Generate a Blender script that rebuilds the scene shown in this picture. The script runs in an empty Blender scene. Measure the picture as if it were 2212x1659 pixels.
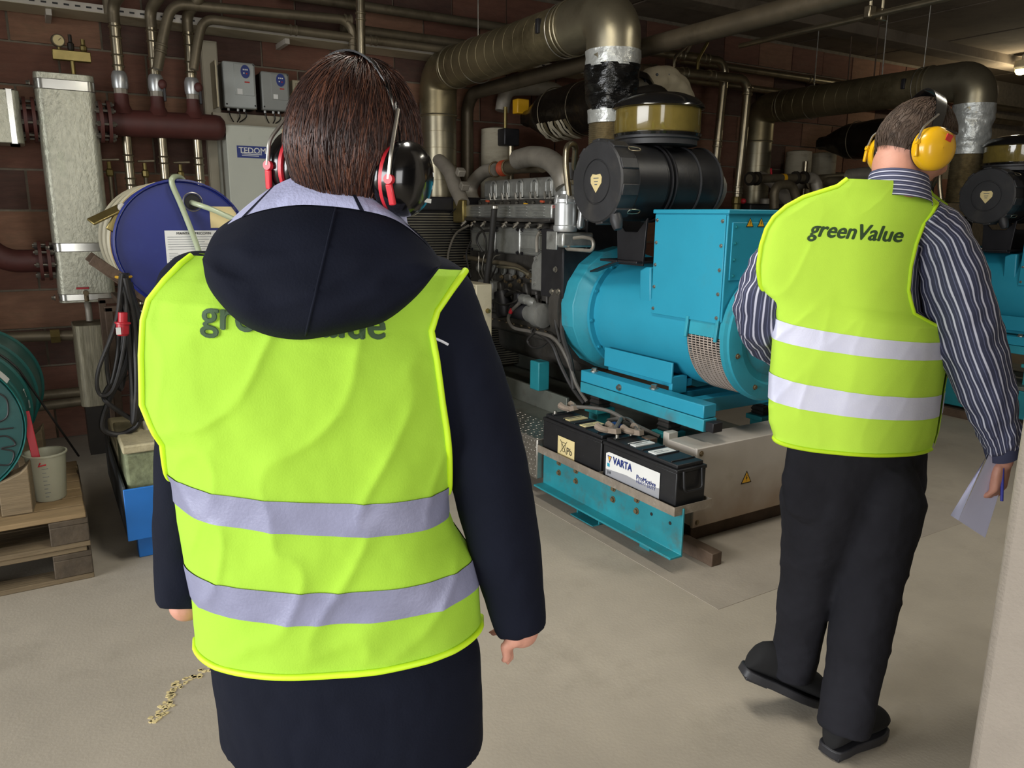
import bpy, bmesh, math, random
import numpy as np
from mathutils import Vector, Matrix, noise
from mathutils.bvhtree import BVHTree

# ---------------------------------------------------------------- camera
FPX, CX, CY = 1664.0, 1106.0, 829.5
PITCH, YAW, ROLL, CAMH = math.radians(12.4), math.radians(31.5), math.radians(0.5), 1.5
UP = Vector((0, 0, 1))
FH = Vector((math.sin(YAW), math.cos(YAW), 0))
R0 = Vector((math.cos(YAW), -math.sin(YAW), 0))
FW = FH * math.cos(PITCH) - UP * math.sin(PITCH)
U0 = FH * math.sin(PITCH) + UP * math.cos(PITCH)
CR = R0 * math.cos(ROLL) + U0 * math.sin(ROLL)
CU = U0 * math.cos(ROLL) - R0 * math.sin(ROLL)
CAM = Vector((0, 0, CAMH))
scene = bpy.context.scene
COL = scene.collection
cd = bpy.data.cameras.new('camera')
cd.sensor_width = 36.0
cd.lens = FPX / 2212.0 * 36.0
cd.clip_start = 0.05
co = bpy.data.objects.new('camera', cd)
COL.objects.link(co)
M3 = Matrix((CR, CU, -FW)).transposed()
co.matrix_world = Matrix.Translation(CAM) @ M3.to_4x4()
scene.camera = co

# ---------------------------------------------------------------- light
w = bpy.data.worlds.new('world'); scene.world = w; w.use_nodes = True
w.node_tree.nodes['Background'].inputs[0].default_value = (0.85, 0.93, 1.0, 1)
w.node_tree.nodes['Background'].inputs[1].default_value = 0.35


def area(name, loc, target, sx, sy, power, col):
    l = bpy.data.lights.new(name, 'AREA'); l.shape = 'RECTANGLE'; l.size = sx; l.size_y = sy
    l.energy = power; l.color = col
    o = bpy.data.objects.new(name, l); COL.objects.link(o)
    o.location = loc
    o.rotation_euler = (Vector(target) - Vector(loc)).to_track_quat('-Z', 'Y').to_euler()
    return o


# daylight through the open gate on the left and the door behind the camera, and a strip lamp over the aisle, plus an added fill lamp
area('gate_daylight', (-7.5, 2.1, 2.0), (1.6, 1.6, 0.9), 7.5, 3.6, 1050, (0.97, 0.985, 1.0))
area('front_door_daylight', (0.0, -3.1, 1.5), (2.0, 3.0, 0.9), 2.4, 2.4, 115, (1.0, 0.985, 0.97))
area('aisle_and_fill_light', (1.1, 2.0, 3.06), (1.1, 2.0, 0), 0.3, 1.5, 36, (1.0, 0.97, 0.9))
area('aisle_and_fill_light', (3.9, 1.2, 3.06), (3.9, 1.2, 0), 0.3, 1.5, 22, (1.0, 0.97, 0.9))  # added overhead fill, no lamp known here
vs = scene.view_settings
vs.view_transform = 'Standard'; vs.look = 'None'; vs.gamma = 1.0; vs.exposure = 0.1
vs.use_curve_mapping = False


# ---------------------------------------------------------------- helpers
def ray(x, y):
    return FW + CR * ((x - CX) / FPX) - CU * ((y - CY) / FPX)


def PX(x, y, X):
    d = ray(x, y); return CAM + d * ((X - CAM.x) / d.x)


def PY(x, y, Y):
    d = ray(x, y); return CAM + d * ((Y - CAM.y) / d.y)


def PZ(x, y, Z):
    d = ray(x, y); return CAM + d * ((Z - CAM.z) / d.z)


def PF(x, y, F):
    d = ray(x, y); return CAM + d * (F / d.dot(FH))


def PD(x, y, D):
    return CAM + ray(x, y) * D


def lin(c):
    return c / 12.92 if c <= 0.04045 else ((c + 0.055) / 1.055) ** 2.4


def H(s):
    s = s.lstrip('#')
    return tuple(lin(int(s[i:i + 2], 16) / 255) for i in (0, 2, 4))


MATS = {}


def mat(name, col, rough=0.5, metal=0.0, var=0.15, scale=6.0, bump=0.0, bscale=40.0, dirt=None, stretch=(1, 1, 1),
        spec=0.5, alpha=1.0, trans=0.0, coat=0.0, sheen=0.0, emit=None, estr=0.0, zstain=None):
    """procedural principled material: noise-varied colour, optional dirt layer (hex, amount, scale), fine bump"""
    m = bpy.data.materials.new(name); MATS[name] = m
    m.use_nodes = True
    nt = m.node_tree; N = nt.nodes; L = nt.links
    b = N['Principled BSDF']
    if isinstance(col, str): col = H(col)
    tc = N.new('ShaderNodeTexCoord'); mp = N.new('ShaderNodeMapping'); mp.inputs['Scale'].default_value = stretch
    L.new(tc.outputs['Object'], mp.inputs['Vector'])
    n1 = N.new('ShaderNodeTexNoise'); n1.inputs['Scale'].default_value = scale; n1.inputs['Detail'].default_value = 6
    n1.inputs['Roughness'].default_value = 0.62
    L.new(mp.outputs[0], n1.inputs['Vector'])
    cr = N.new('ShaderNodeValToRGB')
    cr.color_ramp.elements[0].position = 0.3; cr.color_ramp.elements[1].position = 0.7
    lo = [max(0, c * (1 - var)) for c in col]; hi = [min(1, c * (1 + var)) for c in col]
    cr.color_ramp.elements[0].color = (*lo, 1); cr.color_ramp.elements[1].color = (*hi, 1)
    L.new(n1.outputs['Fac'], cr.inputs['Fac'])
    out = cr.outputs['Color']
    if dirt:
        dc, amt, ds = dirt
        n2 = N.new('ShaderNodeTexNoise'); n2.inputs['Scale'].default_value = ds; n2.inputs['Detail'].default_value = 8
        n2.inputs['Roughness'].default_value = 0.7
        L.new(mp.outputs[0], n2.inputs['Vector'])
        r2 = N.new('ShaderNodeValToRGB')
        r2.color_ramp.elements[0].position = 0.62 - amt * 0.3; r2.color_ramp.elements[0].color = (0, 0, 0, 1)
        r2.color_ramp.elements[1].position = 0.80 - amt * 0.25
        v = min(1.0, 0.35 + amt); r2.color_ramp.elements[1].color = (v, v, v, 1)
        L.new(n2.outputs['Fac'], r2.inputs['Fac'])
        mx = N.new('ShaderNodeMixRGB'); mx.inputs[2].default_value = (*H(dc), 1)
        L.new(r2.outputs[0], mx.inputs[0]); L.new(out, mx.inputs[1]); out = mx.outputs[0]
    if zstain:
        zc, z0, z1 = zstain
        sp = N.new('ShaderNodeSeparateXYZ'); L.new(tc.outputs['Object'], sp.inputs[0])
        nz = N.new('ShaderNodeTexNoise'); nz.inputs['Scale'].default_value = 9; L.new(tc.outputs['Object'], nz.inputs['Vector'])
        ad = N.new('ShaderNodeMath'); ad.operation = 'MULTIPLY_ADD'; ad.inputs[1].default_value = -0.16; L.new(nz.outputs['Fac'], ad.inputs[0]); L.new(sp.outputs[2], ad.inputs[2])
        mr = N.new('ShaderNodeMapRange'); mr.inputs['From Min'].default_value = z1; mr.inputs['From Max'].default_value = z0
        mr.inputs['To Max'].default_value = 0.85
        L.new(ad.outputs[0], mr.inputs['Value'])
        mz = N.new('ShaderNodeMixRGB'); mz.inputs[2].default_value = (*H(zc), 1); L.new(mr.outputs[0], mz.inputs[0]); L.new(out, mz.inputs[1]); out = mz.outputs[0]
    L.new(out, b.inputs['Base Color'])
    b.inputs['Roughness'].default_value = rough; b.inputs['Metallic'].default_value = metal
    b.inputs['Specular IOR Level'].default_value = spec
    b.inputs['Alpha'].default_value = alpha
    b.inputs['Transmission Weight'].default_value = trans
    b.inputs['Coat Weight'].default_value = coat
    b.inputs['Sheen Weight'].default_value = sheen
    if emit:
        b.inputs['Emission Color'].default_value = (*H(emit), 1); b.inputs['Emission Strength'].default_value = estr
    if bump:
        nb = N.new('ShaderNodeTexNoise'); nb.inputs['Scale'].default_value = bscale; nb.inputs['Detail'].default_value = 4
        L.new(mp.outputs[0], nb.inputs['Vector'])
        bp = N.new('ShaderNodeBump'); bp.inputs['Strength'].default_value = bump; bp.inputs['Distance'].default_value = 0.01
        L.new(nb.outputs['Fac'], bp.inputs['Height']); L.new(bp.outputs[0], b.inputs['Normal'])
    return m


def perp(d):
    d = Vector(d).normalized()
    a = Vector((0, 0, 1)) if abs(d.z) < 0.9 else Vector((1, 0, 0))
    x = a.cross(d).normalized()
    return x, d.cross(x).normalized()


def spline(pts, n=8, closed=False):
    P = [Vector(p) for p in pts]; out = []
    m = len(P)
    rng = range(m) if closed else range(m - 1)
    for i in rng:
        p1, p2 = P[i], P[(i + 1) % m]
        p0 = P[i - 1] if (i > 0 or closed) else p1 * 2 - p2
        p3 = P[(i + 2) % m] if (i + 2 < m or closed) else p2 * 2 - p1
        for k in range(n):
            t = k / n
            out.append(0.5 * ((2 * p1) + (p2 - p0) * t + (2 * p0 - 5 * p1 + 4 * p2 - p3) * t * t + (3 * p1 - p0 - 3 * p2 + p3) * t ** 3))
    if not closed: out.append(P[-1])
    return out


def fillet(pts, r, n=8):
    P = [Vector(p) for p in pts]; out = [P[0]]
    for i in range(1, len(P) - 1):
        a, b, c = P[i - 1], P[i], P[i + 1]
        d1 = (a - b); d2 = (c - b)
        k = min(r, d1.length * 0.49, d2.length * 0.49)
        s = b + d1.normalized() * k; e = b + d2.normalized() * k
        ang = d1.angle(d2)
        if ang > 3.10:
            out.append(b); continue
        for j in range(n + 1):
            t = j / n
            # circular arc approximation with a rational quadratic
            wgt = math.sin(ang / 2)
            den = (1 - t) ** 2 + 2 * wgt * t * (1 - t) + t * t
            out.append((s * (1 - t) ** 2 + b * 2 * wgt * t * (1 - t) + e * t * t) / den)
    out.append(P[-1]); return out


class MB:
    def __init__(s):
        s.v = []; s.f = []; s.uv = None

    def add(s, vs, fs):
        o = len(s.v)
        s.v += [tuple(v) for v in vs]; s.f += [tuple(i + o for i in f) for f in fs]
        return s

    def box(s, c, sz, M=None):
        hx, hy, hz = sz[0] / 2, sz[1] / 2, sz[2] / 2
        vs = [Vector((x, y, z)) for x in (-hx, hx) for y in (-hy, hy) for z in (-hz, hz)]
        if M: vs = [M @ v for v in vs]
        c = Vector(c)
        return s.add([c + v for v in vs], [(0, 1, 3, 2), (4, 6, 7, 5), (0, 4, 5, 1), (2, 3, 7, 6), (0, 2, 6, 4), (1, 5, 7, 3)])

    def bb(s, x0, x1, y0, y1, z0, z1):
        return s.box(((x0 + x1) / 2, (y0 + y1) / 2, (z0 + z1) / 2), (abs(x1 - x0), abs(y1 - y0), abs(z1 - z0)))

    def bar(s, p0, p1, wd, ht, up=(0, 0, 1)):
        p0 = Vector(p0); p1 = Vector(p1); d = (p1 - p0); z = Vector(up)
        y = d.normalized()
        if abs(y.dot(z)) > 0.98: z = Vector((0, 1, 0))
        x = y.cross(z).normalized(); z = x.cross(y)
        M = Matrix((x, y, z)).transposed()
        return s.box((p0 + p1) / 2, (wd, d.length, ht), M)

    def cyl(s, p0, p1, r, r2=None, n=20, caps=True):
        return s.tube([p0, p1], [r, r if r2 is None else r2], n, caps)

    def tube(s, pts, r, n=10, caps=True, closed=False, sq=None):
        P = [Vector(p) for p in pts]; m = len(P)
        R = list(r) if isinstance(r, (list, tuple)) else [r] * m
        if len(R) != m:
            R = list(np.interp(np.linspace(0, 1, m), np.linspace(0, 1, len(R)), R))
        T = []
        for i in range(m):
            if closed: t = P[(i + 1) % m] - P[i - 1]
            else: t = P[min(i + 1, m - 1)] - P[max(i - 1, 0)]
            T.append(t.normalized() if t.length > 1e-9 else Vector((0, 0, 1)))
        x, y = perp(T[0]); vs = []; fs = []
        for i in range(m):
            if i:
                q = T[i - 1].rotation_difference(T[i]); x = q @ x
                x = (x - T[i] * x.dot(T[i])).normalized()
            y = T[i].cross(x)
            for k in range(n):
                a = 2 * math.pi * k / n
                vs.append(P[i] + (x * math.cos(a) + y * math.sin(a)) * R[i])
        for i in range(m if closed else m - 1):
            i2 = (i + 1) % m
            for k in range(n):
                k2 = (k + 1) % n
                fs.append((i * n + k, i * n + k2, i2 * n + k2, i2 * n + k))
        if caps and not closed:
            fs.append(tuple(range(n - 1, -1, -1))); fs.append(tuple((m - 1) * n + k for k in range(n)))
        return s.add(vs, fs)

    def lathe(s, prof, o, axis, n=32, caps=True, ph=0.0):
        o = Vector(o); ax = Vector(axis).normalized(); x, y = perp(ax); vs = []; fs = []
        m = len(prof)
        for (r, h) in prof:
            for k in range(n):
                a = 2 * math.pi * k / n + ph
                vs.append(o + ax * h + (x * math.cos(a) + y * math.sin(a)) * max(r, 1e-5))
        for i in range(m - 1):
            for k in range(n):
                k2 = (k + 1) % n
                fs.append((i * n + k, i * n + k2, (i + 1) * n + k2, (i + 1) * n + k))
        if caps:
            fs.append(tuple(range(n - 1, -1, -1))); fs.append(tuple((m - 1) * n + k for k in range(n)))
        return s.add(vs, fs)

    def grid(s, P, wrap=False, uv=None):
        m = len(P); n = len(P[0]); vs = [p for row in P for p in row]; fs = []
        for i in range(m - 1):
            for j in range(n if wrap else n - 1):
                j2 = (j + 1) % n
                fs.append((i * n + j, i * n + j2, (i + 1) * n + j2, (i + 1) * n + j))
        if uv is not None:
            if s.uv is None: s.uv = []
            s.uv += [u for row in uv for u in row]
        return s.add(vs, fs)

    def prism(s, poly, o, ex, ey, d):
        """poly in (u, v), extruded from o along d"""
        o = Vector(o); ex = Vector(ex); ey = Vector(ey); d = Vector(d); n = len(poly)
        a = [o + ex * u + ey * v for u, v in poly]; b = [p + d for p in a]
        fs = [tuple(range(n - 1, -1, -1)), tuple(range(n, 2 * n))]
        fs += [(i, (i + 1) % n, n + (i + 1) % n, n + i) for i in range(n)]
        return s.add(a + b, fs)

    def sph(s, c, rx, ry=None, rz=None, n=16, m=10, M=None):
        ry = rx if ry is None else ry; rz = rx if rz is None else rz
        c = Vector(c); P = []
        for i in range(m + 1):
            t = math.pi * i / m; row = []
            for k in range(n):
                a = 2 * math.pi * k / n
                v = Vector((rx * max(math.sin(t), 1e-4) * math.cos(a), ry * max(math.sin(t), 1e-4) * math.sin(a), rz * math.cos(t)))
                row.append(c + (M @ v if M else v))
            P.append(row)
        return s.grid(P, wrap=True)

    def torus(s, c, axis, R, r, n=32, m=10):
        x, y = perp(axis); c = Vector(c)
        pts = [c + (x * math.cos(2 * math.pi * k / n) + y * math.sin(2 * math.pi * k / n)) * R for k in range(n)]
        return s.tube(pts, r, m, closed=True)

    def hexbolt(s, p, d, r=0.009, h=0.008):
        p = Vector(p); d = Vector(d).normalized()
        s.lathe([(r * 1.5, 0), (r * 1.5, h * 0.25)], p, d, n=10)
        return s.lathe([(r, h * 0.2), (r, h)], p, d, n=6)

    def mesh(s, name):
        me = bpy.data.meshes.new(name)
        me.from_pydata(s.v, [], s.f); me.update()
        if s.uv is not None and len(s.uv) == len(s.v):
            at = me.attributes.new('suv', 'FLOAT_VECTOR', 'POINT')
            at.data.foreach_set('vector', [c for u in s.uv for c in (u[0], u[1], 0.0)])
        return me

    def build(s, name, m, parent=None, smooth=38, bev=0.0, label=None, fix=True):
        me = s.mesh(name)
        if fix:
            bm = bmesh.new(); bm.from_mesh(me); bmesh.ops.recalc_face_normals(bm, faces=bm.faces); bm.to_mesh(me); bm.free()
        return link(name, me, m, parent, smooth, bev, label)


ROOTLOC = {}


def link(name, me, m, parent=None, smooth=38, bev=0.0, label=None):
    o = bpy.data.objects.new(name, me); COL.objects.link(o)
    mm = MATS[m] if isinstance(m, str) else m
    if len(me.materials) == 0: me.materials.append(mm)
    if smooth:
        me.shade_smooth()
        if smooth < 180: me.set_sharp_from_angle(angle=math.radians(smooth))
    if bev:
        b = o.modifiers.new('bevel', 'BEVEL'); b.width = bev; b.segments = 2; b.limit_method = 'ANGLE'; b.angle_limit = math.radians(40)
        b.harden_normals = False
    if parent is not None:
        o.parent = parent
        if parent.name in ROOTLOC: o.matrix_parent_inverse = Matrix.Translation(-ROOTLOC[parent.name])
    if label: o['label'] = label
    return o


def thing(name, label, cat, loc=(0, 0, 0), group=None):
    o = bpy.data.objects.new(name, None); COL.objects.link(o)
    o.empty_display_size = 0.1
    o.location = loc; ROOTLOC[o.name] = Vector(loc)
    o['label'] = label; o['category'] = cat
    if group: o['group'] = group
    return o


def tag(o, label, cat, group=None, kind=None):
    if label: o['label'] = label
    if cat: o['category'] = cat
    if group: o['group'] = group
    if kind: o['kind'] = kind
    return o


def struct(o):
    o['kind'] = 'structure'; return o


def copy_tree(o, shift, label=None, skip=()):
    kids = {}
    for x in COL.objects:
        if x.parent: kids.setdefault(x.parent.name, []).append(x)

    def rec(a, par):
        c = a.copy(); COL.objects.link(c)
        if par is not None: c.parent = par; c.matrix_parent_inverse = a.matrix_parent_inverse.copy()
        for ch in kids.get(a.name, []):
            if ch.name.split('.')[0] in skip: continue
            rec(ch, c)
        return c
    r = rec(o, None)
    r.location = Vector(o.location) + Vector(shift)
    if label: r['label'] = label
    return r


def textmesh(s, width=None, height=None, shear=0.0, bold=0.0, sub=0, space=1.0):
    """flat lettering, local x from 0..width, baseline at 0"""
    c = bpy.data.curves.new('txt', 'FONT'); c.body = s; c.size = 1.0; c.shear = shear; c.resolution_u = 3
    c.space_character = space
    o = bpy.data.objects.new('txt', c); COL.objects.link(o)
    dg = bpy.context.evaluated_depsgraph_get()
    me = bpy.data.meshes.new_from_object(o.evaluated_get(dg))
    bpy.data.objects.remove(o); bpy.data.curves.remove(c)
    bm = bmesh.new(); bm.from_mesh(me)
    bmesh.ops.triangulate(bm, faces=bm.faces)
    for _ in range(sub):
        ed = [e for e in bm.edges if e.calc_length() > 0.08]
        bmesh.ops.subdivide_edges(bm, edges=ed, cuts=1)
        bmesh.ops.triangulate(bm, faces=bm.faces)
    vs = [v.co.copy() for v in bm.verts]
    bm.verts.index_update()
    fs = [tuple(v.index for v in f.verts) for f in bm.faces]
    bm.free(); bpy.data.meshes.remove(me)
    x0 = min(v.x for v in vs); x1 = max(v.x for v in vs); y1 = max(v.y for v in vs)
    sx = width / (x1 - x0) if width else height / y1
    sy = height / y1 if height else sx
    pts = [(float((v.x - x0) * sx), float(v.y * sy), 0.0) for v in vs]
    if bold:
        base, bf = pts, fs; pts = []; fs = []
        for kz, (dx, dy) in enumerate(((0, .7), (0, -.7), (1, 0), (-1, 0), (0, 0))):
            o_ = len(pts); pts += [(x + dx * bold * sx, y + dy * bold * sy, kz * .0003) for x, y, _ in base]; fs += [tuple(i + o_ for i in f) for f in bf]
    return pts, fs


def lettering(name, s, o, ex, ey, m, parent, width=None, height=None, off=0.001, **k):
    vs, fs = textmesh(s, width, height, **k)
    o = Vector(o); ex = Vector(ex).normalized(); ey = Vector(ey).normalized(); nz = ex.cross(ey)
    b = MB(); b.add([o + ex * x + ey * y + nz * (off + z) for x, y, z in vs], fs)
    return b.build(name, m, parent, smooth=0, fix=False)


def remesh(mb, name, vox, m, parent=None, smooth_it=0, disp=None, label=None):
    """fuse overlapping closed shells into one continuous surface"""
    me = mb.mesh('tmp')
    bm = bmesh.new(); bm.from_mesh(me); bmesh.ops.recalc_face_normals(bm, faces=bm.faces); bm.to_mesh(me); bm.free()
    o = bpy.data.objects.new('tmp', me); COL.objects.link(o)
    r = o.modifiers.new('r', 'REMESH'); r.mode = 'VOXEL'; r.voxel_size = vox
    if smooth_it:
        sm = o.modifiers.new('s', 'SMOOTH'); sm.iterations = smooth_it; sm.factor = 0.5
    dg = bpy.context.evaluated_depsgraph_get()
    out = bpy.data.meshes.new_from_object(o.evaluated_get(dg))
    bpy.data.objects.remove(o); bpy.data.meshes.remove(me)
    out.name = name
    if disp:
        nr = [v.normal.copy() for v in out.vertices]
        for v, nn in zip(out.vertices, nr): v.co += nn * disp(v.co)
        out.update()
    return link(name, out, m, parent, 180, label=label)


rnd = random.Random(7)
# ---------------------------------------------------------------- materials
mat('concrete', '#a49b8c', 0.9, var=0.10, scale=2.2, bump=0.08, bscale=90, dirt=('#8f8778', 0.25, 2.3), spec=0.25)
mat('pad_concrete', '#9a9184', 0.85, var=0.12, scale=2.5, bump=0.08, bscale=80, dirt=('#7d766c', 0.3, 2.0), spec=0.3)
mat('pillar_plaster', '#938a7e', 0.9, var=0.07, scale=9, bump=0.3, bscale=120, dirt=('#8a7c6c', 0.02, 30))
mat('mortar', '#7a7060', 0.95, var=0.2, scale=20, bump=0.4)
mat('brick', '#6e4a3b', 0.85, var=0.22, scale=5, bump=0.35, bscale=35, dirt=('#5e4a3c', 0.3, 3), stretch=(1, 1, 5))
mat('brick_dark', '#513930', 0.85, var=0.22, scale=6, bump=0.35, bscale=35, dirt=('#4d4036', 0.35, 4), stretch=(1, 1, 5))
mat('brick_light', '#83604b', 0.85, var=0.2, scale=5, bump=0.35, bscale=35, dirt=('#6d5843', 0.3, 3), stretch=(1, 1, 5))
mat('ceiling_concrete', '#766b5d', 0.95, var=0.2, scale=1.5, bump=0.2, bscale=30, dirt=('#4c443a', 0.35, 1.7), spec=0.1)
mat('wall_plain', '#564c42', 0.9, var=0.2, scale=3)
mat('galv', '#9a927c', 0.36, 0.85, var=0.2, scale=3, bump=0.05, bscale=25, dirt=('#4f4630', 0.3, 2.2))
mat('galv_grimy', '#857a5e', 0.42, 0.75, var=0.25, scale=2.5, bump=0.06, bscale=20, dirt=('#3c3320', 0.5, 1.8))
mat('chrome_pipe', '#b3a992', 0.3, 0.95, var=0.2, scale=8, dirt=('#5d523c', 0.2, 6))
mat('dull_pipe', '#756b58', 0.5, 0.6, var=0.2, scale=6, dirt=('#453c2d', 0.35, 4))
mat('dark_pipe', '#2b2620', 0.5, 0.3, var=0.3, scale=6)
mat('lagged_pipe', '#5a5040', 0.45, 0.5, var=0.3, scale=3, bump=0.15, bscale=25, dirt=('#2e281d', 0.4, 3))
mat('duct_tape', '#b4b6b2', 0.35, 0.45, var=0.15, scale=15, bump=0.6, bscale=30)
mat('black_plastic_wrap', '#0d0d0d', 0.22, 0.0, var=0.3, scale=10, bump=0.9, bscale=22, stretch=(1, 1, 2.2))
mat('flex_hose', '#8c8064', 0.42, 0.7, var=0.25, scale=25, dirt=('#5d4a24', 0.35, 8))
mat('teal_paint', '#2a94b0', 0.4, var=0.06, scale=3, bump=0.02, bscale=90, dirt=('#3f8796', 0.08, 3))
mat('teal_worn', '#2f93a6', 0.45, var=0.14, scale=4, bump=0.04, bscale=60, dirt=('#59605a', 0.25, 5))
mat('teal_dark', '#1f7d88', 0.5, var=0.18, scale=5, dirt=('#4d4a3c', 0.28, 6))
mat('grille_grey', '#a3968c', 0.6, 0.1, var=0.15, scale=12)
mat('teal_dusty', '#2b8f96', 0.5, var=0.12, scale=4, dirt=('#7a6f5c', 0.35, 5))
mat('black_metal', '#232225', 0.45, 0.2, var=0.3, scale=8, dirt=('#34312c', 0.25, 5))
mat('cast_black', '#45423e', 0.5, 0.35, var=0.35, scale=10, bump=0.3, bscale=30, dirt=('#4a443b', 0.3, 7))
mat('cast_alu', '#a9aaa6', 0.42, 0.75, var=0.2, scale=9, bump=0.15, bscale=60, dirt=('#4d4a44', 0.25, 6))
mat('cast_grey', '#8f8f8a', 0.5, 0.5, var=0.25, scale=7, bump=0.15, bscale=50, dirt=('#4a463d', 0.3, 7))
mat('filter_silver', '#c4c6c6', 0.35, 0.7, var=0.08, scale=10, dirt=('#777570', 0.15, 8))
mat('black_plastic', '#1b1b1d', 0.42, var=0.2, scale=9, bump=0.05, bscale=90, dirt=('#3a3733', 0.2, 6))
mat('cap_plastic', '#2c2c2e', 0.5, var=0.2, scale=7, bump=0.05, bscale=70, dirt=('#47443f', 0.25, 5))
mat('rubber', '#211f1d', 0.6, var=0.3, scale=12, dirt=('#3d3830', 0.25, 9))
mat('cable', '#232120', 0.5, var=0.3, scale=15, dirt=('#4a453c', 0.2, 12))
mat('cable_grey', '#5b5751', 0.55, var=0.2, scale=15)
mat('bowl_amber', '#7a6a34', 0.12, var=0.2, scale=4, alpha=0.72, coat=0.6, dirt=('#3d3418', 0.25, 5))
mat('dome_black', '#111112', 0.16, var=0.2, scale=4, coat=0.5)
mat('label_cream', '#d8c690', 0.5, var=0.06)
mat('label_white', '#dcdcd8', 0.5, var=0.05, dirt=('#a9a59a', 0.1, 9))
mat('print_black', '#151515', 0.6, var=0.0)
mat('print_grey', '#5a5f66', 0.6, var=0.0)
mat('print_red', '#b02a25', 0.6, var=0.0)
mat('print_blue', '#1b2f78', 0.5, var=0.0)
mat('warn_yellow', '#e0a81e', 0.45, var=0.04)
mat('steel_bolt', '#a7a39a', 0.35, 0.9, var=0.2, scale=30)
mat('rust_bolt', '#7a6a50', 0.55, 0.6, var=0.25, scale=30)
mat('clamp_dusty', '#86786a', 0.85, var=0.15, scale=20)
mat('rust_steel', '#5b4a3c', 0.7, 0.3, var=0.3, scale=8, bump=0.3, bscale=40)
mat('tray_steel', '#94897b', 0.55, 0.5, var=0.25, scale=9, bump=0.2, bscale=50, dirt=('#c9c2b6', 0.2, 14))
mat('tread_plate', '#9a958c', 0.38, 0.85, var=0.2, scale=7)
mat('deck_steel', '#6d7068', 0.45, 0.4, var=0.2, scale=4, dirt=('#4c3325', 0.3, 3))
mat('battery_black', '#161618', 0.5, var=0.25, scale=12, dirt=('#6b6a68', 0.03, 60))
mat('box_grey', '#b3aca1', 0.5, var=0.08, scale=4, bump=0.03, dirt=('#9a8d7a', 0.1, 5))
mat('box_stained', '#b6aea4', 0.5, var=0.08, scale=4, bump=0.03, dirt=('#9a8d7a', 0.1, 7), zstain=('#7d6243', -0.02, 0.26))
mat('label_silver', '#a2a3a8', 0.4, 0.2, var=0.04)
mat('cream_box', '#b7ae94', 0.5, var=0.08, scale=4, dirt=('#7d735c', 0.2, 4))
mat('fin_alu', '#7e7a6c', 0.45, 0.6, var=0.2, scale=6, dirt=('#454036', 0.35, 4))
mat('insul_white', '#a49c88', 0.8, var=0.12, scale=4, bump=0.25, bscale=14, dirt=('#5e5542', 0.35, 4), stretch=(1, 1, 3))
mat('quilt', '#b8ad94', 0.85, var=0.12, scale=6, bump=0.2)
mat('muffler_foil', '#1f1a15', 0.28, 0.35, var=0.5, scale=4, bump=0.5, bscale=16, dirt=('#5a4a2c', 0.2, 5))
mat('torn_foil', '#c9bfa6', 0.4, 0.3, var=0.2, scale=14, dirt=('#8a6a34', 0.3, 12))
mat('orange_hose', '#b04a2c', 0.55, var=0.15, scale=12)
mat('grey_hose', '#9b958a', 0.42, 0.55, var=0.2, scale=7, dirt=('#57503f', 0.3, 5))
mat('pale_pipe', '#9d968a', 0.5, 0.3, var=0.2, scale=6, dirt=('#6a614f', 0.3, 6))
mat('brass', '#8f8050', 0.4, 0.85, var=0.2, scale=14)
mat('red_plastic', '#b52430', 0.4, var=0.1)
mat('lamp_glass', '#fff0b8', 0.4, emit='#ffe9a0', estr=6.0)

# ---------------------------------------------------------------- room shell
YW = 5.85; ZC = 3.27
fl = MB().bb(-9, 12, -4.5, 6.0, -0.2, 0.0).build('floor', 'concrete'); struct(fl)
pad = MB()
for i, (y0, y1) in enumerate(((1.92, 2.9), (2.905, 4.4), (4.405, 5.86))):
    MB().bb(2.13, 4.05, y0, y1, -0.05, 0.0015).build('foundation_slab', 'pad_concrete', fl)
# the old paint line flaking along a floor crack
fl_b = MB()
rnd.seed(3)
crk = spline([PZ(330, 1560, 0.0), PZ(352, 1535, 0), PZ(372, 1508, 0), PZ(372, 1490, 0), PZ(405, 1470, 0), PZ(455, 1445, 0)], 8)
for p in crk:
    for k in range(2):
        c = p + Vector((rnd.uniform(-.012, .012), rnd.uniform(-.02, .02), 0)); a0 = rnd.random() * 6
        poly = [(math.cos(a0 + t * 1.26) * rnd.uniform(.004, .011), math.sin(a0 + t * 1.26) * rnd.uniform(.003, .009)) for t in range(5)]
        fl_b.prism(poly, c, (1, 0, 0), (0, 1, 0), (0, 0, 0.0025))
fk = fl_b.build('paint_flakes', 'label_cream', fl, smooth=0); fk['kind'] = 'stuff'

wb = MB().bb(-2.6, 12, YW + 0.012, YW + 0.3, 0, 3.6).build('wall_back', 'mortar'); struct(wb)
rnd.seed(11)
bm_ = {}
for kind in ('brick', 'brick_dark', 'brick_light'):
    b = MB().bb(-0.243, 0.243, -0.004, 0.02, -0.118, 0.118)
    me = b.mesh('brick'); me.materials.append(MATS[kind]); bm_[kind] = me
half = MB().bb(-0.118, 0.118, -0.004, 0.02, -0.118, 0.118).mesh('brick'); half.materials.append(MATS['brick'])
for r in range(13):
    for c in range(22):
        x = -0.75 + c * 0.5 + (0.25 if r % 2 else 0.0)
        me = bm_[rnd.choice(['brick', 'brick', 'brick_dark', 'brick_light'])]
        o = bpy.data.objects.new('brick', me); COL.objects.link(o); o.parent = wb
        o.location = (x, YW + rnd.uniform(-.003, .004), 0.125 + r * 0.25)
wl = MB().bb(-2.8, -2.6, -3.2, -0.7, 0, 3.6); wl.bb(-2.8, -2.6, 3.7, 6.2, 0, 3.6); wl.bb(-2.8, -2.6, -0.7, 3.7, 2.5, 3.6)
wl = struct(wl.build('wall_left', 'wall_plain'))
wr = struct(MB().bb(12.0, 12.2, -3.2, 6.2, 0, 3.6).build('wall_right', 'wall_plain'))
wf = MB()
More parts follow.
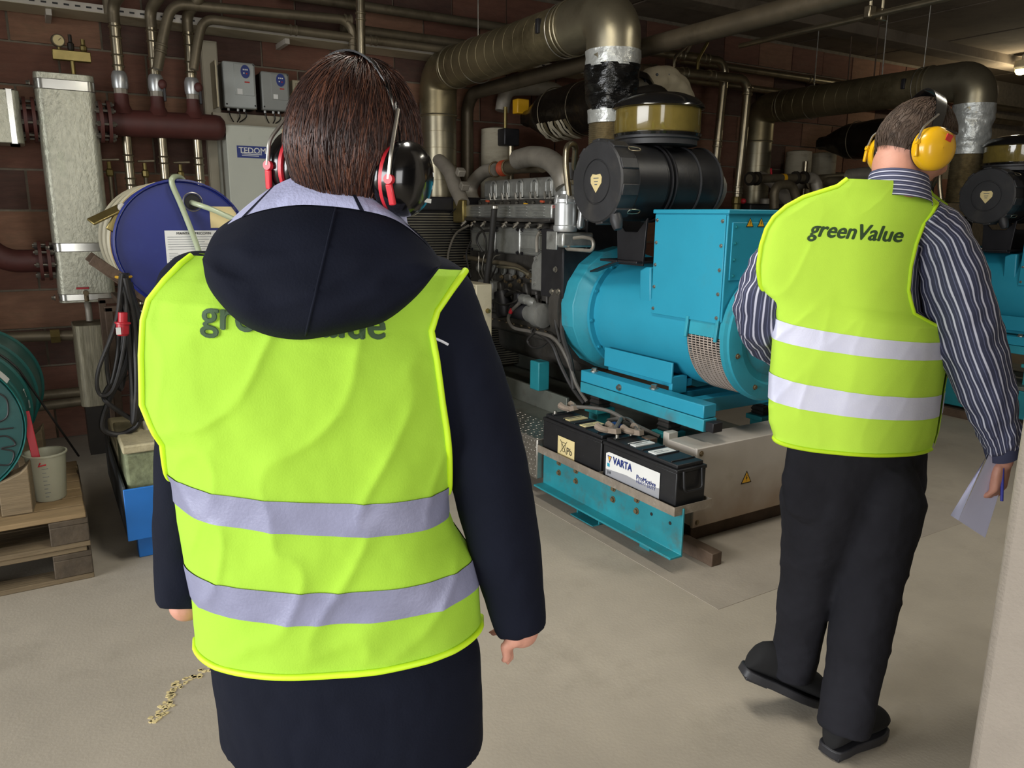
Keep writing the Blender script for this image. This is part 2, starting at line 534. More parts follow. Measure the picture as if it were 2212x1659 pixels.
wf.bb(-2.8, -1.25, -3.4, -3.2, 0, 3.6); wf.bb(1.25, 12.2, -3.4, -3.2, 0, 3.6); wf.bb(-1.25, 1.25, -3.4, -3.2, 2.75, 3.6)
struct(wf.build('wall_front', 'wall_plain'))
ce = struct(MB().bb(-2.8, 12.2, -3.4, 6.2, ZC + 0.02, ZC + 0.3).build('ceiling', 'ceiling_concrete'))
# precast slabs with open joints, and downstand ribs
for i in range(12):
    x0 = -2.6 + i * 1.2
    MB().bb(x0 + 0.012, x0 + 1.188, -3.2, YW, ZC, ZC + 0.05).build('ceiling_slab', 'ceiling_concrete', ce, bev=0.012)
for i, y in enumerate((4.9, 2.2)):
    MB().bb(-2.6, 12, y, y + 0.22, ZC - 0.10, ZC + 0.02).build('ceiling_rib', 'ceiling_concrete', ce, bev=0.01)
# concrete wall end beside the man in the striped shirt
pe = PF(2133, 1400, 1.5)
d1 = Vector((math.sin(math.radians(70)), math.cos(math.radians(70)), 0)); d2 = Vector((d1.y, -d1.x, 0))
wp = MB(); wp.prism([(0, 0), (0.9, 0.0), (0.9, 0.35), (0, 0.35)], (pe.x, pe.y, 0), d1, d2, (0, 0, ZC))
struct(wp.build('wall_pier', 'pillar_plaster', bev=0.015))
# strip lamp above the aisle and a second one added for fill (both out of the picture)
for i, (x, y) in enumerate(((1.1, 2.0), (3.9, 1.2))):
    t = thing('strip_and_fill_lamp', ('strip lamp under the ceiling in front of the hooded person', 'added unseen fill lamp under the ceiling above the man in the striped shirt')[i], 'lamp', (x, y, ZC), 'strip lamps over the aisle')
    MB().bb(x - .08, x + .08, y - .78, y + .78, ZC - .16, ZC - .11).build('housing', 'box_grey', t, bev=.01)
    for q in (-.6, .6): MB().cyl((x, y + q, ZC - .115), (x, y + q, ZC - .004), .006, n=8).build('hanger', 'steel_bolt', t)
    for s in (-1, 1):
        MB().cyl((x + s * .04, y - .74, ZC - .125 - .05), (x + s * .04, y + .74, ZC - .175), .013, n=12).build('tube', 'lamp_glass', t)

# ---------------------------------------------------------------- generating set
AX, AZ = 2.91, 0.962


def boltring(t, name, c, axis, R, n, m, r=.008, ph=0.0, d=None, h=.01, rng=None):
    x, y = perp(axis)
    for k in range(n):
        a = 2 * math.pi * k / n + ph
        p = Vector(c) + (x * math.cos(a) + y * math.sin(a)) * R
        MB().hexbolt(p, d or axis, r, h).build(name, m, t, smooth=0)


def warn_triangle(t, c, ex, ey, s, sym):
    """yellow warning triangle with black border; sym: bolt or mark"""
    c = Vector(c); ex = Vector(ex).normalized(); ey = Vector(ey).normalized(); n = ex.cross(ey)
    k = s / 2
    o = MB().prism([(-k, -k * .8), (k, -k * .8), (0, k * .93)], c, ex, ey, n * 0.0012).build('warning_sign', 'print_black', t, smooth=0)
    MB().prism([(-k * .78, -k * .67), (k * .78, -k * .67), (0, k * .7)], c + n * .0012, ex, ey, n * 0.0006).build('sign_face', 'warn_yellow', o, smooth=0)
    if sym == 'bolt':
        po = [(.02, .42), (-.2, -.12), (.02, -.06), (-.14, -.5), (-.2, -.36), (-.22, -.6), (.02, -.52), (-.07, -.47), (.2, .06), (-.02, .0), (.12, .42)]
        po = [(.05, .40), (-.17, -.10), (.03, -.06), (-.10, -.55), (.19, .06), (0, .02), (.14, .40)]
        MB().prism([(u * k, v * k - .05 * k) for u, v in po], c + n * .0018, ex, ey, n * .0005).build('sign_mark', 'print_black', o, smooth=0)
    else:
        m = MB().prism([(-.08 * k, .35 * k), (-.05 * k, -.28 * k), (.05 * k, -.28 * k), (.08 * k, .35 * k)], c + n * .0018, ex, ey, n * .0005)
        m.prism([(math.cos(a) * .07 * k, math.sin(a) * .07 * k - .45 * k) for a in np.linspace(0, 6.28, 9)[:-1]], c + n * .0018, ex, ey, n * .0005)
        m.build('sign_mark', 'print_black', o, smooth=0)
    return o


# --- alternator
def make_alternator():
    t = thing('alternator', 'turquoise alternator with square terminal box behind the two batteries', 'alternator', (AX, 2.9, 0.6), 'alternators of the generating sets')
    R = .298
    MB().lathe([(R, 0), (R, .75)], (AX, 2.67, AZ), (0, 1, 0), n=64).build('stator_frame', 'teal_paint', t)
    # louvred fan end
    MB().lathe([(R - .022, 0), (R - .022, .24)], (AX, 2.44, AZ), (0, 1, 0), n=64).build('fan_chamber', 'black_metal', t)
    sh = MB()  # solid shell over the part of the fan end that has no grille
    P = []
    for h in (0, .23):
        P.append([Vector((AX + R * math.cos(a), 2.445 + h, AZ + R * math.sin(a))) for a in np.linspace(math.radians(-70), math.radians(172), 50)])
    Pi = [[Vector((AX + (R - .02) * (p.x - AX) / R, p.y, AZ + (R - .02) * (p.z - AZ) / R)) for p in row] for row in P]
    sh.grid(P); sh.grid(Pi[::-1]); sh.build('fan_cowl', 'teal_worn', t)
    gr = MB()
    a0, a1 = math.radians(180), math.radians(262)
    for a in np.linspace(a0, a1, 36):
        c, s_ = math.cos(a), math.sin(a)
        gr.bar((AX + R * c, 2.452, AZ + R * s_), (AX + R * c, 2.665, AZ + R * s_), .0048, .006, up=(c, 0, s_))
    for y in np.linspace(2.455, 2.66, 9):
        gr.tube([Vector((AX + (R + .002) * math.cos(a), y, AZ + (R + .002) * math.sin(a))) for a in np.linspace(a0, a1, 24)], .0035, 5)
    g = gr.build('air_grille', 'grille_grey', t); g['kind'] = 'stuff'
    # clip plate above the grille
    P = [[Vector((AX + (R + .006) * math.cos(a), y, AZ + (R + .006) * math.sin(a))) for a in np.linspace(math.radians(167), math.radians(181), 6)] for y in (2.452, 2.665)]
    MB().grid(P).build('grille_strap', 'teal_worn', t)
    for y in (2.47, 2.66):
        a = math.radians(172)
        MB().bar((AX + (R + .012) * math.cos(a), y, AZ + (R + .012) * math.sin(a) + .035), (AX + (R + .02) * math.cos(math.radians(184)), y, AZ + (R + .012) * math.sin(math.radians(184))), .018, .012, up=(1, 0, 0)).build('toggle_clip', 'teal_worn', t, bev=.003)
    # drive-end bracket (near) : ring, step, dished cover
    MB().lathe([(R - .01, .06), (R + .016, .055), (R + .02, .03), (R + .008, .02), (R + .008, .006), (R - .012, 0), (.235, -.004), (.225, .012), (.19, .018), (.12, -.02), (.10, -.022), (.001, -.022)], (AX, 2.39, AZ), (0, 1, 0), n=64).build('end_bracket', 'teal_worn', t, smooth=30)
    boltring(t, 'bolt', (AX, 2.39, AZ), (0, -1, 0), .265, 8, 'rust_bolt', .009, .3)
    # adaptor bell
    MB().lathe([(R, 0), (R + .03, .0), (R + .032, .018), (R + .004, .022), (R + .004, .035)], (AX, 3.40, AZ), (0, 1, 0), n=64).build('stator_flange', 'teal_paint', t, smooth=30)
    boltring(t, 'bolt', (AX, 3.40, AZ), (0, -1, 0), R + .018, 12, 'teal_paint', .008, .1)
    b = MB().lathe([(R - .02, 0), (R + .05, .075), (R + .065, .085), (R + .065, .20), (R + .02, .205)], (AX, 3.43, AZ), (0, 1, 0), n=18, ph=.12)
    b.build('adaptor_bell', 'teal_worn', t, smooth=20, bev=.004)
    # terminal box
    x0, x1, y0, y1, z0, z1 = 2.605, 3.20, 2.45, 2.925, 1.03, 1.515
    tb = MB().bb(x0 + .004, x1, y0 + .004, y1, z0, z1).build('terminal_box', 'teal_paint', t, bev=.004)
    MB().bb(x0 - .006, x1 + .01, y0 - .008, y1 + .01, z1 - .004, z1 + .016).build('box_lid', 'teal_paint', t, bev=.004)
    MB().bb(x0 - .002, x0 + .006, y0 + .012, y1 - .004, z0 - .006, z1 - .008).build('side_panel', 'teal_paint', t, bev=.002)
    MB().bb(x0 + .03, x1 - .03, y0 - .002, y0 + .006, z0 + .19, z1 - .04).build('front_panel', 'teal_paint', t, bev=.002)
    for z in np.linspace(z0 + .02, z1 - .035, 5):
        for y in (y0 + .03, y1 - .02): MB().hexbolt((x0 - .002, y, z), (-1, 0, 0), .006, .007).build('bolt', 'steel_bolt', t, smooth=0)
    for z in np.linspace(z0 + .21, z1 - .06, 4):
        for x in (x0 + .05, x1 - .05): MB().hexbolt((x, y0 - .002, z), (0, -1, 0), .005, .006).build('bolt', 'teal_dark', t, smooth=0)
    for px, sy in ((1620, 'mark'), (1644, 'bolt')):
        p = PY(px, 481, y0 - .003)
        warn_triangle(t, (p.x, y0 - .003, p.z), (1, 0, 0), (0, 0, 1), .047, sy)
    # lifting lug
    P = [PX(1388, 583, 2.655), PX(1400, 577, 2.655), PX(1412, 577, 2.655), PX(1412, 655, 2.655), PX(1396, 668, 2.655), PX(1387, 660, 2.655)]
    MB().prism([(-(p.y - 2.9), p.z - 1.0) for p in P], (2.635, 2.9, 1.0), (0, -1, 0), (0, 0, 1), (.05, 0, 0)).build('lifting_lug', 'teal_paint', t, bev=.008)
    # feet
    for s in (-1, 1):
        xx = AX + s * .275
        MB().bb(xx - .006, xx + .006, 2.775, 3.315, .685, .79).build('foot_plate', 'teal_paint', t, bev=.003)
        MB().bb(xx - s * .1, xx, 2.775, 2.80, .63, .72).build('foot_gusset', 'teal_paint', t, bev=.003)
        MB().bb(xx - s * .14, xx - s * .02, 2.78, 3.31, .66, .70).build('foot_pad', 'teal_paint', t, bev=.003)
    return t


alt1 = make_alternator()


# --- base frame with rails, mounts and skids
def make_base():
    t = thing('base_frame', 'turquoise steel base frame with rubber mounts under the alternator beside the batteries', 'frame', (AX, 3.3, 0), 'base frames of the generating sets')
    for s in (-1, 1):
        xx = AX + s * .335
        MB().bb(xx - .04, xx + .04, 2.455, 3.40, .592, .655).build('upper_rail', 'teal_paint', t, bev=.004)
        MB().bb(xx - .042, xx + .042, 2.45, 3.40, .53, .589).build('lower_rail', 'teal_worn', t, bev=.004)
        MB().bb(xx + s * .0 - .03, xx + .03, 2.40, 2.45, .535, .58).build('rail_end', 'black_metal', t, bev=.003)
        for y in (2.84, 3.33):
            MB().hexbolt((xx, y, .655), (0, 0, 1), .016, .02).build('bolt', 'steel_bolt', t, smooth=0)
        MB().hexbolt((xx - .04 * (1 if s < 0 else -1), 3.06, .622), (s, 0, 0), .012, .016).build('bolt', 'steel_bolt', t, smooth=0)
        for y in (2.72, 3.27):
            MB().lathe([(.05, .0), (.058, .012), (.052, .02), (.06, .03), (.05, .045), (.055, .055), (.05, .065)], (xx, y, .465), (0, 0, 1), n=4, ph=.785).build('rubber_mount', 'rubber', t, smooth=20)
            MB().bb(xx - .065, xx + .065, y - .055, y + .055, .44, .467).build('mount_plate', 'teal_dusty', t, bev=.004)
            MB().bb(xx - .045, xx + .045, y - .04, y + .04, .30, .44).build('pedestal', 'teal_dusty', t, bev=.004)
    for y in (2.66, 2.82):
        MB().bb(AX - .29, AX + .29, y - .03, y + .03, .555, .63).build('cross_member', 'teal_paint', t, bev=.004)
    # skid
    MB().bb(AX - .48, AX + .48, 2.62, 5.3, .285, .315).build('deck_plate', 'deck_steel', t, bev=.004)
    for s in (-1, 1):
        MB().bb(AX + s * .44 - .05, AX + s * .44 + .05, 2.60, 5.3, .08, .285).build('skid_beam', 'teal_dark', t, bev=.006)
        MB().bb(AX + s * .50 - .03, AX + s * .50 + .03, 2.2 if s < 0 else 2.25, 5.3, .0, .062).build('floor_rail', 'rust_steel', t, bev=.004)
        MB().bb(AX + s * .30 - .01, AX + s * .30 + .01, 3.62, 5.2, .315, .44).build('deck_upstand', 'deck_steel', t, bev=.003)
    for y in (3.9, 4.7):
        MB().bb(AX - .36, AX - .28, y - .05, y + .05, .44, .62).build('engine_foot', 'teal_dark', t, bev=.006)
    # tread plate step along the near side
    st = MB().bb(2.19, 2.44, 3.31, 4.75, .10, .325).build('tread_step', 'tread_plate', t, bev=.006)
    d = MB(); rnd.seed(5)
    for i in range(48):
        for j in range(9):
            y = 3.325 + i * .029 + (.0145 if j % 2 else 0); x = 2.20 + j * .027
            if y > 4.7: continue
            a = math.pi / 4 * (1 if (i + j) % 2 else -1)
            M = Matrix.Rotation(a, 3, 'Z')
            d.sph((x, y, .325), .0095, .0042, .003, n=6, m=4, M=M)
            if j < 8: d.sph((2.19, y, .118 + j * .027), .003, .0042, .0095, n=6, m=4, M=Matrix.Rotation(a, 3, 'X'))
    ds = d.build('tread_studs', 'tread_plate', st, fix=False); ds['kind'] = 'stuff'
    return t


base1 = make_base()


# --- battery rack and batteries
def make_rack():
    t = thing('battery_rack', 'turquoise steel channel rack carrying the two truck batteries', 'rack', (2.28, 2.77, 0))
    prof = [(2.17, .075), (2.235, .075), (2.235, .285), (2.17, .285), (2.17, .278), (2.226, .278), (2.226, .084), (2.17, .084)]
    prof = [(2.165, .070), (2.235, .070), (2.235, .290), (2.226, .290), (2.226, .080), (2.165, .080)]
    MB().prism(prof, (0, 2.235, 0), (1, 0, 0), (0, 0, 1), (0, 1.065, 0)).build('channel', 'teal_dark', t, smooth=20, bev=.002)
    MB().bb(2.226, 2.42, 2.30, 3.24, .235, .262).build('support_beam', 'teal_dark', t, bev=.003)
    tr = MB(); x0, x1 = 2.185, 2.395
    for (a, b) in ((2.245, 2.768), (2.772, 3.29)):
        tr = MB()
        tr.bb(x0, x1, a, b, .262, .267); tr.bb(x0 - .004, x0, a, b, .262, .302); tr.bb(x1, x1 + .004, a, b, .262, .302)
        tr.bb(x0 - .004, x1 + .004, a - .004, a, .262, .302)
        tr.build('tray', 'tray_steel', t, smooth=20)
    for y, zs in ((3.15, (.215, .16)), (3.0, (.215, .16)), (2.70, (.215, .16)), (2.53, (.215, .16))):
        for z in zs: MB().hexbolt((2.226, y, z + .02), (-1, 0, 0), .011, .012).build('bolt', 'rust_bolt', t, smooth=0)
    for y in (2.43, 2.26 + .05):
        MB().cyl((2.2262, y, .20), (2.224, y, .20), .008, n=12).build('bolt_hole', 'print_black', t)
    ft = MB(); ft.bb(2.24, 2.42, 3.0, 3.008, .0, .075); ft.bb(2.2, 2.42, 2.82, 3.008, .0, .006); ft.bb(2.24, 2.42, 2.82, 2.828, .0, .075)
    ft.build('foot', 'teal_dark', t, bev=.002)
    MB().bb(2.25, 2.42, 2.46, 2.53, .0, .075).build('foot', 'teal_dark', t, bev=.003)
    return t


rack = make_rack()


def make_battery(ya, yb, label, near):
    t = thing('truck_battery', label, 'battery', (2.29, (ya + yb) / 2, .267), 'batteries on the rack')
    x0, x1, z0, z1 = 2.203, 2.378, .267, .478
    MB().bb(x0 + .003, x1 - .003, ya + .003, yb - .003, z0, z1 - .035).build('case', 'battery_black', t, bev=.005)
    MB().bb(x0, x1, ya, yb, z1 - .038, z1 - .022).build('lid_rim', 'battery_black', t, bev=.003)
    MB().bb(x0 + .012, x1 - .012, ya + .012, yb - .012, z1 - .022, z1 - .004).build('lid', 'battery_black', t, bev=.004)
    for i in range(5):
        y = ya + .06 + i * .095
        MB().bb(x0 + .02, x1 - .02, y - .004, y + .004, z1 - .006, z1 + .002).build('lid_rib', 'battery_black', t, bev=.002)
    for y in (ya - .004, yb + .004):
        if y < ya or y > yb:
            s = -1 if y < ya else 1
            MB().tube(fillet([(x0 + .035, y, z1 - .03), (x0 + .035, y + s * .01, z1 - .12), (x1 - .035, y + s * .01, z1 - .12), (x1 - .035, y, z1 - .03)], .02, 5), .006, 8).build('carry_handle', 'battery_black', t)
    lm = 'label_white' if near else 'label_cream'
    for i, y in enumerate((ya + .19, ya + .33)):
        MB().bb(x0 + .03, x1 - .03, y - .028, y + .028, z1 - .004, z1 + .0005).build('lid_label', lm, t, smooth=0)
        for q in range(2): MB().bb(x0 + .045, x0 + .115 - q * .02, y - .012 + q * .016, y - .008 + q * .016, z1 + .0005, z1 + .001).build('lid_print', 'print_grey', t, smooth=0)
    for (px, py) in ((x1 - .045, yb - .05), (x0 + .045, yb - .05)):
        MB().lathe([(.017, 0), (.017, .004), (.010, .004), (.009, .022)], (px, py, z1 - .006), (0, 0, 1), n=14).build('terminal', 'steel_bolt', t)
    n = (-1, 0, 0); ex = (0, -1, 0); ez = (0, 0, 1)
    if near:
        a = PX(1310, 981, x0); b = PX(1426, 1032, x0); c = PX(1310, 1026, x0)
        ytop = b.z
        L0 = Vector((x0 - .0005, a.y, c.z)); wd = a.y - b.y; ht = .118
        MB().prism([(0, 0), (wd, 0), (wd, ht), (.02, ht), (0, ht - .01)], L0, ex, ez, (-.0012, 0, 0)).build('brand_label', 'label_white', t, smooth=0)
        MB().prism([(.0, 0), (wd, 0), (wd, ht * .42), (wd * .72, ht * .3), (wd * .4, ht * .36), (0, ht * .27)], L0 + Vector((-.0012, 0, 0)), ex, ez, (-.0004, 0, 0)).build('label_band', 'label_silver', t, smooth=0)
        o = L0 + Vector((-.0018, 0, 0))
        lettering('brand_print', 'VARTA', o + Vector((0, -.055, ht * .60)), ex, ez, 'print_blue', t, width=wd * .36, height=.034, bold=.03)
        MB().prism([(.012, ht * .86), (.044, ht * .86), (.028, ht * .56)], o, ex, ez, (-.0005, 0, 0)).build('brand_emblem', 'print_blue', t, smooth=0)
        MB().prism([(.018, ht * .83), (.038, ht * .83), (.028, ht * .64)], o + Vector((-.0005, 0, 0)), ex, ez, (-.0004, 0, 0)).build('emblem_face', 'warn_yellow', t, smooth=0)
        lettering('brand_print', 'ProMotive', o + Vector((0, -wd * .60, ht * .40)), ex, ez, 'print_blue', t, width=wd * .34, bold=.01)
        lettering('brand_print', 'HEAVY DUTY', o + Vector((0, -wd * .60, ht * .26)), ex, ez, 'print_blue', t, width=wd * .34)
        lettering('brand_print', 'J10', o + Vector((0, -.014, ht * .12)), ex, ez, 'print_grey', t, height=.014, bold=.02)
        MB().prism([(.012, ht * .40), (.030, ht * .40), (.030, ht * .54), (.012, ht * .54)], o, ex, ez, (-.0005, 0, 0)).build('label_badge', 'teal_paint', t, smooth=0)
    else:
        a = PX(1206, 936, x0); b = PX(1241, 983, x0)
        wd = a.y - b.y; L0 = Vector((x0 - .0005, a.y, a.z - .115)); ht = .105
        MB().prism([(0, 0), (wd, 0), (wd, ht), (0, ht)], L0, ex, ez, (-.0012, 0, 0)).build('recycling_label', 'label_cream', t, smooth=0)
        o = L0 + Vector((-.0018, 0, 0))
        lettering('label_print', 'Pb', o + Vector((0, -wd * .56, ht * .26)), ex, ez, 'print_black', t, height=.034)
        m = MB()
        for p, q in (((.16, .85), (.56, .2)), ((.56, .85), (.16, .2)), ((.2, .75), (.52, .75)), ((.24, .75), (.30, .3)), ((.48, .75), (.42, .3)), ((.3, .3), (.42, .3))):
            m.bar(o + Vector((0, -wd * p[0], ht * p[1])), o + Vector((0, -wd * q[0], ht * q[1])), .002, .002)
        m.build('label_print', 'print_black', t, smooth=0)
    return t


bat1 = make_battery(2.262, 2.766, 'black truck battery with white and grey brand label, at the near end of the rack', True)
bat2 = make_battery(2.776, 3.28, 'black truck battery with a small square cream label, at the far end of the rack', False)
t = thing('battery_lead', 'dusty battery leads with clamps and a blue cap joining the two batteries', 'cable', (2.29, 2.8, .48))
for i, (a, b) in enumerate((((2.33, 3.225, .50), (2.33, 3.19, .515)), ((2.248, 2.80, .50), (2.25, 2.74, .51)), ((2.335, 2.715, .50), (2.34, 2.68, .505)))):
    m = MB(); a = Vector(a); b = Vector(b)
    m.tube(spline([a + Vector((-.032, .03, .012)), a + Vector((-.03, -.005, .006)), a + Vector((0, -.022, 0)), a + Vector((.03, -.005, .006)), a + Vector((.032, .03, .012))], 5), [.019, .016, .015, .016, .019], 8); m.bar(a + Vector((0, -.02, 0)), b + Vector((0, -.03, 0)), .03, .024)
    m.build('clamp', 'clamp_dusty', t, smooth=30)
MB().bb(2.30, 2.35, 2.78, 2.86, .478, .512).build('terminal_cap', 'print_blue', t, bev=.008)
for pts in ([(2.34, 2.68, .505), (2.40, 2.80, .52), (2.46, 2.95, .49), (2.50, 3.1, .44)], [(2.25, 2.74, .51), (2.33, 2.80, .53), (2.42, 2.9, .5), (2.5, 3.0, .42)], [(2.33, 3.2, .515), (2.40, 3.0, .53), (2.43, 2.85, .50), (2.5, 2.7, .45)]):
    MB().tube(spline(pts, 8), .010, 8).build('lead', 'cable_grey', t)

# --- low grey box at the alternator end
t = thing('switch_box', 'low grey steel box with a yellow lightning sign at the end of the batteries', 'box', (2.85, 2.48, .1))
gy = 2.395
MB().bb(2.452, 3.27, gy + .012, gy + .20, .10, .472).build('body', 'box_stained', t, bev=.004)
MB().bb(2.447, 3.275, gy, gy + .016, .095, .478).build('front_cover', 'box_stained', t, bev=.004)
for x in (2.475, 3.245):
    for z in (.12, .452): MB().hexbolt((x, gy, z), (0, -1, 0), .009, .006).build('screw', 'rust_bolt', t, smooth=0)
MB().bb(2.46, 2.52, gy + .2, gy + .24, .35, .50).build('bracket', 'box_grey', t, bev=.004)
MB().bb(2.36, 2.41, gy + .22, gy + .28, .36, .48).build('bracket', 'rust_steel', t, bev=.004)
MB().bb(2.50, 3.22, gy + .06, gy + .16, .0, .10).build('plinth', 'rust_steel', t, bev=.004)
p = PY(1612, 1031, gy)
warn_triangle(t, (p.x, gy - .0005, p.z), (1, 0, 0), (0, 0, 1), .072, 'bolt')
# ---------------------------------------------------------------- engine
def make_engine():
    t = thing('diesel_engine', 'black and silver diesel engine in front of the finned radiator, nearer set', 'engine', (AX, 4.3, .35), 'diesel engines of the generating sets')
    MB().lathe([(.30, 0), (.37, .01), (.375, .06), (.36, .12), (.33, .14)], (AX, 3.64, AZ), (0, 1, 0), n=48).build('flywheel_housing', 'cast_black', t)
    MB().bb(2.68, 3.16, 3.77, 4.98, .72, 1.45).build('engine_block', 'cast_black', t, bev=.02)
    s = MB(); s.prism([(2.70, .80), (2.72, .62), (2.76, .56), (3.08, .56), (3.14, .64), (3.16, .80)], (0, 3.72, 0), (1, 0, 0), (0, 0, 1), (0, .92, 0))
    s.build('oil_sump', 'cast_black', t, bev=.03)
    v = MB(); v.lathe([(.018, 0), (.018, .02), (.012, .02), (.012, .05), (.016, .05), (.016, .07)], PX(1160, 797, 2.74), (0, 0, -1), n=6)
    v.build('drain_valve', 'brass', t, smooth=20)
    # ribs and bosses on the block side
    rnd.seed(21)
    for i in range(9):
        y = 3.85 + i * .11; z = rnd.uniform(.9, 1.12)
        MB().box((2.67, y, z), (.05, rnd.uniform(.05, .1), rnd.uniform(.05, .10)), Matrix.Rotation(rnd.uniform(-.5, .5), 3, 'X')).build('casting_rib', 'cast_black', t, bev=.012)
    for i in range(10):
        p = PX(1085 + i * 9.5, 598 + (i % 3) * 9, 2.66); MB().hexbolt(p, (-1, 0, 0), .010, .018).build('bolt', 'rust_bolt', t, smooth=0)
    for i in range(8):
        y = 3.95 + i * .115
        MB().prism([(-.05, 0), (.05, 0), (.03, .16), (-.03, .16)], (2.645, y, .86), (0, -1, 0), (0, 0, 1), (.06, 0, 0)).build('block_web', 'cast_black', t, bev=.012)
        MB().lathe([(.030, 0), (.030, .012), (.022, .014), (.022, .006)], (2.668, y + .055, 1.135), (-1, 0, 0), n=18).build('core_plug', 'cast_grey', t)
    MB().bb(2.655, 2.70, 3.80, 4.95, .795, .835).build('sump_flange', 'cast_black', t, bev=.006)
    for i in range(12): MB().hexbolt((2.668, 3.86 + i * .095, .80), (0, 0, -1), .009, .014).build('bolt', 'rust_bolt', t, smooth=0)
    MB().tube(spline([(2.63, 4.95, 1.20), (2.62, 4.6, 1.19), (2.62, 4.25, 1.18), (2.61, 4.05, 1.13)], 6), .016, 10).build('oil_pipe', 'dull_pipe', t)
    MB().lathe([(.05, 0), (.055, .02), (.055, .15), (.045, .17)], (2.62, 4.42, 1.0), (0, -.3, -1), n=20).build('oil_filter', 'black_metal', t)
    MB().bb(2.60, 2.68, 4.52, 4.72, .93, 1.06).build('injection_pump', 'cast_grey', t, bev=.015)
    for i in range(4): MB().tube(spline([(2.63, 4.55 + i * .05, 1.06), (2.60, 4.55 + i * .05, 1.12), (2.61, 4.5 + i * .07, 1.22), (2.63, 4.45 + i * .1, 1.24)], 5), .004, 6).build('injection_line', 'steel_bolt', t)
    # finned side covers (three bays)
    for i, (a, b) in enumerate(((1017, 1068), (1071, 1122), (1125, 1172))):
        A = PX(a, 489, 2.635); B = PX(b, 556, 2.635)
        MB().bb(2.635, 2.70, B.y, A.y, 1.25, 1.42).build('side_cover', 'cast_alu', t, bev=.012)
        if i != 1:
            for k in range(6):
                z = 1.27 + k * .010 if k < 3 else 1.375 + (k - 3) * .014
                MB().bb(2.626, 2.64, B.y + .008, A.y - .008, z, z + .005).build('cooling_fin', 'cast_alu', t, bev=.002)
        for y in (B.y + .02, A.y - .02):
            for z in (1.262, 1.408): MB().hexbolt((2.635, y, z), (-1, 0, 0), .009, .012).build('bolt', 'black_metal', t, smooth=0)
    # intake manifold, lower tier
    MB().bb(2.63, 2.77, 3.86, 5.06, 1.475, 1.565).build('intake_manifold', 'cast_alu', t, bev=.012)
    MB().bb(2.615, 2.78, 3.86, 5.04, 1.455, 1.478).build('manifold_flange', 'cast_black', t, bev=.006)
    MB().bb(2.60, 2.64, 4.93, 5.08, 1.44, 1.60).build('manifold_end', 'brass', t, bev=.01)
    for k in range(5):
        y0 = 3.93 + k * .2
        for j in range(4):
            MB().bb(2.622, 2.635, y0, y0 + .13, 1.49 + j * .018, 1.498 + j * .018).build('manifold_rib', 'cast_alu', t, bev=.002)
    for k in range(8):
        p = Vector((2.615, 3.93 + k * .14, 1.45))
        MB().lathe([(.012, 0), (.012, .02), (.018, .022), (.018, .03), (.008, .03), (.008, .05)], p, (-.6, 0, -.5), n=6).build('injector_union', 'steel_bolt', t, smooth=20)
    # cylinder head and rocker cover, upper tier
    MB().bb(2.76, 3.14, 3.90, 5.0, 1.45, 1.60).build('cylinder_head', 'cast_black', t, bev=.01)
    MB().bb(2.79, 3.06, 3.96, 4.97, 1.605, 1.735).build('rocker_cover', 'cast_grey', t, bev=.022)
    MB().bb(2.775, 3.08, 3.94, 4.99, 1.59, 1.608).build('rocker_flange', 'cast_alu', t, bev=.004)
    for px in (1066, 1093, 1122, 1154, 1186):
        p = PX(px, 412, 2.782); y = p.y
        arch = fillet([(2.784, y - .035, 1.615), (2.784, y - .035, 1.725), (2.784, y + .035, 1.725), (2.784, y + .035, 1.615)], .034, 6)
        MB().tube(arch, .008, 8).build('cover_arch', 'cast_alu', t)
        MB().bb(2.778, 2.79, y - .024, y + .024, 1.64, 1.71).build('cover_boss', 'cast_alu', t, bev=.005)
        for d in (-.03, .03):
            MB().lathe([(.010, 0), (.010, .03), (.006, .03), (.006, .045)], (2.775, y + d, 1.60), (-.2, 0, 1), n=8).build('stud', 'steel_bolt', t, smooth=30)
    for k in range(11):
        MB().hexbolt((2.765, 3.95 + k * .1, 1.575), (-1, 0, 0), .009, .02).build('bolt', 'steel_bolt', t, smooth=0)
    for px, py, m in ((1139, 442, 'warn_yellow'), (1056, 435, 'orange_hose'), (1175, 436, 'orange_hose')):
        p = PX(px, py, 2.66); MB().bar(p, p + Vector((0, .035, .004)), .016, .014).build('connector', m, t, bev=.003)
    # timing cover and black upright bracket
    MB().prism([(0, 0), (.13, .0), (.16, .06), (.16, .19), (.10, .235), (.03, .2), (0, .15)], (2.60, 4.03, 1.045), (0, -1, 0), (0, 0, 1), (.08, 0, 0)).build('gear_cover', 'cast_grey', t, bev=.01)
    for y, z in ((3.99, 1.09), (3.9, 1.07), (3.895, 1.22), (3.97, 1.24), (3.88, 1.14)): MB().hexbolt((2.60, y, z), (-1, 0, 0), .012, .014).build('bolt', 'cast_grey', t, smooth=0)
    MB().bb(2.555, 2.565, 3.63, 3.85, 1.03, 1.42).build('upright_bracket', 'black_metal', t, bev=.003)
    MB().bb(2.555, 2.75, 3.62, 3.632, 1.03, 1.42).build('upright_bracket', 'black_metal', t, bev=.003)
    for (px, py) in ((1201, 582), (1193, 630), (1207, 630)): MB().hexbolt(PX(px, py, 2.554), (-1, 0, 0), .012, .014).build('bolt', 'steel_bolt', t, smooth=0)
    # oil separator canister
    c = PX(1225, 460, 2.50); cb = PX(1221, 500, 2.50); ct = PX(1229, 424, 2.50)
    MB().lathe([(.062, 0), (.066, .01), (.066, .03), (.060, .035), (.060, .15), (.064, .155), (.064, .172), (.05, .182), (.03, .20), (.03, .215)], cb, (0, 0, 1), n=32).build('oil_separator', 'filter_silver', t, smooth=30)
